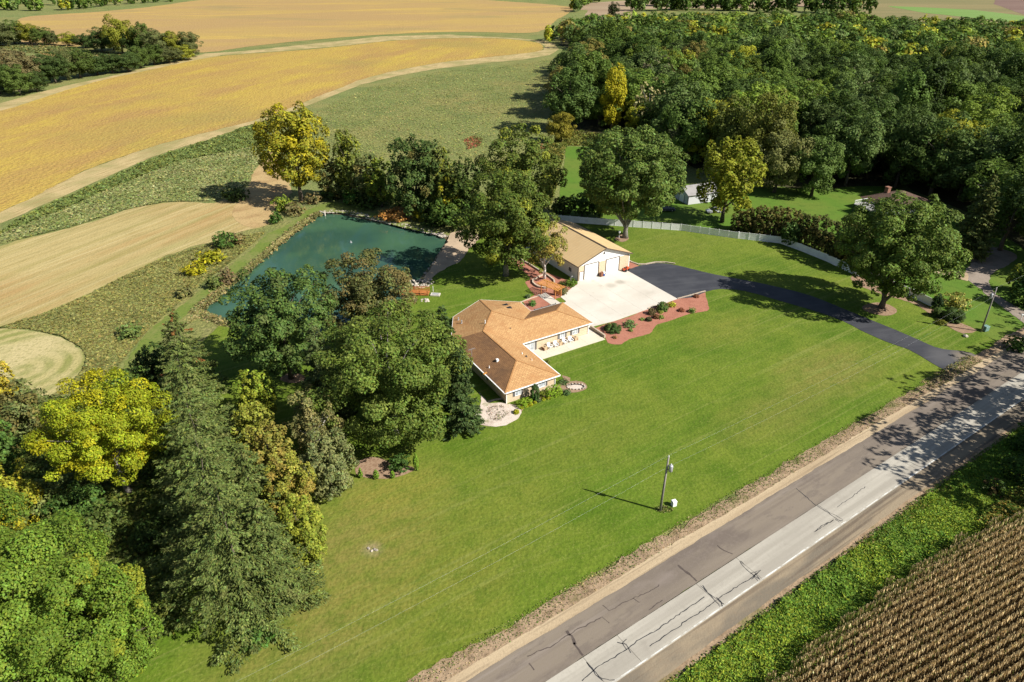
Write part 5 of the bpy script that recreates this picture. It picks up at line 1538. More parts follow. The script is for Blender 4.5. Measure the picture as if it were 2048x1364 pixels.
upole(p1, 'grey wooden utility pole with a can transformer on the lawn edge near the road', 9.1, .1)
upole(p2, 'grey wooden utility pole with transformer beside the neighbor lane', 9.3, -.3, (-.42, .1))
def wire(a, b, sag, label):
    pts = []
    for i in range(25):
        t = i / 24
        pts.append((a[0] + (b[0] - a[0]) * t, a[1] + (b[1] - a[1]) * t, a[2] + (b[2] - a[2]) * t - sag * 4 * t * (1 - t)))
    o = MB().tube(pts, [.0045] * 25, 5).build('power_line', M['greymetal'])
    return tag(o, label, 'wire')
h1_, h2_ = 9.3, 9.5
wire((*p1, h1_), (p2[0] - .3, p2[1], h2_), .9, 'top wire strung from the lawn pole to the pole by the lane')
wire((p1[0], p1[1], h1_ - 1.9), (p2[0] - .3, p2[1], h2_ - 1.9), 1.1, 'lower wire strung from the lawn pole to the pole by the lane')
wire((*p0, h1_), (*p1, h1_), .9, 'top wire running from the lawn pole toward the lower left')
wire((p0[0], p0[1], h1_ - 1.9), (p1[0], p1[1], h1_ - 1.9), 1.1, 'lower wire running from the lawn pole toward the lower left')
wire((p2[0] - .3, p2[1], h2_), (*p3, h2_), .9, 'wire leaving the pole by the lane toward the right edge')
ax, ay = G(1347, 1012)
cb_ = empty('utility_cabinet', (ax, ay, .1), R(20), 'small white utility cabinet in dry grass beside the lawn pole', 'utility cabinet')
MB().box(-.3, .3, -.28, .28, 0, .75).build('box', M['white'], cb_, bevel=.03)
MB().box(-.32, .32, -.3, .3, .755, .86).build('lid', M['white'], cb_, bevel=.04)
ax, ay = G(1969, 662)
cb_ = empty('utility_cabinet', (ax, ay, .1), R(20), 'grey green utility cabinet at the foot of the pole by the lane', 'utility cabinet')
MB().box(-.5, .5, -.45, .45, 0, .95).build('box', M['teal'], cb_, bevel=.04)
MB().box(-.52, .52, -.47, .47, .955, 1.05).build('lid', M['teal'], cb_, bevel=.03)
mbx = empty('mailbox', G(2041, 640) + (0,), RA, 'small white mailbox on a post by the road under the trees', 'mailbox')
MB().box(-.05, .05, -.05, .05, 0, 1.05).build('post', M['white'], mbx)
MB().extrude_y([(-.25, 1.06), (.25, 1.06), (.25, 1.2), (.12, 1.3), (-.12, 1.3), (-.25, 1.2)], -.1, .1).build('box', M['white'], mbx)
bh = empty('birdhouse', G(1238, 477) + (0,), .3, 'white birdhouse on a thin post beside the big maple by the fence', 'birdhouse')
MB().box(-.04, .04, -.04, .04, 0, 1.5).build('post', M['white'], bh)
MB().extrude_y([(-.22, 1.5), (.22, 1.5), (.22, 1.95), (0, 2.15), (-.22, 1.95)], -.2, .2).build('box', M['white'], bh)
rs = np.random.default_rng(4)
def rock_mesh(rng, name='stone', mat='stone'):
    bm = bmesh.new(); bmesh.ops.create_icosphere(bm, subdivisions=1, radius=1)
    for v in bm.verts: v.co *= 0.75 + 0.5 * rng.random()
    me = bpy.data.meshes.new(name); bm.to_mesh(me); bm.free(); me.materials.append(M[mat]); return me
ROCKS = [rock_mesh(rs) for _ in range(8)]
def rock(name, x, y, z, s, parent=None, flat=.7):
    o = bpy.data.objects.new(name, ROCKS[int(rs.integers(8))]); C.objects.link(o)
    o.location = (x, y, z); o.scale = (s, s * (.7 + .5 * rs.random()), s * flat); o.rotation_euler = (0, 0, rs.random() * 6)
    if parent: o.parent = parent
    return o
x, y = G(744, 1102)
pl = empty('stone_pile', (x, y, .1), 0, 'small heap of pale stones in a bare patch of the lower lawn', 'stone pile')
for k in range(7): rock('stone', rs.normal() * .28, rs.normal() * .2, .05, .14 + .08 * rs.random(), pl)
x, y = G(1930, 674)
o = rock('boulder', x, y, .2, .55); tag(o, 'grey boulder on the grass near the pole by the lane', 'boulder')

# bridge over the pond outlet, rocks
bx_, by_ = G(845, 590)
br_ = empty('footbridge', G(828, 588) + (0,), R(-4), 'orange stained wooden footbridge with railings at the pond outlet', 'footbridge')
for k in range(26):
    x0 = -3.4 + k * .26
    MB().box(x0, x0 + .24, -.85, .85, .42, .47).build('plank', M['bridgewood'], br_)
for s in (-1, 1):
    MB().box(-3.4, 3.3, s * .88 - .05, s * .88 + .05, .2, .41).build('beam', M['bridgewood'], br_)
    for k in range(5):
        x0 = -3.3 + k * 1.62; MB().box(x0 - .05, x0 + .05, s * .93 - .05, s * .93 + .05, .42, 1.42).build('post', M['bridgewood'], br_)
    for z in (.75, 1.05, 1.4): MB().box(-3.4, 3.3, s * .87 - .03, s * .87 + .03, z - .06, z + .06).build('rail', M['bridgewood'], br_)
st = empty('concrete_step', G(871, 591) + (.1,), R(-8), 'pale concrete step at the near end of the footbridge', 'step')
MB().box(-1.0, 1.0, -.6, .6, 0, .28).build('slab', M['concrete'], st, bevel=.02)
MB().box(-.7, .7, -.38, .38, .285, .3).build('mat', M['greymetal'], st)
pk = MB().box(-.05, .05, -.05, .05, 0, 1.3).build('marker_post', M['white'], None, loc=G(866.5, 584) + (.1,)); tag(pk, 'thin white post at the end of the footbridge', 'post')
rp = empty('rock_pile', G(840, 568) + (0,), 0, 'heap of pale and rust coloured rocks behind the footbridge', 'rock pile')
for k in range(70):
    a, b = (rs.random() - .5) * 5.5, (rs.random() - .5) * 3.6
    rock('rock', a + b * .3, b, .1 + .2 * rs.random(), .18 + .22 * rs.random(), rp)
rp2 = empty('rock_pile', G(845, 601) + (0,), 0, 'few pale rocks on the bank in front of the footbridge', 'rock pile')
for k in range(14): rock('rock', (rs.random() - .5) * 4, (rs.random() - .5) * 1.4, .1, .2 + .2 * rs.random(), rp2)

# riprap along the far shore (countless stones in one object)
def riprap(name, px, width, n, s0, s1, off=0.0, z=-.1):
    W = np.array(catmull([G(*p, -0.2) for p in px], 12, closed=False))
    rng = np.random.default_rng(8)
    seg = np.linalg.norm(np.diff(W, axis=0), axis=1); cum = np.r_[0, np.cumsum(seg)]
    t = rng.random(n) * cum[-1]; i = np.clip(np.searchsorted(cum, t) - 1, 0, len(seg) - 1)
    f = (t - cum[i]) / seg[i]
    P = W[i] + (W[i + 1] - W[i]) * f[:, None]
    d = (W[i + 1] - W[i]) / seg[i][:, None]; nn = np.c_[-d[:, 1], d[:, 0]]
    P = P + nn * ((rng.random(n) - .5) * width + off)[:, None]
    bm = bmesh.new(); bmesh.ops.create_icosphere(bm, subdivisions=1, radius=1)
    bv = np.array([v.co[:] for v in bm.verts]); bf = np.array([[v.index for v in f_.verts] for f_ in bm.faces]); bm.free()
    S = s0 + (s1 - s0) * rng.random(n) ** 2
    ang = rng.random(n) * 6.28
    V = bv[None] * (0.75 + .5 * rng.random((n, len(bv), 1))) * S[:, None, None] * np.array([1, .8, .6])
    c, s = np.cos(ang)[:, None], np.sin(ang)[:, None]
    X = V[..., 0] * c - V[..., 1] * s; Y = V[..., 0] * s + V[..., 1] * c
    V = np.stack([X + P[:, 0:1], Y + P[:, 1:2], V[..., 2] + z], -1)
    Fc = (bf[None] + (np.arange(n) * len(bv))[:, None, None]).reshape(-1, 3)
    me = bpy.data.meshes.new(name); me.from_pydata(V.reshape(-1, 3).tolist(), [], Fc.tolist()); me.materials.append(M['stone'])
    o = bpy.data.objects.new(name, me); C.objects.link(o); o['kind'] = 'stuff'; return o
riprap('shore_stones', [(642, 424), (686, 424), (720, 430), (760, 440), (800, 450), (840, 460), (872, 467), (892, 474)], 2.2, 1500, .12, .42)
riprap('shore_stones', [(895, 490), (884, 512), (868, 534), (846, 560), (834, 574)], 2.0, 220, .1, .35)
riprap('shore_stones', [(400, 632), (425, 642), (450, 649), (480, 655)], 1.4, 160, .1, .3)
cv = empty('culvert', G(645, 426) + (0,), R(-40), 'pale concrete culvert mouth at the far corner of the pond', 'culvert')
MB().box(-1.2, 1.2, -.15, .15, -.7, .35).build('headwall', M['concrete'], cv, bevel=.03)
MB().tube([(0, -.6, -.35), (0, .4, -.35)], [.4, .4], 14).build('pipe', M['darkmetal'], cv)
fo = empty('pond_aerator', (*G(702, 485, WZ), WZ), 0, 'small white aerator float in the middle of the pond', 'aerator')
MB().tube([(0, 0, -.05), (0, 0, .12), (0, 0, .2)], [.28, .28, .14], 12).build('float', M['greymetal'], fo)
MB().tube([(0, 0, .2), (0, 0, .5)], [.05, .03], 8).build('nozzle', M['white'], fo)
bt = empty('jon_boat', G(669, 396) + (.1,), R(5), 'small pale boat lying on the grass behind the pond', 'boat')
hb = MB(); prof = [(-1.9, .55, .42), (0, .65, .38), (1.3, .5, .42), (1.9, .2, .55)]
for (xa, wa, ha), (xb, wb, hb_) in zip(prof[:-1], prof[1:]):
    hb.quad((xa, -wa, ha), (xb, -wb, hb_), (xb, -wb * .7, .05), (xa, -wa * .7, .05)); hb.quad((xa, wa * .7, .05), (xb, wb * .7, .05), (xb, wb, hb_), (xa, wa, ha)); hb.quad((xa, -wa * .7, .05), (xb, -wb * .7, .05), (xb, wb * .7, .05), (xa, wa * .7, .05))
hb.quad((-1.9, -.55, .42), (-1.9, -.38, .05), (-1.9, .38, .05), (-1.9, .55, .42)); hb.build('hull', M['greymetal'], bt)
for x_ in (-1.0, .3): MB().box(x_ - .14, x_ + .14, -.5, .5, .3, .34).build('seat', M['greymetal'], bt)

# ================================================================== VEGETATION
DG = (0.06, 0.085, 0.027)      # dark green
MG = (0.09, 0.12, 0.034)      # mid green
BG = (0.13, 0.17, 0.035)       # bright green
GG = (0.105, 0.12, 0.056)     # grey green
YG = (0.24, 0.235, 0.035)          # yellow green
YE = (0.4, 0.31, 0.02)        # yellow
SP = (0.1, 0.115, 0.04)      # spruce
BRN = (0.17, 0.125, 0.055)

# --- by the pond
plant('poplar_tree', 'tall yellow green poplar at the far left corner of the pond', 'tree', 604, 403, 214, 140, 'tall', (0.247, 0.221, 0.0325), YE, .25, cb=.2)
plant('cherry_tree', 'small greyish bush tree just right of the tall yellow poplar', 'tree', 672, 398, 318, 62, 'tall', GG, BRN, .25)
plant('poplar_tree', 'narrow columnar light green tree behind the pond', 'tree', 705, 402, 263, 54, 'tall', (0.143, 0.1625, 0.0455), YG, .25)
plant('maple_tree', 'greyish green tree between the narrow poplar and the big dark one behind the pond', 'tree', 742, 408, 312, 72, 'round', GG, BRN, .15)
plant('maple_tree', 'bright yellow green young tree behind the pond', 'tree', 764, 414, 322, 58, 'round', BG, YG, .3)
plant('oak_tree', 'largest dark green tree in the row behind the pond', 'tree', 838, 432, 280, 125, 'oak', (0.065, 0.0975, 0.0364), BRN, .08)
plant('ash_tree', 'pale grey green tree right of the largest dark tree behind the pond', 'tree', 885, 438, 300, 62, 'tall', (0.117, 0.1365, 0.052), YG, .2)
plant('maple_tree', 'yellow tipped small tree behind the right end of the pond', 'tree', 905, 446, 345, 52, 'tall', (0.117, 0.143, 0.039), YE, .25)
plant('maple_tree', 'dark green tree between the pond row and the tall twin maple', 'tree', 932, 446, 322, 66, 'round', DG)
plant('maple_tree', 'low dark green tree at the shore near the beach', 'tree', 905, 456, 395, 90, 'round', (0.065, 0.104, 0.0286), BG, .15)
plant('shrub', 'yellow tinged shrub under the largest dark tree by the pond', 'shrub', 846, 441, 410, 44, 'wild', (0.182, 0.195, 0.039), YE, .3)
plant('shrub', 'dark bush under the trees left of the reddish grass', 'shrub', 733, 412, 382, 62, 'wild', DG)
plant('shrub', 'dense dark bush right of the reddish grass by the pond', 'shrub', 872, 449, 420, 56, 'wild', DG)
plant('shrub', 'bright leafy bush at the shore under the pond row', 'shrub', 706, 406, 380, 40, 'wild', (0.078, 0.156, 0.039))
plant('shrub', 'dark bush behind the lying boat', 'shrub', 664, 396, 372, 50, 'wild', (0.065, 0.0975, 0.039))
plant('ornamental_grass', 'clump of rust coloured tall grass behind the pond', 'grass clump', 790, 437, 415, 66, 'wild', (0.442, 0.195, 0.078), (0.52, 0.286, 0.13), .3)
plant('maple_tree', 'tall light green maple behind the big dark tree by the barn', 'tree', 1043, 436, 265, 172, 'round', (0.1105, 0.1365, 0.039), YG, .1, cb=.08)
plant('maple_tree', 'big dark leaved tree on the lawn left of the barn', 'tree', 1012, 552, 352, 190, 'oak', (0.091, 0.1196, 0.0312), YG, .06, cb=.2, bark='greybark')
plant('birch_tree', 'white stemmed birch with thin yellowing leaves beside the pergola', 'tree', 1088, 559, 438, 80, 'birch', (0.221, 0.208, 0.065), (0.364, 0.247, 0.078), .3, bark='birchbark')
plant('maple_tree', 'huge multi stemmed maple standing at the white fence behind the barn', 'tree', 1250, 476, 264, 212, 'vase', (0.1105, 0.1495, 0.0468), None, 0, bark='greybark', seed=52)
plant('apple_tree', 'small dark tree at the left end of the white fence', 'tree', 1125, 430, 394, 44, 'round', DG)
plant('apple_tree', 'small dark round tree left of the big maple behind the fence', 'tree', 1164, 432, 386, 52, 'round', (0.052, 0.091, 0.026))
plant('apple_tree', 'small dark tree touching the left limbs of the big maple', 'tree', 1200, 434, 392, 46, 'round', (0.0585, 0.0975, 0.0286))
plant('maple_tree', 'yellow green maple in front of the white shed', 'tree', 1444, 444, 278, 124, 'tall', (0.1885, 0.195, 0.0286), YG, .3, cb=.16, seed=3)
plant('maple_tree', 'lone broad maple on the mulch ring beside the asphalt drive', 'tree', 1762, 616, 392, 218, 'vase', (0.11, 0.15, 0.04), None, 0, cb=.2, seed=8, bulge=0.05)
plant('spruce_tree', 'tall spruce beside the neighbor lane', 'tree', 1932, 512, 345, 90, 'spruce', (0.11, 0.125, 0.045))
plant('sapling', 'pale thin sapling in front of the dark hedge', 'sapling', 1642, 500, 462, 20, 'birch', (0.221, 0.208, 0.104), leaf=.3)
plant('sapling', 'bushy green young tree leaning over the fence by the hedge', 'sapling', 1577, 492, 448, 36, 'round', (0.091, 0.143, 0.052), leaf=.4, cb=.1)
# --- hedge shrubs
hp = [(1478, 462, 424), (1500, 466, 416), (1522, 470, 414), (1546, 472, 414), (1568, 474, 417), (1590, 484, 424), (1608, 492, 432), (1628, 502, 430), (1648, 512, 440), (1668, 522, 446), (1690, 532, 446), (1712, 542, 462), (1734, 550, 470)]
hl = ['at its left end', 'second from its left end', 'third from its left end', 'left of the bushy young tree', 'right behind the bushy young tree', 'where it turns downhill', 'just past its bend', 'left of the pale sapling', 'right behind the pale sapling', 'right of the pale sapling', 'fourth from its right end', 'third from its right end', 'under the crown of the lone maple']
for i, ((a, b, t), lb) in enumerate(zip(hp, hl)):
    plant('hedge_shrub', 'brown green hedge shrub ' + lb, 'shrub', a, b, t, 36, 'hedge', (0.0975, 0.091, 0.0364) if i < 5 else (0.065, 0.0715, 0.0286), BRN, .3, group='brown green hedge shrubs behind the white fence', leaf=.42)
# --- bed at the right end of the fence
plant('arborvitae', 'dark pointed arborvitae at the fence end', 'shrub', 1871, 617, 586, 22, 'cone', (0.0286, 0.052, 0.0234), leaf=.3)
plant('shrub', 'clipped round green bush in front of the fence end', 'shrub', 1872, 633, 614, 21, 'ball', (0.078, 0.1105, 0.039), leaf=.22)
plant('shrub', 'broad clipped green mound behind the round bush', 'shrub', 1903, 640, 614, 42, 'ball', (0.065, 0.0975, 0.039), leaf=.24)
plant('shrub', 'smallest clipped bush at the mound foot', 'shrub', 1893, 642, 631, 16, 'ball', (0.065, 0.091, 0.039), leaf=.18)
plant('shrub', 'low yellow green bush in the fence end bed', 'shrub', 1881, 648, 638, 22, 'ball', (0.169, 0.169, 0.039), leaf=.2)
plant('shrub', 'airy pale yellow bush behind the clipped mound', 'shrub', 1905, 612, 584, 56, 'wild', (0.286, 0.26, 0.091), leaf=.35)
# --- red mulch bed
bed = [('ball', 1218, 660, 646, 12, (0.1855, 0.1855, 0.0687), 'little olive ball shrub at the patio end of the red bed'), ('ball', 1225, 662, 645, 34, (0.0685, 0.1075, 0.0414), 'widest dark green mound in the red bed'),
       ('wild', 1259, 653, 640, 26, (0.1465, 0.2245, 0.1051), 'spreading blue green shrub in the red bed'), ('ball', 1297, 642, 633, 13, (0.0685, 0.0685, 0.0414), 'small dark ball shrub in the middle of the red bed'),
       ('ball', 1303, 629, 616, 17, (0.1465, 0.1075, 0.0687), 'brownish round shrub left of the tallest bush in the red bed'), ('ball', 1324, 621, 603, 24, (0.09775, 0.1465, 0.0505), 'tallest round green bush in the red bed'),
       ('wild', 1344, 613, 603, 16, (0.439, 0.4195, 0.0596), 'yellow green shrub right of the tallest bush in the red bed'), ('ball', 1312, 637, 628, 13, (0.166, 0.07825, 0.0505), 'reddish low shrub in the middle of the red bed'),
       ('wild', 1322, 637, 629, 12, (0.205, 0.244, 0.0778), 'small light green tuft beside the reddish shrub'), ('ball', 1362, 623, 615, 13, (0.244, 0.088, 0.0687), 'red leaved ball shrub toward the right end of the red bed'),
       ('wild', 1383, 625, 615, 14, (0.166, 0.244, 0.0778), 'spiky green plant near the right end of the red bed'), ('ball', 1392, 595, 588, 12, (0.2245, 0.088, 0.0687), 'red leaved shrub at the top right corner of the red bed'),
       ('wild', 1261, 663, 656, 9, (0.205, 0.244, 0.096), 'tiny pale plant below the blue green shrub'), ('wild', 1229, 677, 671, 9, (0.3025, 0.166, 0.096), 'tiny brownish plant at the lower tip of the red bed'),
       ('wild', 1321, 627, 620, 10, (0.2635, 0.283, 0.0778), 'small yellowish tuft below the tallest bush'), ('wild', 1284, 641, 635, 10, (0.244, 0.3025, 0.1142), 'small pale grassy tuft left of the dark ball shrub')]
for kd, a, b, t, w_, c_, lb in bed: plant('shrub', lb, 'shrub', a, b, t, w_, kd, c_, leaf=.16 if kd == 'ball' else .18)
plant('shrub', 'round green shrub in the courtyard mulch behind the house', 'shrub', 1065, 612, 600, 14, 'wild', (0.091, 0.182, 0.0585), leaf=.18)
plant('shrub', 'large bright green bush at the barn front corner', 'shrub', 1143, 572, 558, 22, 'wild', (0.117, 0.182, 0.039), leaf=.2)
plant('shrub', 'reddish green shrub left of the bright bush at the barn', 'shrub', 1133, 570, 560, 12, 'wild', (0.13, 0.091, 0.052), leaf=.18)
plant('shrub', 'small olive shrub in the bed between birch and barn', 'shrub', 1125, 570, 562, 14, 'wild', (0.091, 0.117, 0.039), leaf=.18)
plant('shrub', 'grey stemmed shrub between pergola and concrete pad', 'shrub', 1126, 588, 574, 20, 'wild', (0.169, 0.156, 0.091), leaf=.18)
plant('shrub', 'small blue grey shrub where the pergola shadow falls', 'shrub', 1056, 596, 588, 10, 'wild', (0.13, 0.182, 0.117), leaf=.16)
# --- house corner shrubs
zc5 = lambda s: (1000 + s[0] / 10.78, 740 + s[1] / 10.78)
for kd, (a, b), t, w_, c_, lb in [('hedge', (520, 770), 575, 34, (0.2, 0.28, 0.032), 'clipped bright green hedge left of the dark upright bush'), ('ball', (745, 655), 300, 18, (0.052, 0.091, 0.0325), 'dark upright clipped bush at the house front'),
        ('hedge', (1150, 560), 305, 36, (0.18, 0.26, 0.03), 'long clipped green hedge right of the dark upright bush'), ('wild', (920, 595), 430, 15, (0.169, 0.195, 0.039), 'olive yellow shrub between upright bush and long hedge'),
        ('wild', (1195, 275), 165, 11, (0.169, 0.221, 0.039), 'light green shrub against the house corner'), ('wild', (1375, 285), 185, 20, (0.104, 0.1625, 0.078), 'blue green mound nearest the lawn edge by the house corner'),
        ('wild', (1435, 525), 405, 18, (0.104, 0.1625, 0.078), 'blue green mound left of the pale oval stone bed'), ('ball', (350, 940), 840, 12, (0.338, 0.312, 0.026), 'lone bright yellow round shrub in the white gravel'),
        ('ball', (468, 835), 770, 9, (0.26, 0.273, 0.026), 'yellow green shrub below the left hedge'), ('ball', (565, 795), 725, 9, (0.286, 0.286, 0.026), 'yellow shrub second along the row before the left hedge'),
        ('ball', (655, 770), 690, 10, (0.312, 0.299, 0.026), 'yellow shrub third along the row at the hedge end'), ('ball', (755, 725), 665, 7, (0.286, 0.286, 0.026), 'yellow shrub under the dark upright bush'),
        ('wild', (850, 690), 620, 9, (0.13, 0.169, 0.091), 'grey green shrub among the yellow row'), ('ball', (930, 655), 590, 9, (0.26, 0.273, 0.026), 'yellow green shrub in front of the olive shrub'),
        ('ball', (1035, 620), 545, 10, (0.286, 0.286, 0.0325), 'yellow shrub nearest the long hedge'), ('wild', (1310, 500), 430, 7, (0.286, 0.286, 0.039), 'yellow flowering plant at the right end of the long hedge')]:
    p = zc5((a, b)); plant('shrub', lb, 'shrub', p[0], p[1], 740 + t / 10.78, w_, kd, c_, leaf=.12, sy=.6 if kd == 'hedge' else 1, rz=HA)
plant('shrub', 'weedy bush at the house inner corner by the patio', 'shrub', 1095, 727, 718, 10, 'wild', (0.156, 0.169, 0.052), leaf=.15)
# --- small arborvitae row on the lower lawn edge
for a, b, t, w_, lb in [(722, 956, 935, 9, 'leftmost little arborvitae of the three below the big maple'), (753, 958, 938, 12, 'middle little arborvitae of the three below the big maple'), (786, 957, 940, 10, 'rightmost little arborvitae of the three below the big maple'), (833, 942, 905, 11, 'taller arborvitae at the right end under the big maple')]:
    plant('arborvitae', lb, 'shrub', a, b, t, w_, 'cone', (0.117, 0.195, 0.026), leaf=.14)
# --- centre group
plant('oak_tree', 'broad green oak with a thick stump like trunk at the pond', 'tree', 584, 757, 537, 205, 'oak', (0.0858, 0.13, 0.0442), GG, .1, cb=.16, seed=6)
plant('oak_tree', 'brownish green oak overhanging the pond near the footbridge', 'tree', 742, 690, 512, 186, 'oak', (0.117, 0.1196, 0.0546), (0.17, 0.12, 0.065), .25, cb=.1, seed=21)
plant('maple_tree', 'largest green maple crown left of the house', 'tree', 790, 868, 618, 300, 'oak', (0.1105, 0.1456, 0.039), (0.156, 0.1755, 0.052), .2, cb=.12, bark='greybark', seed=5)
plant('spruce_tree', 'dark spruce between the largest maple and the house roof', 'tree', 893, 800, 607, 105, 'spruce', (0.0585, 0.0858, 0.0312))
plant('spruce_tree', 'dark spruce on the house side of the largest maple', 'tree', 925, 862, 690, 90, 'spruce', (0.0546, 0.0806, 0.0312))
plant('spruce_tree', 'pale tipped spruce left of the largest maple', 'tree', 660, 862, 642, 120, 'spruce', (0.0858, 0.104, 0.0442))
plant('ash_tree', 'grey twigged thinning tree between oak trunk and maple', 'tree', 640, 930, 778, 108, 'birch', (0.169, 0.156, 0.078), (0.26, 0.208, 0.117), .3, bark='birchbark')
plant('willow_tree', 'grey green bushy tree beside the three little arborvitae', 'tree', 664, 985, 862, 108, 'tall', (0.156, 0.169, 0.091), (0.208, 0.195, 0.104), .3, cb=.03)
plant('maple_tree', 'bright yellow green small tree behind the grey twigged one', 'tree', 524, 850, 742, 76, 'round', (0.182, 0.221, 0.039), YG, .2)
plant('shrub', 'low dark bush at the mulch under the largest maple', 'shrub', 800, 938, 905, 44, 'wild', (0.0585, 0.104, 0.0325))
# --- spruce row and the brownish trees along it
for i, (a, b, t, w_, lb) in enumerate([(392, 800, 612, 140, 'farthest spruce of the row, with reddish vine at its tip'), (408, 905, 690, 200, 'second farthest spruce of the tall row'), (432, 1010, 775, 245, 'middle spruce of the tall row'),
                                       (460, 1120, 860, 285, 'second nearest spruce of the tall row'), (500, 1215, 955, 315, 'nearest and widest spruce of the row at the lawn edge'), (556, 1195, 985, 165, 'lower spruce on the lawn side of the widest one'), (525, 1070, 880, 165, 'spruce between the middle spruce and the rust tinged tree')]):
    plant('spruce_tree', lb, 'tree', a, b, t, w_, 'spruce', (0.108, 0.133, 0.046), (0.26, 0.078, 0.039) if i == 0 else (0.156, 0.156, 0.065), .08 if i == 0 else .1, group='tall spruces in the row at the lawn edge', seed=30 + i, leaf=.19 if i > 2 else .23)
for a, b, t, w_, c_, al, lb in [(522, 905, 806, 84, (0.25, 0.25, 0.06), YG, 'olive yellow tree on the lawn side of the spruces, farthest of its row'), (556, 985, 850, 102, (0.21, 0.195, 0.055), (0.27, 0.19, 0.07), 'rust tinged tree on the lawn side of the spruces'),
                                (594, 1060, 915, 105, (0.22, 0.215, 0.05), (0.28, 0.18, 0.06), 'golden brown tree on the lawn side of the spruces'), (618, 1140, 1000, 92, (0.2, 0.22, 0.045), YG, 'yellow green bush tree at the lawn edge beside the lower spruce')]:
    plant('mulberry_tree', lb, 'tree', a, b, t, w_, 'round', c_, al, .3, cb=.02)
plant('shrub', 'green leafy bush at the foot of the widest spruce', 'shrub', 520, 1278, 1235, 70, 'wild', (0.078, 0.143, 0.039))
# --- left foreground
plant('walnut_tree', 'golden yellow tree with leaning grey trunk left of the spruces', 'tree', 258, 985, 752, 232, 'oak', (0.22, 0.245, 0.022), (0.4, 0.33, 0.02), .3, cb=.3, bark='greybark', seed=14, leaf=.2)
plant('maple_tree', 'big bright green maple with orange tips in the lower left corner', 'tree', 130, 1395, 1020, 400, 'oak', (0.125, 0.18, 0.034), (0.24, 0.22, 0.03), .05, cb=.05, seed=16, leaf=.18)
plant('maple_tree', 'bright green maple at the bottom edge beside the big one', 'tree', 255, 1345, 1130, 170, 'round', (0.12, 0.18, 0.034), YG, .1, cb=.03, seed=17, leaf=.18)
for a, b, t, w_, kd, c_, al, lb in [(60, 870, 765, 110, 'wild', GG, BRN, 'grey green bush mass beside the hay circles'), (10, 830, 710, 80, 'round', (0.325, 0.247, 0.052), YE, 'golden small tree at the left edge beside the hay circles'),
        (15, 960, 830, 90, 'round', (0.078, 0.13, 0.039), None, 'dark green tree at the left edge below the golden one'), (35, 1040, 930, 110, 'wild', (0.26, 0.247, 0.039), YE, 'yellow bush at the left edge above the lower maple'),
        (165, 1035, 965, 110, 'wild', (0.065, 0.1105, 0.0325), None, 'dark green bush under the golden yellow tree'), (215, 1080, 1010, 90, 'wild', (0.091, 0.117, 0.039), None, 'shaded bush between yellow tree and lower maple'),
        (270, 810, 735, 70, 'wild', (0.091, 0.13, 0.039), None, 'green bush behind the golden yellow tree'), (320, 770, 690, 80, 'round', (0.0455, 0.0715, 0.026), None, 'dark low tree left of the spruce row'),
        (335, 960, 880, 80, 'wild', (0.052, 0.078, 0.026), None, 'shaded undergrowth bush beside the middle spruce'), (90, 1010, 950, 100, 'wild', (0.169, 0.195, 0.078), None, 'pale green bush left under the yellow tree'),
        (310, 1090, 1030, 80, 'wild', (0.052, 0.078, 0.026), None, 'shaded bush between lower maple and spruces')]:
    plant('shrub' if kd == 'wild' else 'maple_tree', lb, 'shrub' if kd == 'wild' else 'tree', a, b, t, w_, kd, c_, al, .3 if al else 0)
# --- shrubs along the levee
for a, b, t, w_, c_, al, lb in [(452, 494, 462, 42, (0.078, 0.13, 0.039), None, 'dark green levee shrub nearest the hay field tip'), (480, 488, 466, 28, (0.182, 0.143, 0.091), BRN, 'greyish purple twiggy shrub on the levee'),
        (424, 525, 498, 52, (0.26, 0.247, 0.026), YE, 'yellow flowering levee shrub, widest of its kind'), (392, 548, 524, 46, (0.273, 0.26, 0.026), YE, 'yellow flowering levee shrub lower down'), (552, 446, 424, 24, (0.065, 0.117, 0.0325), None, 'dark green shrub beside the dry stubble'),
        (590, 428, 404, 40, (0.156, 0.13, 0.078), BRN, 'brown twiggy shrub below the tall poplar'), (566, 420, 392, 36, (0.156, 0.195, 0.039), YG, 'bright shrub at the poplar foot'), (627, 406, 386, 30, (0.169, 0.13, 0.078), None, 'brown shrub between poplar and boat'),
        (455, 566, 536, 30, (0.169, 0.117, 0.091), BRN, 'purplish shrub on the inner levee bank'), (430, 575, 550, 30, (0.117, 0.143, 0.052), None, 'olive shrub on the inner levee bank'), (370, 592, 572, 34, (0.169, 0.156, 0.078), None, 'grey olive shrub left of the levee path'),
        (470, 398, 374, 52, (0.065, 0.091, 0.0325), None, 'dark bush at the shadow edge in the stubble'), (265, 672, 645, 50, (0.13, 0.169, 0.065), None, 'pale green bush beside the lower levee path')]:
    plant('shrub', lb, 'shrub', a, b, t, w_, 'wild', c_, al, .25 if al else 0)

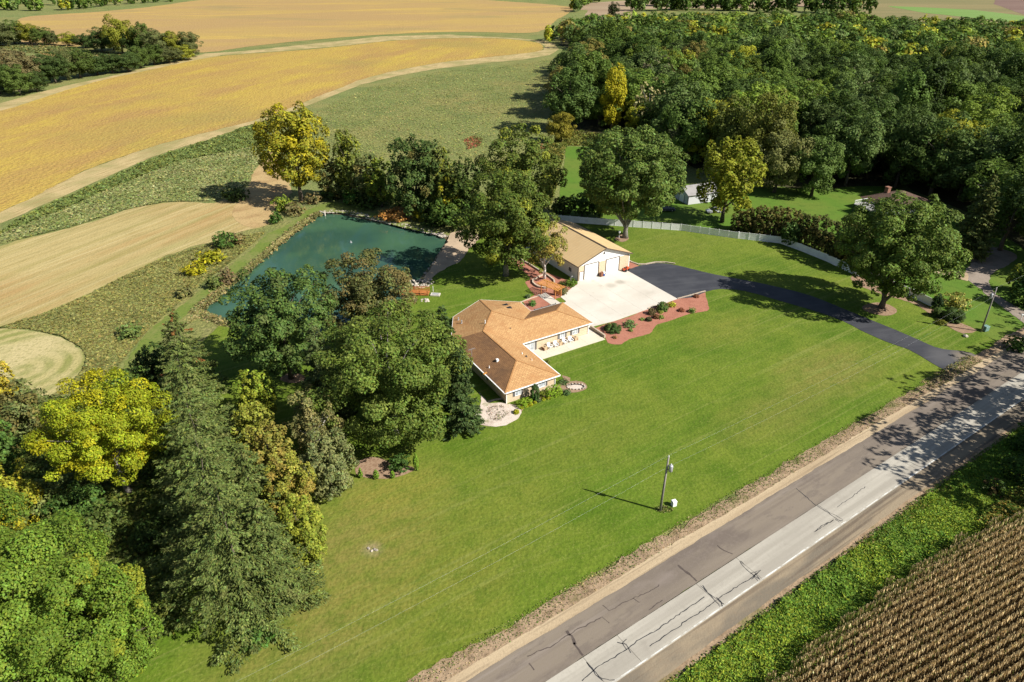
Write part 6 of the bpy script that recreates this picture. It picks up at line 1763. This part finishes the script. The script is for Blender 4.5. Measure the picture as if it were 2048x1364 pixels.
# --- forest prototypes
def proto(i, kind):
    rng = np.random.default_rng(500 + i)
    h = 17.0; w = 12.5
    if kind == 'round': V, T, ce = broadleaf(rng, h, w, .12, 60, .25, .42, 1.25, (1, 1, 1), lump=.18)
    elif kind == 'wide': V, T, ce = broadleaf(rng, h * .95, w * 1.15, .15, 52, .26, .42, 1.25, (1, 1, 1), lump=.22)
    elif kind == 'tall': V, T, ce = broadleaf(rng, h * 1.12, w * .8, .1, 46, .29, .42, 1.25, (1, 1, 1), lump=.16)
    elif kind == 'airy': V, T, ce = broadleaf(rng, h, w, .2, 60, .17, .5, .75, (1, 1, 1), sparse=.08, lump=.25)
    else:
        V, T, ce = broadleaf(rng, h, w * .9, .2, 50, .2, .8, .35, (1, 1, 1), sparse=.3, lump=.2)
    cm = quads_mesh('crown', V, T, LEAF)
    tm = trunk_mesh(rng, h, w, .15, ce, M['greybark' if kind == 'bare' else 'bark'], limbs=14 if kind == 'bare' else 4, top=.8)
    return cm, tm
PROTO = [proto(i, k) for i, k in enumerate(['round', 'wide', 'tall', 'round', 'wide', 'round', 'bare', 'airy'])]
def wood_tree(x, y, scale, pi, col, label, group, name='broadleaf_tree', sz=None, rz=0.0):
    root = empty(name, (x, y, 0), rz, label, 'tree', group)
    root.scale = (scale, scale, sz or scale)
    for nm, me in zip(('crown', 'trunk'), PROTO[pi]):
        o = bpy.data.objects.new(nm, me); C.objects.link(o); o.parent = root
        if nm == 'crown': o.color = (*col, 1)
    return root
rf_ = np.random.default_rng(2024)
tones = [('dark green', (0.0717, 0.1108, 0.03129), .36), ('mid green', (0.1115, 0.1585, 0.04023), .30), ('grey green', (0.1095, 0.149, 0.05961), .14), ('light green', (0.1692, 0.2196, 0.0447), .09), ('olive brown', (0.1992, 0.1624, 0.05961), .05), ('yellow green', (0.3187, 0.3056, 0.0447), .06)]
tp = np.array([t[2] for t in tones]); tp = tp / tp.sum()
edge_special = [
    (1137, 262, 140, 92, 0, (0.1008, 0.1498, 0.0504), 'round dark green tree at the wood corner by the meadow'),
    (1222, 262, 148, 62, 2, (0.448, 0.3744, 0.0336), 'bright yellow green tree at the wood edge by the meadow'),
    (1122, 285, 228, 52, 5, (0.27, 0.22, 0.045), 'small golden tree standing alone before the wood corner'),
    (1290, 285, 165, 70, 6, (0.3808, 0.312, 0.2016), 'bare grey branched tree at the wood edge'),
    (1375, 330, 190, 96, 1, (0.112, 0.1664, 0.0504), 'dark tree at the wood edge behind the big maple'),
    (1340, 330, 240, 80, 6, (0.11, 0.115, 0.075), 'grey leaning half bare tree behind the big maple'),
    (1452, 350, 205, 84, 0, (0.13, 0.145, 0.045), 'olive yellow tree behind the shed'),
    (1518, 368, 190, 100, 3, (0.165, 0.165, 0.045), 'yellowish tall tree right behind the shed'),
    (1548, 385, 250, 88, 1, (0.1904, 0.1872, 0.084), 'grey olive tree at the neighbor lawn edge'),
    (1622, 392, 275, 92, 3, (0.1232, 0.1768, 0.0588), 'dark green tree standing on the neighbor lawn edge'),
    (1690, 372, 230, 92, 4, (0.1344, 0.1872, 0.07056), 'bluish green tree left of the neighbor house'),
    (1860, 392, 240, 125, 0, (0.1008, 0.1456, 0.04704), 'broad dark tree behind the neighbor house'),
    (1790, 375, 215, 95, 3, (0.1008, 0.1414, 0.0504), 'dark tree above the neighbor chimney'),
    (2085, 500, 300, 120, 1, (0.1568, 0.1976, 0.0504), 'green tree at the right edge above the lane'),
    (2010, 420, 240, 110, 5, (0.0784, 0.1144, 0.03696), 'very dark tree right of the lane spruce')]
for bx, by, ty, w_, pi, col, lb in edge_special:
    x, y, h, w = dims(bx, by, ty, w_, .12)
    wood_tree(x, y, w / 12.5, pi, col, lb, None, sz=h / 17.0, rz=rf_.random() * 6)
WP = np.array([G(*p) for p in wood_px])
lo, hi = WP.min(0), WP.max(0)
sp = 13.2
gx, gy = np.meshgrid(np.arange(lo[0], min(hi[0], 560), sp), np.arange(lo[1], hi[1], sp * .92))
gx = gx + (np.arange(gx.shape[0]) % 2)[:, None] * sp / 2
P = np.c_[gx.ravel(), gy.ravel()] + rf_.normal(size=(gx.size, 2)) * 2.8
P = P[pip(P, WP)]
# keep what the frame can see, drop what would stand on the special trees
D = np.array([depth_at(p[1], 8) for p in P])
sxp = 1024 + FPX * P[:, 0] / D
P = P[(sxp > 1040) & (sxp < 2180)]
for bx, by, *_ in edge_special:
    q = np.array(G(bx, by)); P = P[np.linalg.norm(P - q, axis=1) > 5.5]
P = P[np.argsort(np.hypot(P[:, 0], P[:, 1]))]
far_P = P[285:]
for i, p in enumerate(P[:285]):
    k = rf_.choice(len(tones), p=tp)
    s = 1.05 + .6 * rf_.random()
    px_, py_ = pix(p[0], p[1], 0)
    zone = next(z for lim, z in ((330, 'front edge'), (280, 'second rank'), (235, 'lower middle'), (195, 'upper middle'), (-999, 'back')) if py_ > lim)
    side = next(z for lim, z in ((1260, 'by the meadow'), (1400, 'behind the fence maple'), (1530, 'behind the shed'), (1660, 'behind the hedge'), (1800, 'left of the neighbor chimney'), (1940, 'right of the neighbor chimney'), (9999, 'at the right edge')) if px_ < lim)
    sz_w = 'small' if s < 1.22 else ('medium' if s < 1.45 else 'large')
    pi = int(rf_.integers(6))
    if rf_.random() < .05: pi = 6; tn, cl_ = 'grey half bare', (0.15, 0.13, 0.1)
    else: tn, cl_ = tones[k][0], tuple(np.array(tones[k][1]) * np.exp(rf_.normal() * .2))
    wood_tree(p[0], p[1], s, pi, cl_, f'{sz_w} {tn} tree, {zone} of the wood, {side}', f'{sz_w} {tn} trees, {zone} of the wood, {side}', sz=s * (.64 + .36 * rf_.random()), rz=rf_.random() * 6.28)
# the rest of the wood and other far tree belts read as masses
def mass(name, pts, seed, n_leaf=200, hmin=12, hmax=19, size=1.5, tone_w=None, wr=.7):
    rng = np.random.default_rng(seed)
    Vs, Ts = [], []
    for p in pts:
        h = hmin + (hmax - hmin) * rng.random(); w = h * wr * (.88 + .3 * rng.random())
        k = rng.choice(len(tones), p=tp if tone_w is None else tone_w)
        nc = 14
        cd = norm(rng.normal(size=(nc, 3)) + np.array([0, -.15, .5])); cr = .38
        cl = rng.integers(nc, size=n_leaf)
        dd = norm(rng.normal(size=(n_leaf, 3)) + cd[cl] * .6 + np.array([0, 0, .3]))
        Q = (cd[cl] * .62 + dd * cr * (.7 + .4 * rng.random((n_leaf, 1)))) * np.array([w / 2, w / 2, h * .5]) + np.array([p[0], p[1], h * .5])
        Q[:, 2] = np.maximum(Q[:, 2], .3)
        N = dd * .9 + rng.normal(size=(n_leaf, 3)) * .3 + np.array([0, 0, .35])
        Vs.append(leaf_quads(Q, N, size * (.5 + .6 * rng.random(n_leaf)), rng))
        Ts.append(tints(rng, n_leaf, np.array(tones[k][1]) * np.exp(rng.normal() * .14), .18, cl, .14))
    o = bpy.data.objects.new(name, quads_mesh(name, np.concatenate(Vs), np.concatenate(Ts), LEAF)); C.objects.link(o); o['kind'] = 'stuff'
    return o
mass('distant_wood', far_P, 3, 330, 14, 20, 1.3, None, 1.0)
def line_px(pts, step_m, jit, rng):
    W = catmull([G(*p) for p in pts], 8, closed=False); out = []
    acc = 0
    for a, b in zip(W[:-1], W[1:]):
        L = np.linalg.norm(b - a); 
        while acc < L: out.append(a + (b - a) * acc / L + rng.normal(size=2) * jit); acc += step_m * (.7 + .6 * rng.random())
        acc -= L
    return np.array(out)
rl = np.random.default_rng(71)
mass('distant_wood', np.concatenate([line_px([(1262, 22), (1400, 20), (1560, 24), (1735, 27)], 4, 8, rl), line_px([(1262, 12), (1400, 11), (1560, 13), (1735, 17)], 5, 9, rl)]), 5, 130, 12, 22, 2.2, np.array([.55, .2, .2, .0, .05, 0]))
mass('distant_wood', np.concatenate([line_px([(-60, 14), (60, 22), (150, 18), (260, 8), (360, 2)], 7, 6, rl), line_px([(-60, 4), (100, 10), (260, 1)], 8, 8, rl)]), 6, 150, 9, 16, 1.8)
yw = np.array([.1, .15, .05, .2, .05, .45])
mass('distant_wood', line_px([(1090, 84), (1120, 78), (1160, 73), (1210, 69), (1270, 66)], 7, 3, rl), 7, 170, 9, 14, 1.4, yw)
mass('distant_wood', line_px([(1145, 24), (1165, 12), (1190, 4), (1205, -4)], 10, 4, rl), 8, 150, 9, 15, 1.8)
mass('distant_wood', line_px([(1300, 66), (1500, 62), (1700, 65), (1900, 79), (2060, 87), (2200, 92)], 9, 4, rl), 9, 150, 11, 17, 1.8, yw)
x, y = G(1226, 34); wood_tree(x, y, .95, 0, (0.05, 0.06, 0.03), 'single dark tree in the pale field at the top', None, sz=.8)
# --- hedgerow trees upper left, every one a thing
hr = [(0, 92, 52, 60), (30, 88, 45, 46), (62, 88, 52, 40), (90, 90, 58, 36), (108, 90, 66, 24), (140, 92, 68, 30), (172, 96, 72, 34), (205, 104, 62, 46), (246, 108, 38, 44), (228, 100, 66, 40), (292, 110, 58, 44), (322, 114, 64, 46), (352, 114, 72, 46), (382, 114, 70, 42), (268, 108, 66, 36),
      (20, 178, 106, 66), (58, 172, 112, 56), (88, 166, 118, 46), (112, 166, 112, 48), (138, 160, 108, 44), (162, 156, 104, 56), (196, 150, 118, 48), (226, 146, 112, 46), (258, 144, 108, 42), (282, 136, 100, 46), (310, 130, 96, 46), (340, 126, 98, 42), (368, 120, 94, 40), (0, 188, 128, 60), (40, 190, 138, 52), (-20, 178, 120, 60), (76, 184, 146, 36)]
hc = ['yellow green', 'grey green', 'dark green', 'mid green', 'greyish brown']
hcc = {'yellow green': (0.272, 0.264, 0.048), 'grey green': (0.136, 0.144, 0.072), 'dark green': (0.072, 0.104, 0.04), 'mid green': (0.112, 0.152, 0.048), 'greyish brown': (0.192, 0.152, 0.096)}
for i, (bx, by, ty, w_) in enumerate(hr):
    tn = hc[int(rf_.choice(5, p=[.2, .22, .22, .24, .12]))] if bx != 246 else 'yellow green'
    x, y, h, w = dims(bx, by, ty, w_ * 1.1, .02)
    row = 'back row' if i < 15 else 'front row'
    sd_ = next(z for lim, z in ((60, 'left end'), (150, 'left half'), (250, 'middle'), (320, 'right half'), (999, 'right end')) if bx < lim)
    if bx == 246: lb = 'tall yellow tree rising above the back hedgerow at upper left'; gp_ = None
    else: lb = f'{tn} tree in the {row} of the upper left hedgerows, {sd_}'; gp_ = f'{tn} trees in the {row} of the upper left hedgerows, {sd_}'
    wood_tree(x, y, w / 12.5, int(rf_.integers(6)), tuple(np.array(hcc[tn]) * np.exp(rf_.normal() * .12)), lb, gp_, name='hedgerow_tree', sz=h / 16.0, rz=rf_.random() * 6)
# --- trees by the road beyond the right edge (they cast the road shade)
for s, n, h, w, lb in [(102, 11, 22, 14, 'tall tree by the corn outside the right edge, nearest the camera'), (108, 15.5, 24, 14, 'second tall tree outside the right edge'), (114, 9, 24, 14, 'third tall tree outside the right edge'), (120, 15, 24, 14, 'fourth tall tree outside the right edge'), (128, 18, 25, 15, 'fifth tall tree outside the right edge'), (126, 8, 23, 14, 'sixth tall tree outside the right edge'), (143, 20, 22, 14, 'seventh tall tree outside the right edge'), (154, 24, 20, 14, 'eighth tall tree outside the right edge'), (166, 32, 18, 14, 'tree at the lane mouth outside the right edge'), (182, 48, 19, 14, 'tree beyond the lane outside the right edge'), (186, 62, 19, 14, 'farthest tree beyond the lane outside the right edge')]:
    x, y = RW(s, n)
    wood_tree(x, y, w / 12.5, 7, (0.08, 0.12, 0.035), lb, None, sz=h / 17.0, rz=rf_.random() * 6)
for a, b, t, w_, lb in [(2030, 960, 905, 60, 'leafy green bush at the ditch by the right edge'), (2045, 905, 850, 50, 'dark bush at the ditch near the road shade'), (1985, 985, 955, 40, 'low bush with reddish leaves in the ditch'), (2048, 610, 545, 60, 'dark bush beside the lane at the right edge'), (2030, 700, 672, 40, 'shaded bush at the lane mouth'), (2040, 585, 520, 50, 'yellowish bush over the lane at the right edge')]:
    plant('shrub', lb, 'shrub', a, b, t, w_, 'wild', (0.05, 0.09, 0.025), (0.14, 0.06, 0.05) if 'reddish' in lb else (YG if 'yellow' in lb else None), .3)

# ------------------------------------------------------------------ ground cover (countless)
def tufts(name, poly, n, size, base, seed, alt=None, altp=.2, up=0.5, hump=0.0, zoff=0.1, aspect=.6, mat=None, tall=1.0, patch=0.05):
    rng = np.random.default_rng(seed)
    P = sample_poly(poly, n, rng); n = len(P)
    # clumpy height field from a few random waves
    hgt = np.zeros(n)
    for k in range(6):
        f = rng.normal(size=2) * (0.25 + .25 * k) ; hgt += np.sin(P @ f + rng.random() * 6.28) / (1 + .5 * k)
    hgt = np.clip((hgt + 1.2) / 2.6, 0, 1.3)
    z = zoff + hump * hgt * rng.random(n) ** .6
    N = rng.normal(size=(n, 3)) * (.55 if up < 1 else .4) + np.array([0, 0, up])
    S = size * (.5 + .8 * rng.random(n))
    Q = np.c_[P, z + S * .3 * tall]
    w = np.sin(P @ np.array([patch * 3, patch * 5]) + 2 * np.sin(P @ np.array([-patch * 4, patch * 2]))) * .5 + .5
    col = tints(rng, n, base, .24)
    if alt is not None:
        pk = rng.random(n) < altp * (.3 + 1.4 * w)
        col[pk] = tints(rng, int(pk.sum()), alt, .22)
    V = leaf_quads(Q, N, S, rng, aspect)
    if tall > 1:
        V[:, :, 2] = zoff + (V[:, :, 2] - V[:, :, 2].min(1, keepdims=True)) * tall
    o = bpy.data.objects.new(name, quads_mesh(name, V, col, mat or DRYLEAF)); C.objects.link(o); o['kind'] = 'stuff'
    return o
pg_px = lambda pts: np.array([G(*p) for p in pts])
rd = lambda s0, s1, n0, n1: np.array([RW(s0, n0), RW(s1, n0), RW(s1, n1), RW(s0, n1)])
tufts('ditch_weeds', rd(34, 112, 18.8, 26.0), 95000, .17, (0.12, 0.195, 0.038), 1, (0.24, 0.29, 0.045), .35, .9, .75, .1, mat=LEAF)
tufts('ditch_weeds', rd(34, 112, 24.8, 26.5), 6000, .14, (0.09, 0.15, 0.032), 2, (0.2, 0.17, 0.06), .3, .8, .2, .08, mat=LEAF)
tufts('ditch_weeds', rd(70, 112, 13.0, 20.0), 30000, .2, (0.09, 0.14, 0.033), 3, (0.26, 0.2, 0.06), .3, .8, .7, .1, mat=LEAF)
tufts('ditch_weeds', rd(112, 170, 12.0, 26.0), 20000, .35, (0.08, 0.13, 0.033), 4, (0.15, 0.18, 0.04), .3, .8, .8, .1, mat=LEAF)
tufts('verge_weeds', rd(12, 120, 39.0, 40.9), 3000, .1, (0.11, 0.15, 0.033), 5, (0.32, 0.25, 0.13), .6, .8, .1, .12)
tufts('verge_weeds', rd(12, 120, 40.0, 41.4), 5000, .09, (0.11, 0.17, 0.025), 6, (0.28, 0.23, 0.1), .35, .8, .08, .1)
tufts('verge_weeds', rd(112, 128, 38.8, 41.5), 1500, .14, (0.32, 0.25, 0.12), 7, (0.13, 0.15, 0.04), .4, .8, .25, .1)
tufts('pole_grass', np.array([(p1[0] + math.cos(a) * 1.3 + .5, p1[1] + math.sin(a) * .7 + .2) for a in np.linspace(0, 6.2, 14)]), 260, .1, (0.24, 0.22, 0.08), 8, (0.13, 0.16, 0.04), .4, .6, .3, .1, tall=1.4)
OL = [(262, 700), (296, 660), (354, 608), (394, 575), (452, 531), (494, 497), (530, 465), (556, 450)]
IL = [(616, 444), (596, 459), (568, 480), (533, 508), (496, 540), (461, 566), (426, 594), (390, 624), (346, 666)]
tufts('tall_grass', pg_px([(-60, 495), (0, 470), (130, 418), (250, 366), (350, 326), (440, 306), (530, 290), (530, 312), (505, 345), (490, 372), (430, 402), (330, 404), (250, 420), (150, 452), (0, 488), (-60, 520)]), 40000, .42, (0.18, 0.21, 0.066), 9, (0.28, 0.28, 0.11), .35, 1.6, .15, .05)
tufts('tall_grass', pg_px([(-40, 488), (70, 422), (170, 380), (250, 343), (310, 316), (370, 297), (440, 273), (500, 252), (545, 242), (530, 290), (440, 306), (350, 326), (250, 366), (130, 418), (0, 470)]), 26000, .45, (0.14, 0.18, 0.05), 10, (0.16, 0.18, 0.04), .25, 1.1, .6, .05)
tufts('tall_grass', pg_px([(-60, 690), (0, 656), (76, 632), (152, 602), (229, 563), (324, 518), (431, 484), (480, 474), (520, 466)] + OL[::-1][1:] + [(225, 745), (190, 775), (110, 792), (140, 770), (166, 744), (175, 716), (164, 695), (125, 673), (60, 658), (0, 656), (-60, 692)]), 70000, .34, (0.215, 0.205, 0.062), 11, (0.16, 0.165, 0.05), .35, 1.6, .15, .05)
tufts('bank_grass', pg_px(IL[::-1] + [(616, 440), (610, 440), (588, 457), (560, 479), (525, 510), (488, 543), (456, 566), (424, 594), (396, 620), (398, 634), (370, 652)]), 14000, .26, (0.19, 0.19, 0.06), 12, (0.34, 0.29, 0.12), .4, 1.4, .25, .0)
def rim_tufts(name, n, seed):
    rng = np.random.default_rng(seed)
    ids = [i for i in range(len(rim)) if pix(*rim[i], 0)[0] < 640 and pix(*rim[i], 0)[0] < 480 + (640 - pix(*rim[i], 0)[1]) * .85]
    i = np.array(ids)[rng.integers(len(ids), size=n)]
    t = rng.random(n) ** .8
    A = rim[i]; B = floor_ring[i]
    Q = A + (B - A) * (t * .42)[:, None] + rng.normal(size=(n, 2)) * .5
    z = -(t * .42) * (.7 - WZ) + .12 + .2 * rng.random(n)
    N = rng.normal(size=(n, 3)) * .5 + np.array([0, 0, .8])
    V = leaf_quads(np.c_[Q, np.maximum(z, WZ + .05)], N, .32 * (.5 + .8 * rng.random(n)), rng)
    col = tints(rng, n, (0.15, 0.15, 0.05), .24); pk = rng.random(n) < .4; col[pk] = tints(rng, int(pk.sum()), (0.28, 0.23, 0.1), .2)
    o = bpy.data.objects.new(name, quads_mesh(name, V, col, DRYLEAF)); C.objects.link(o); o['kind'] = 'stuff'
rim_tufts('bank_grass', 9000, 21)
tufts('meadow_grass', pg_px([(560, 262), (660, 208), (740, 175), (880, 143), (1060, 125), (1118, 115), (1140, 130), (1095, 170), (1085, 240), (1110, 285), (1040, 300), (960, 320), (850, 300), (740, 320), (650, 320)]), 26000, .4, (0.24, 0.26, 0.075), 13, (0.29, 0.26, 0.095), .3, 2.2, .04, .02, patch=.02)
tufts('sumac_patch', pg_px([(928, 282), (945, 272), (966, 276), (960, 292), (935, 300)]), 600, .35, (0.3, 0.09, 0.055), 14, (0.14, 0.14, 0.04), .6, .8, .5, .05)
tufts('sumac_patch', pg_px([(1058, 290), (1085, 288), (1088, 298), (1062, 300)]), 300, .35, (0.3, 0.09, 0.055), 15, (0.14, 0.14, 0.04), .5, .8, .5, .05)
tufts('wood_edge_brush', pg_px([(1090, 300), (1130, 262), (1200, 272), (1290, 290), (1350, 320), (1330, 340), (1250, 310), (1180, 292), (1135, 292), (1120, 340), (1108, 400), (1095, 420), (1085, 350)]), 9000, .45, (0.14, 0.15, 0.045), 16, (0.21, 0.18, 0.06), .3, .8, 1.1, .05, mat=LEAF)
tufts('undergrowth', pg_px([(-80, 800), (60, 800), (170, 790), (260, 740), (330, 760), (360, 900), (350, 1100), (380, 1250), (300, 1300), (0, 1300), (-80, 1100)]), 30000, .3, (0.1, 0.13, 0.04), 17, (0.16, 0.17, 0.05), .25, .8, .7, .05, mat=LEAF)
tufts('undergrowth', pg_px([(640, 394), (700, 398), (780, 414), (860, 436), (960, 455), (1000, 460), (1060, 430), (960, 400), (800, 380), (660, 370)]), 10000, .4, (0.075, 0.11, 0.033), 18, (0.16, 0.16, 0.05), .2, .8, 1.2, .05, mat=LEAF)
tufts('garden_plants', pg_px([(975, 815), (1005, 812), (1018, 830), (1000, 845), (975, 838)]), 320, .1, (0.15, 0.16, 0.07), 19, (0.24, 0.15, 0.1), .4, .6, .2, .15)
tufts('meadow_grass', pg_px([(0, 92), (120, 92), (240, 108), (300, 118), (240, 130), (120, 110), (0, 102)]), 6000, .9, (0.12, 0.14, 0.045), 22, (0.2, 0.18, 0.06), .3, 1.2, .2, .02)

# ------------------------------------------------------------------ corn
def corn():
    rng = np.random.default_rng(42)
    CA = R(25.7)
    rows = np.arange(-60, 90, .76)
    t = np.arange(-10, 150, .19)
    base = []
    for i, n in enumerate(rows):
        s = t + rng.normal(size=len(t)) * .05
        s = s[rng.random(len(s)) > .06]
        m = n + rng.normal(size=len(s)) * .03
        base.append(np.c_[s * math.cos(CA) - m * math.sin(CA), s * math.sin(CA) + m * math.cos(CA)])
    W = np.concatenate(base)
    sr = W[:, 0] * math.cos(RA) + W[:, 1] * math.sin(RA); nr2 = -W[:, 0] * math.sin(RA) + W[:, 1] * math.cos(RA)
    lim = np.interp(sr, [30, 66, 74, 85, 97, 104, 112, 124], [20.2, 20.2, 19.6, 18.2, 15.2, 12, 4, -6]) + np.sin(sr * .9) * .25
    d = depth_at(W[:, 1], 1.0); sx = 1024 + FPX * W[:, 0] / d
    sy = 682 - FPX * (W[:, 1] * math.sin(PITCH) + (1 - CAM_H) * math.cos(PITCH)) / d
    k = (sx > 1300) & (sx < 2600) & (sy < 1560) & (nr2 < lim) & (sr < 124) & (sr > 30)
    W = W[k]; edge = np.clip(1 - (lim - nr2)[k] / 2.2, 0, 1)
    n = len(W)
    hts = 2.25 + rng.normal(size=n) * .14
    Vs, Ts = [], []
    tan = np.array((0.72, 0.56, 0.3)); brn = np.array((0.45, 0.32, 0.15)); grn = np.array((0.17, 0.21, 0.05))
    # stalks
    for q in range(2):
        a = rng.random(n) * 3.14; dx, dy = np.cos(a) * .02, np.sin(a) * .02
        z0 = np.zeros(n)
        V = np.stack([np.c_[W[:, 0] - dx, W[:, 1] - dy, z0], np.c_[W[:, 0] + dx, W[:, 1] + dy, z0], np.c_[W[:, 0] + dx * .5, W[:, 1] + dy * .5, hts], np.c_[W[:, 0] - dx * .5, W[:, 1] - dy * .5, hts]], 1)
        Vs.append(V); Ts.append(np.tile(brn, (n, 1)))
    for L in range(8):
        az = rng.random(n) * 6.283
        z = hts * (.22 + .1 * L + rng.random(n) * .05)
        ln = (.23 - .008 * L) * (.7 + .5 * rng.random(n))
        wd = .04 + .025 * rng.random(n)
        ca, sa = np.cos(az), np.sin(az)
        rise = .12 + .2 * rng.random(n); dr = .25 + .45 * rng.random(n)
        p0 = np.c_[W, z]; p1_ = np.c_[W[:, 0] + ca * ln * .5, W[:, 1] + sa * ln * .5, z + rise]; p2_ = np.c_[W[:, 0] + ca * ln, W[:, 1] + sa * ln, z + rise - dr]
        sd = np.c_[-sa, ca, rng.normal(size=n) * .5] * wd[:, None]
        Vs.append(np.stack([p0 - sd * .6, p0 + sd * .6, p1_ + sd, p1_ - sd], 1)); Vs.append(np.stack([p1_ - sd, p1_ + sd, p2_ + sd * .3, p2_ - sd * .3], 1))
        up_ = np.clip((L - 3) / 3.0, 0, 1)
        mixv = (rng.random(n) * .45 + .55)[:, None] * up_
        c = tan * mixv + (brn * up_ + np.array((0.13, 0.095, 0.045)) * (1 - up_)) * (1 - mixv)  # dead lower leaves browner, shade between the rows also put into their colour
        g = (rng.random(n) < (.05 + .75 * edge))[:, None]
        c = np.where(g, grn, c) * np.exp(rng.normal(size=(n, 1)) * .2)
        Ts += [c, c]
    for q in range(3):
        az = rng.random(n) * 6.28
        p0 = np.c_[W, hts - .05]; p1_ = np.c_[W[:, 0] + np.cos(az) * .09, W[:, 1] + np.sin(az) * .09, hts + .28]
        sd = np.c_[-np.sin(az), np.cos(az), np.zeros(n)] * .03
        Vs.append(np.stack([p0 - sd, p0 + sd, p1_ + sd, p1_ - sd], 1)); Ts.append(np.tile(np.array((0.42, 0.33, 0.18)), (n, 1)) * np.exp(rng.normal(size=(n, 1)) * .2))
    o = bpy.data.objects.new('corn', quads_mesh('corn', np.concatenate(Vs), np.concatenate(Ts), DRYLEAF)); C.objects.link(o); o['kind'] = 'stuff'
strip('corn_soil', -40, 20.0, -10, 200, .07, M['cornsoil'], .1, 2.0)
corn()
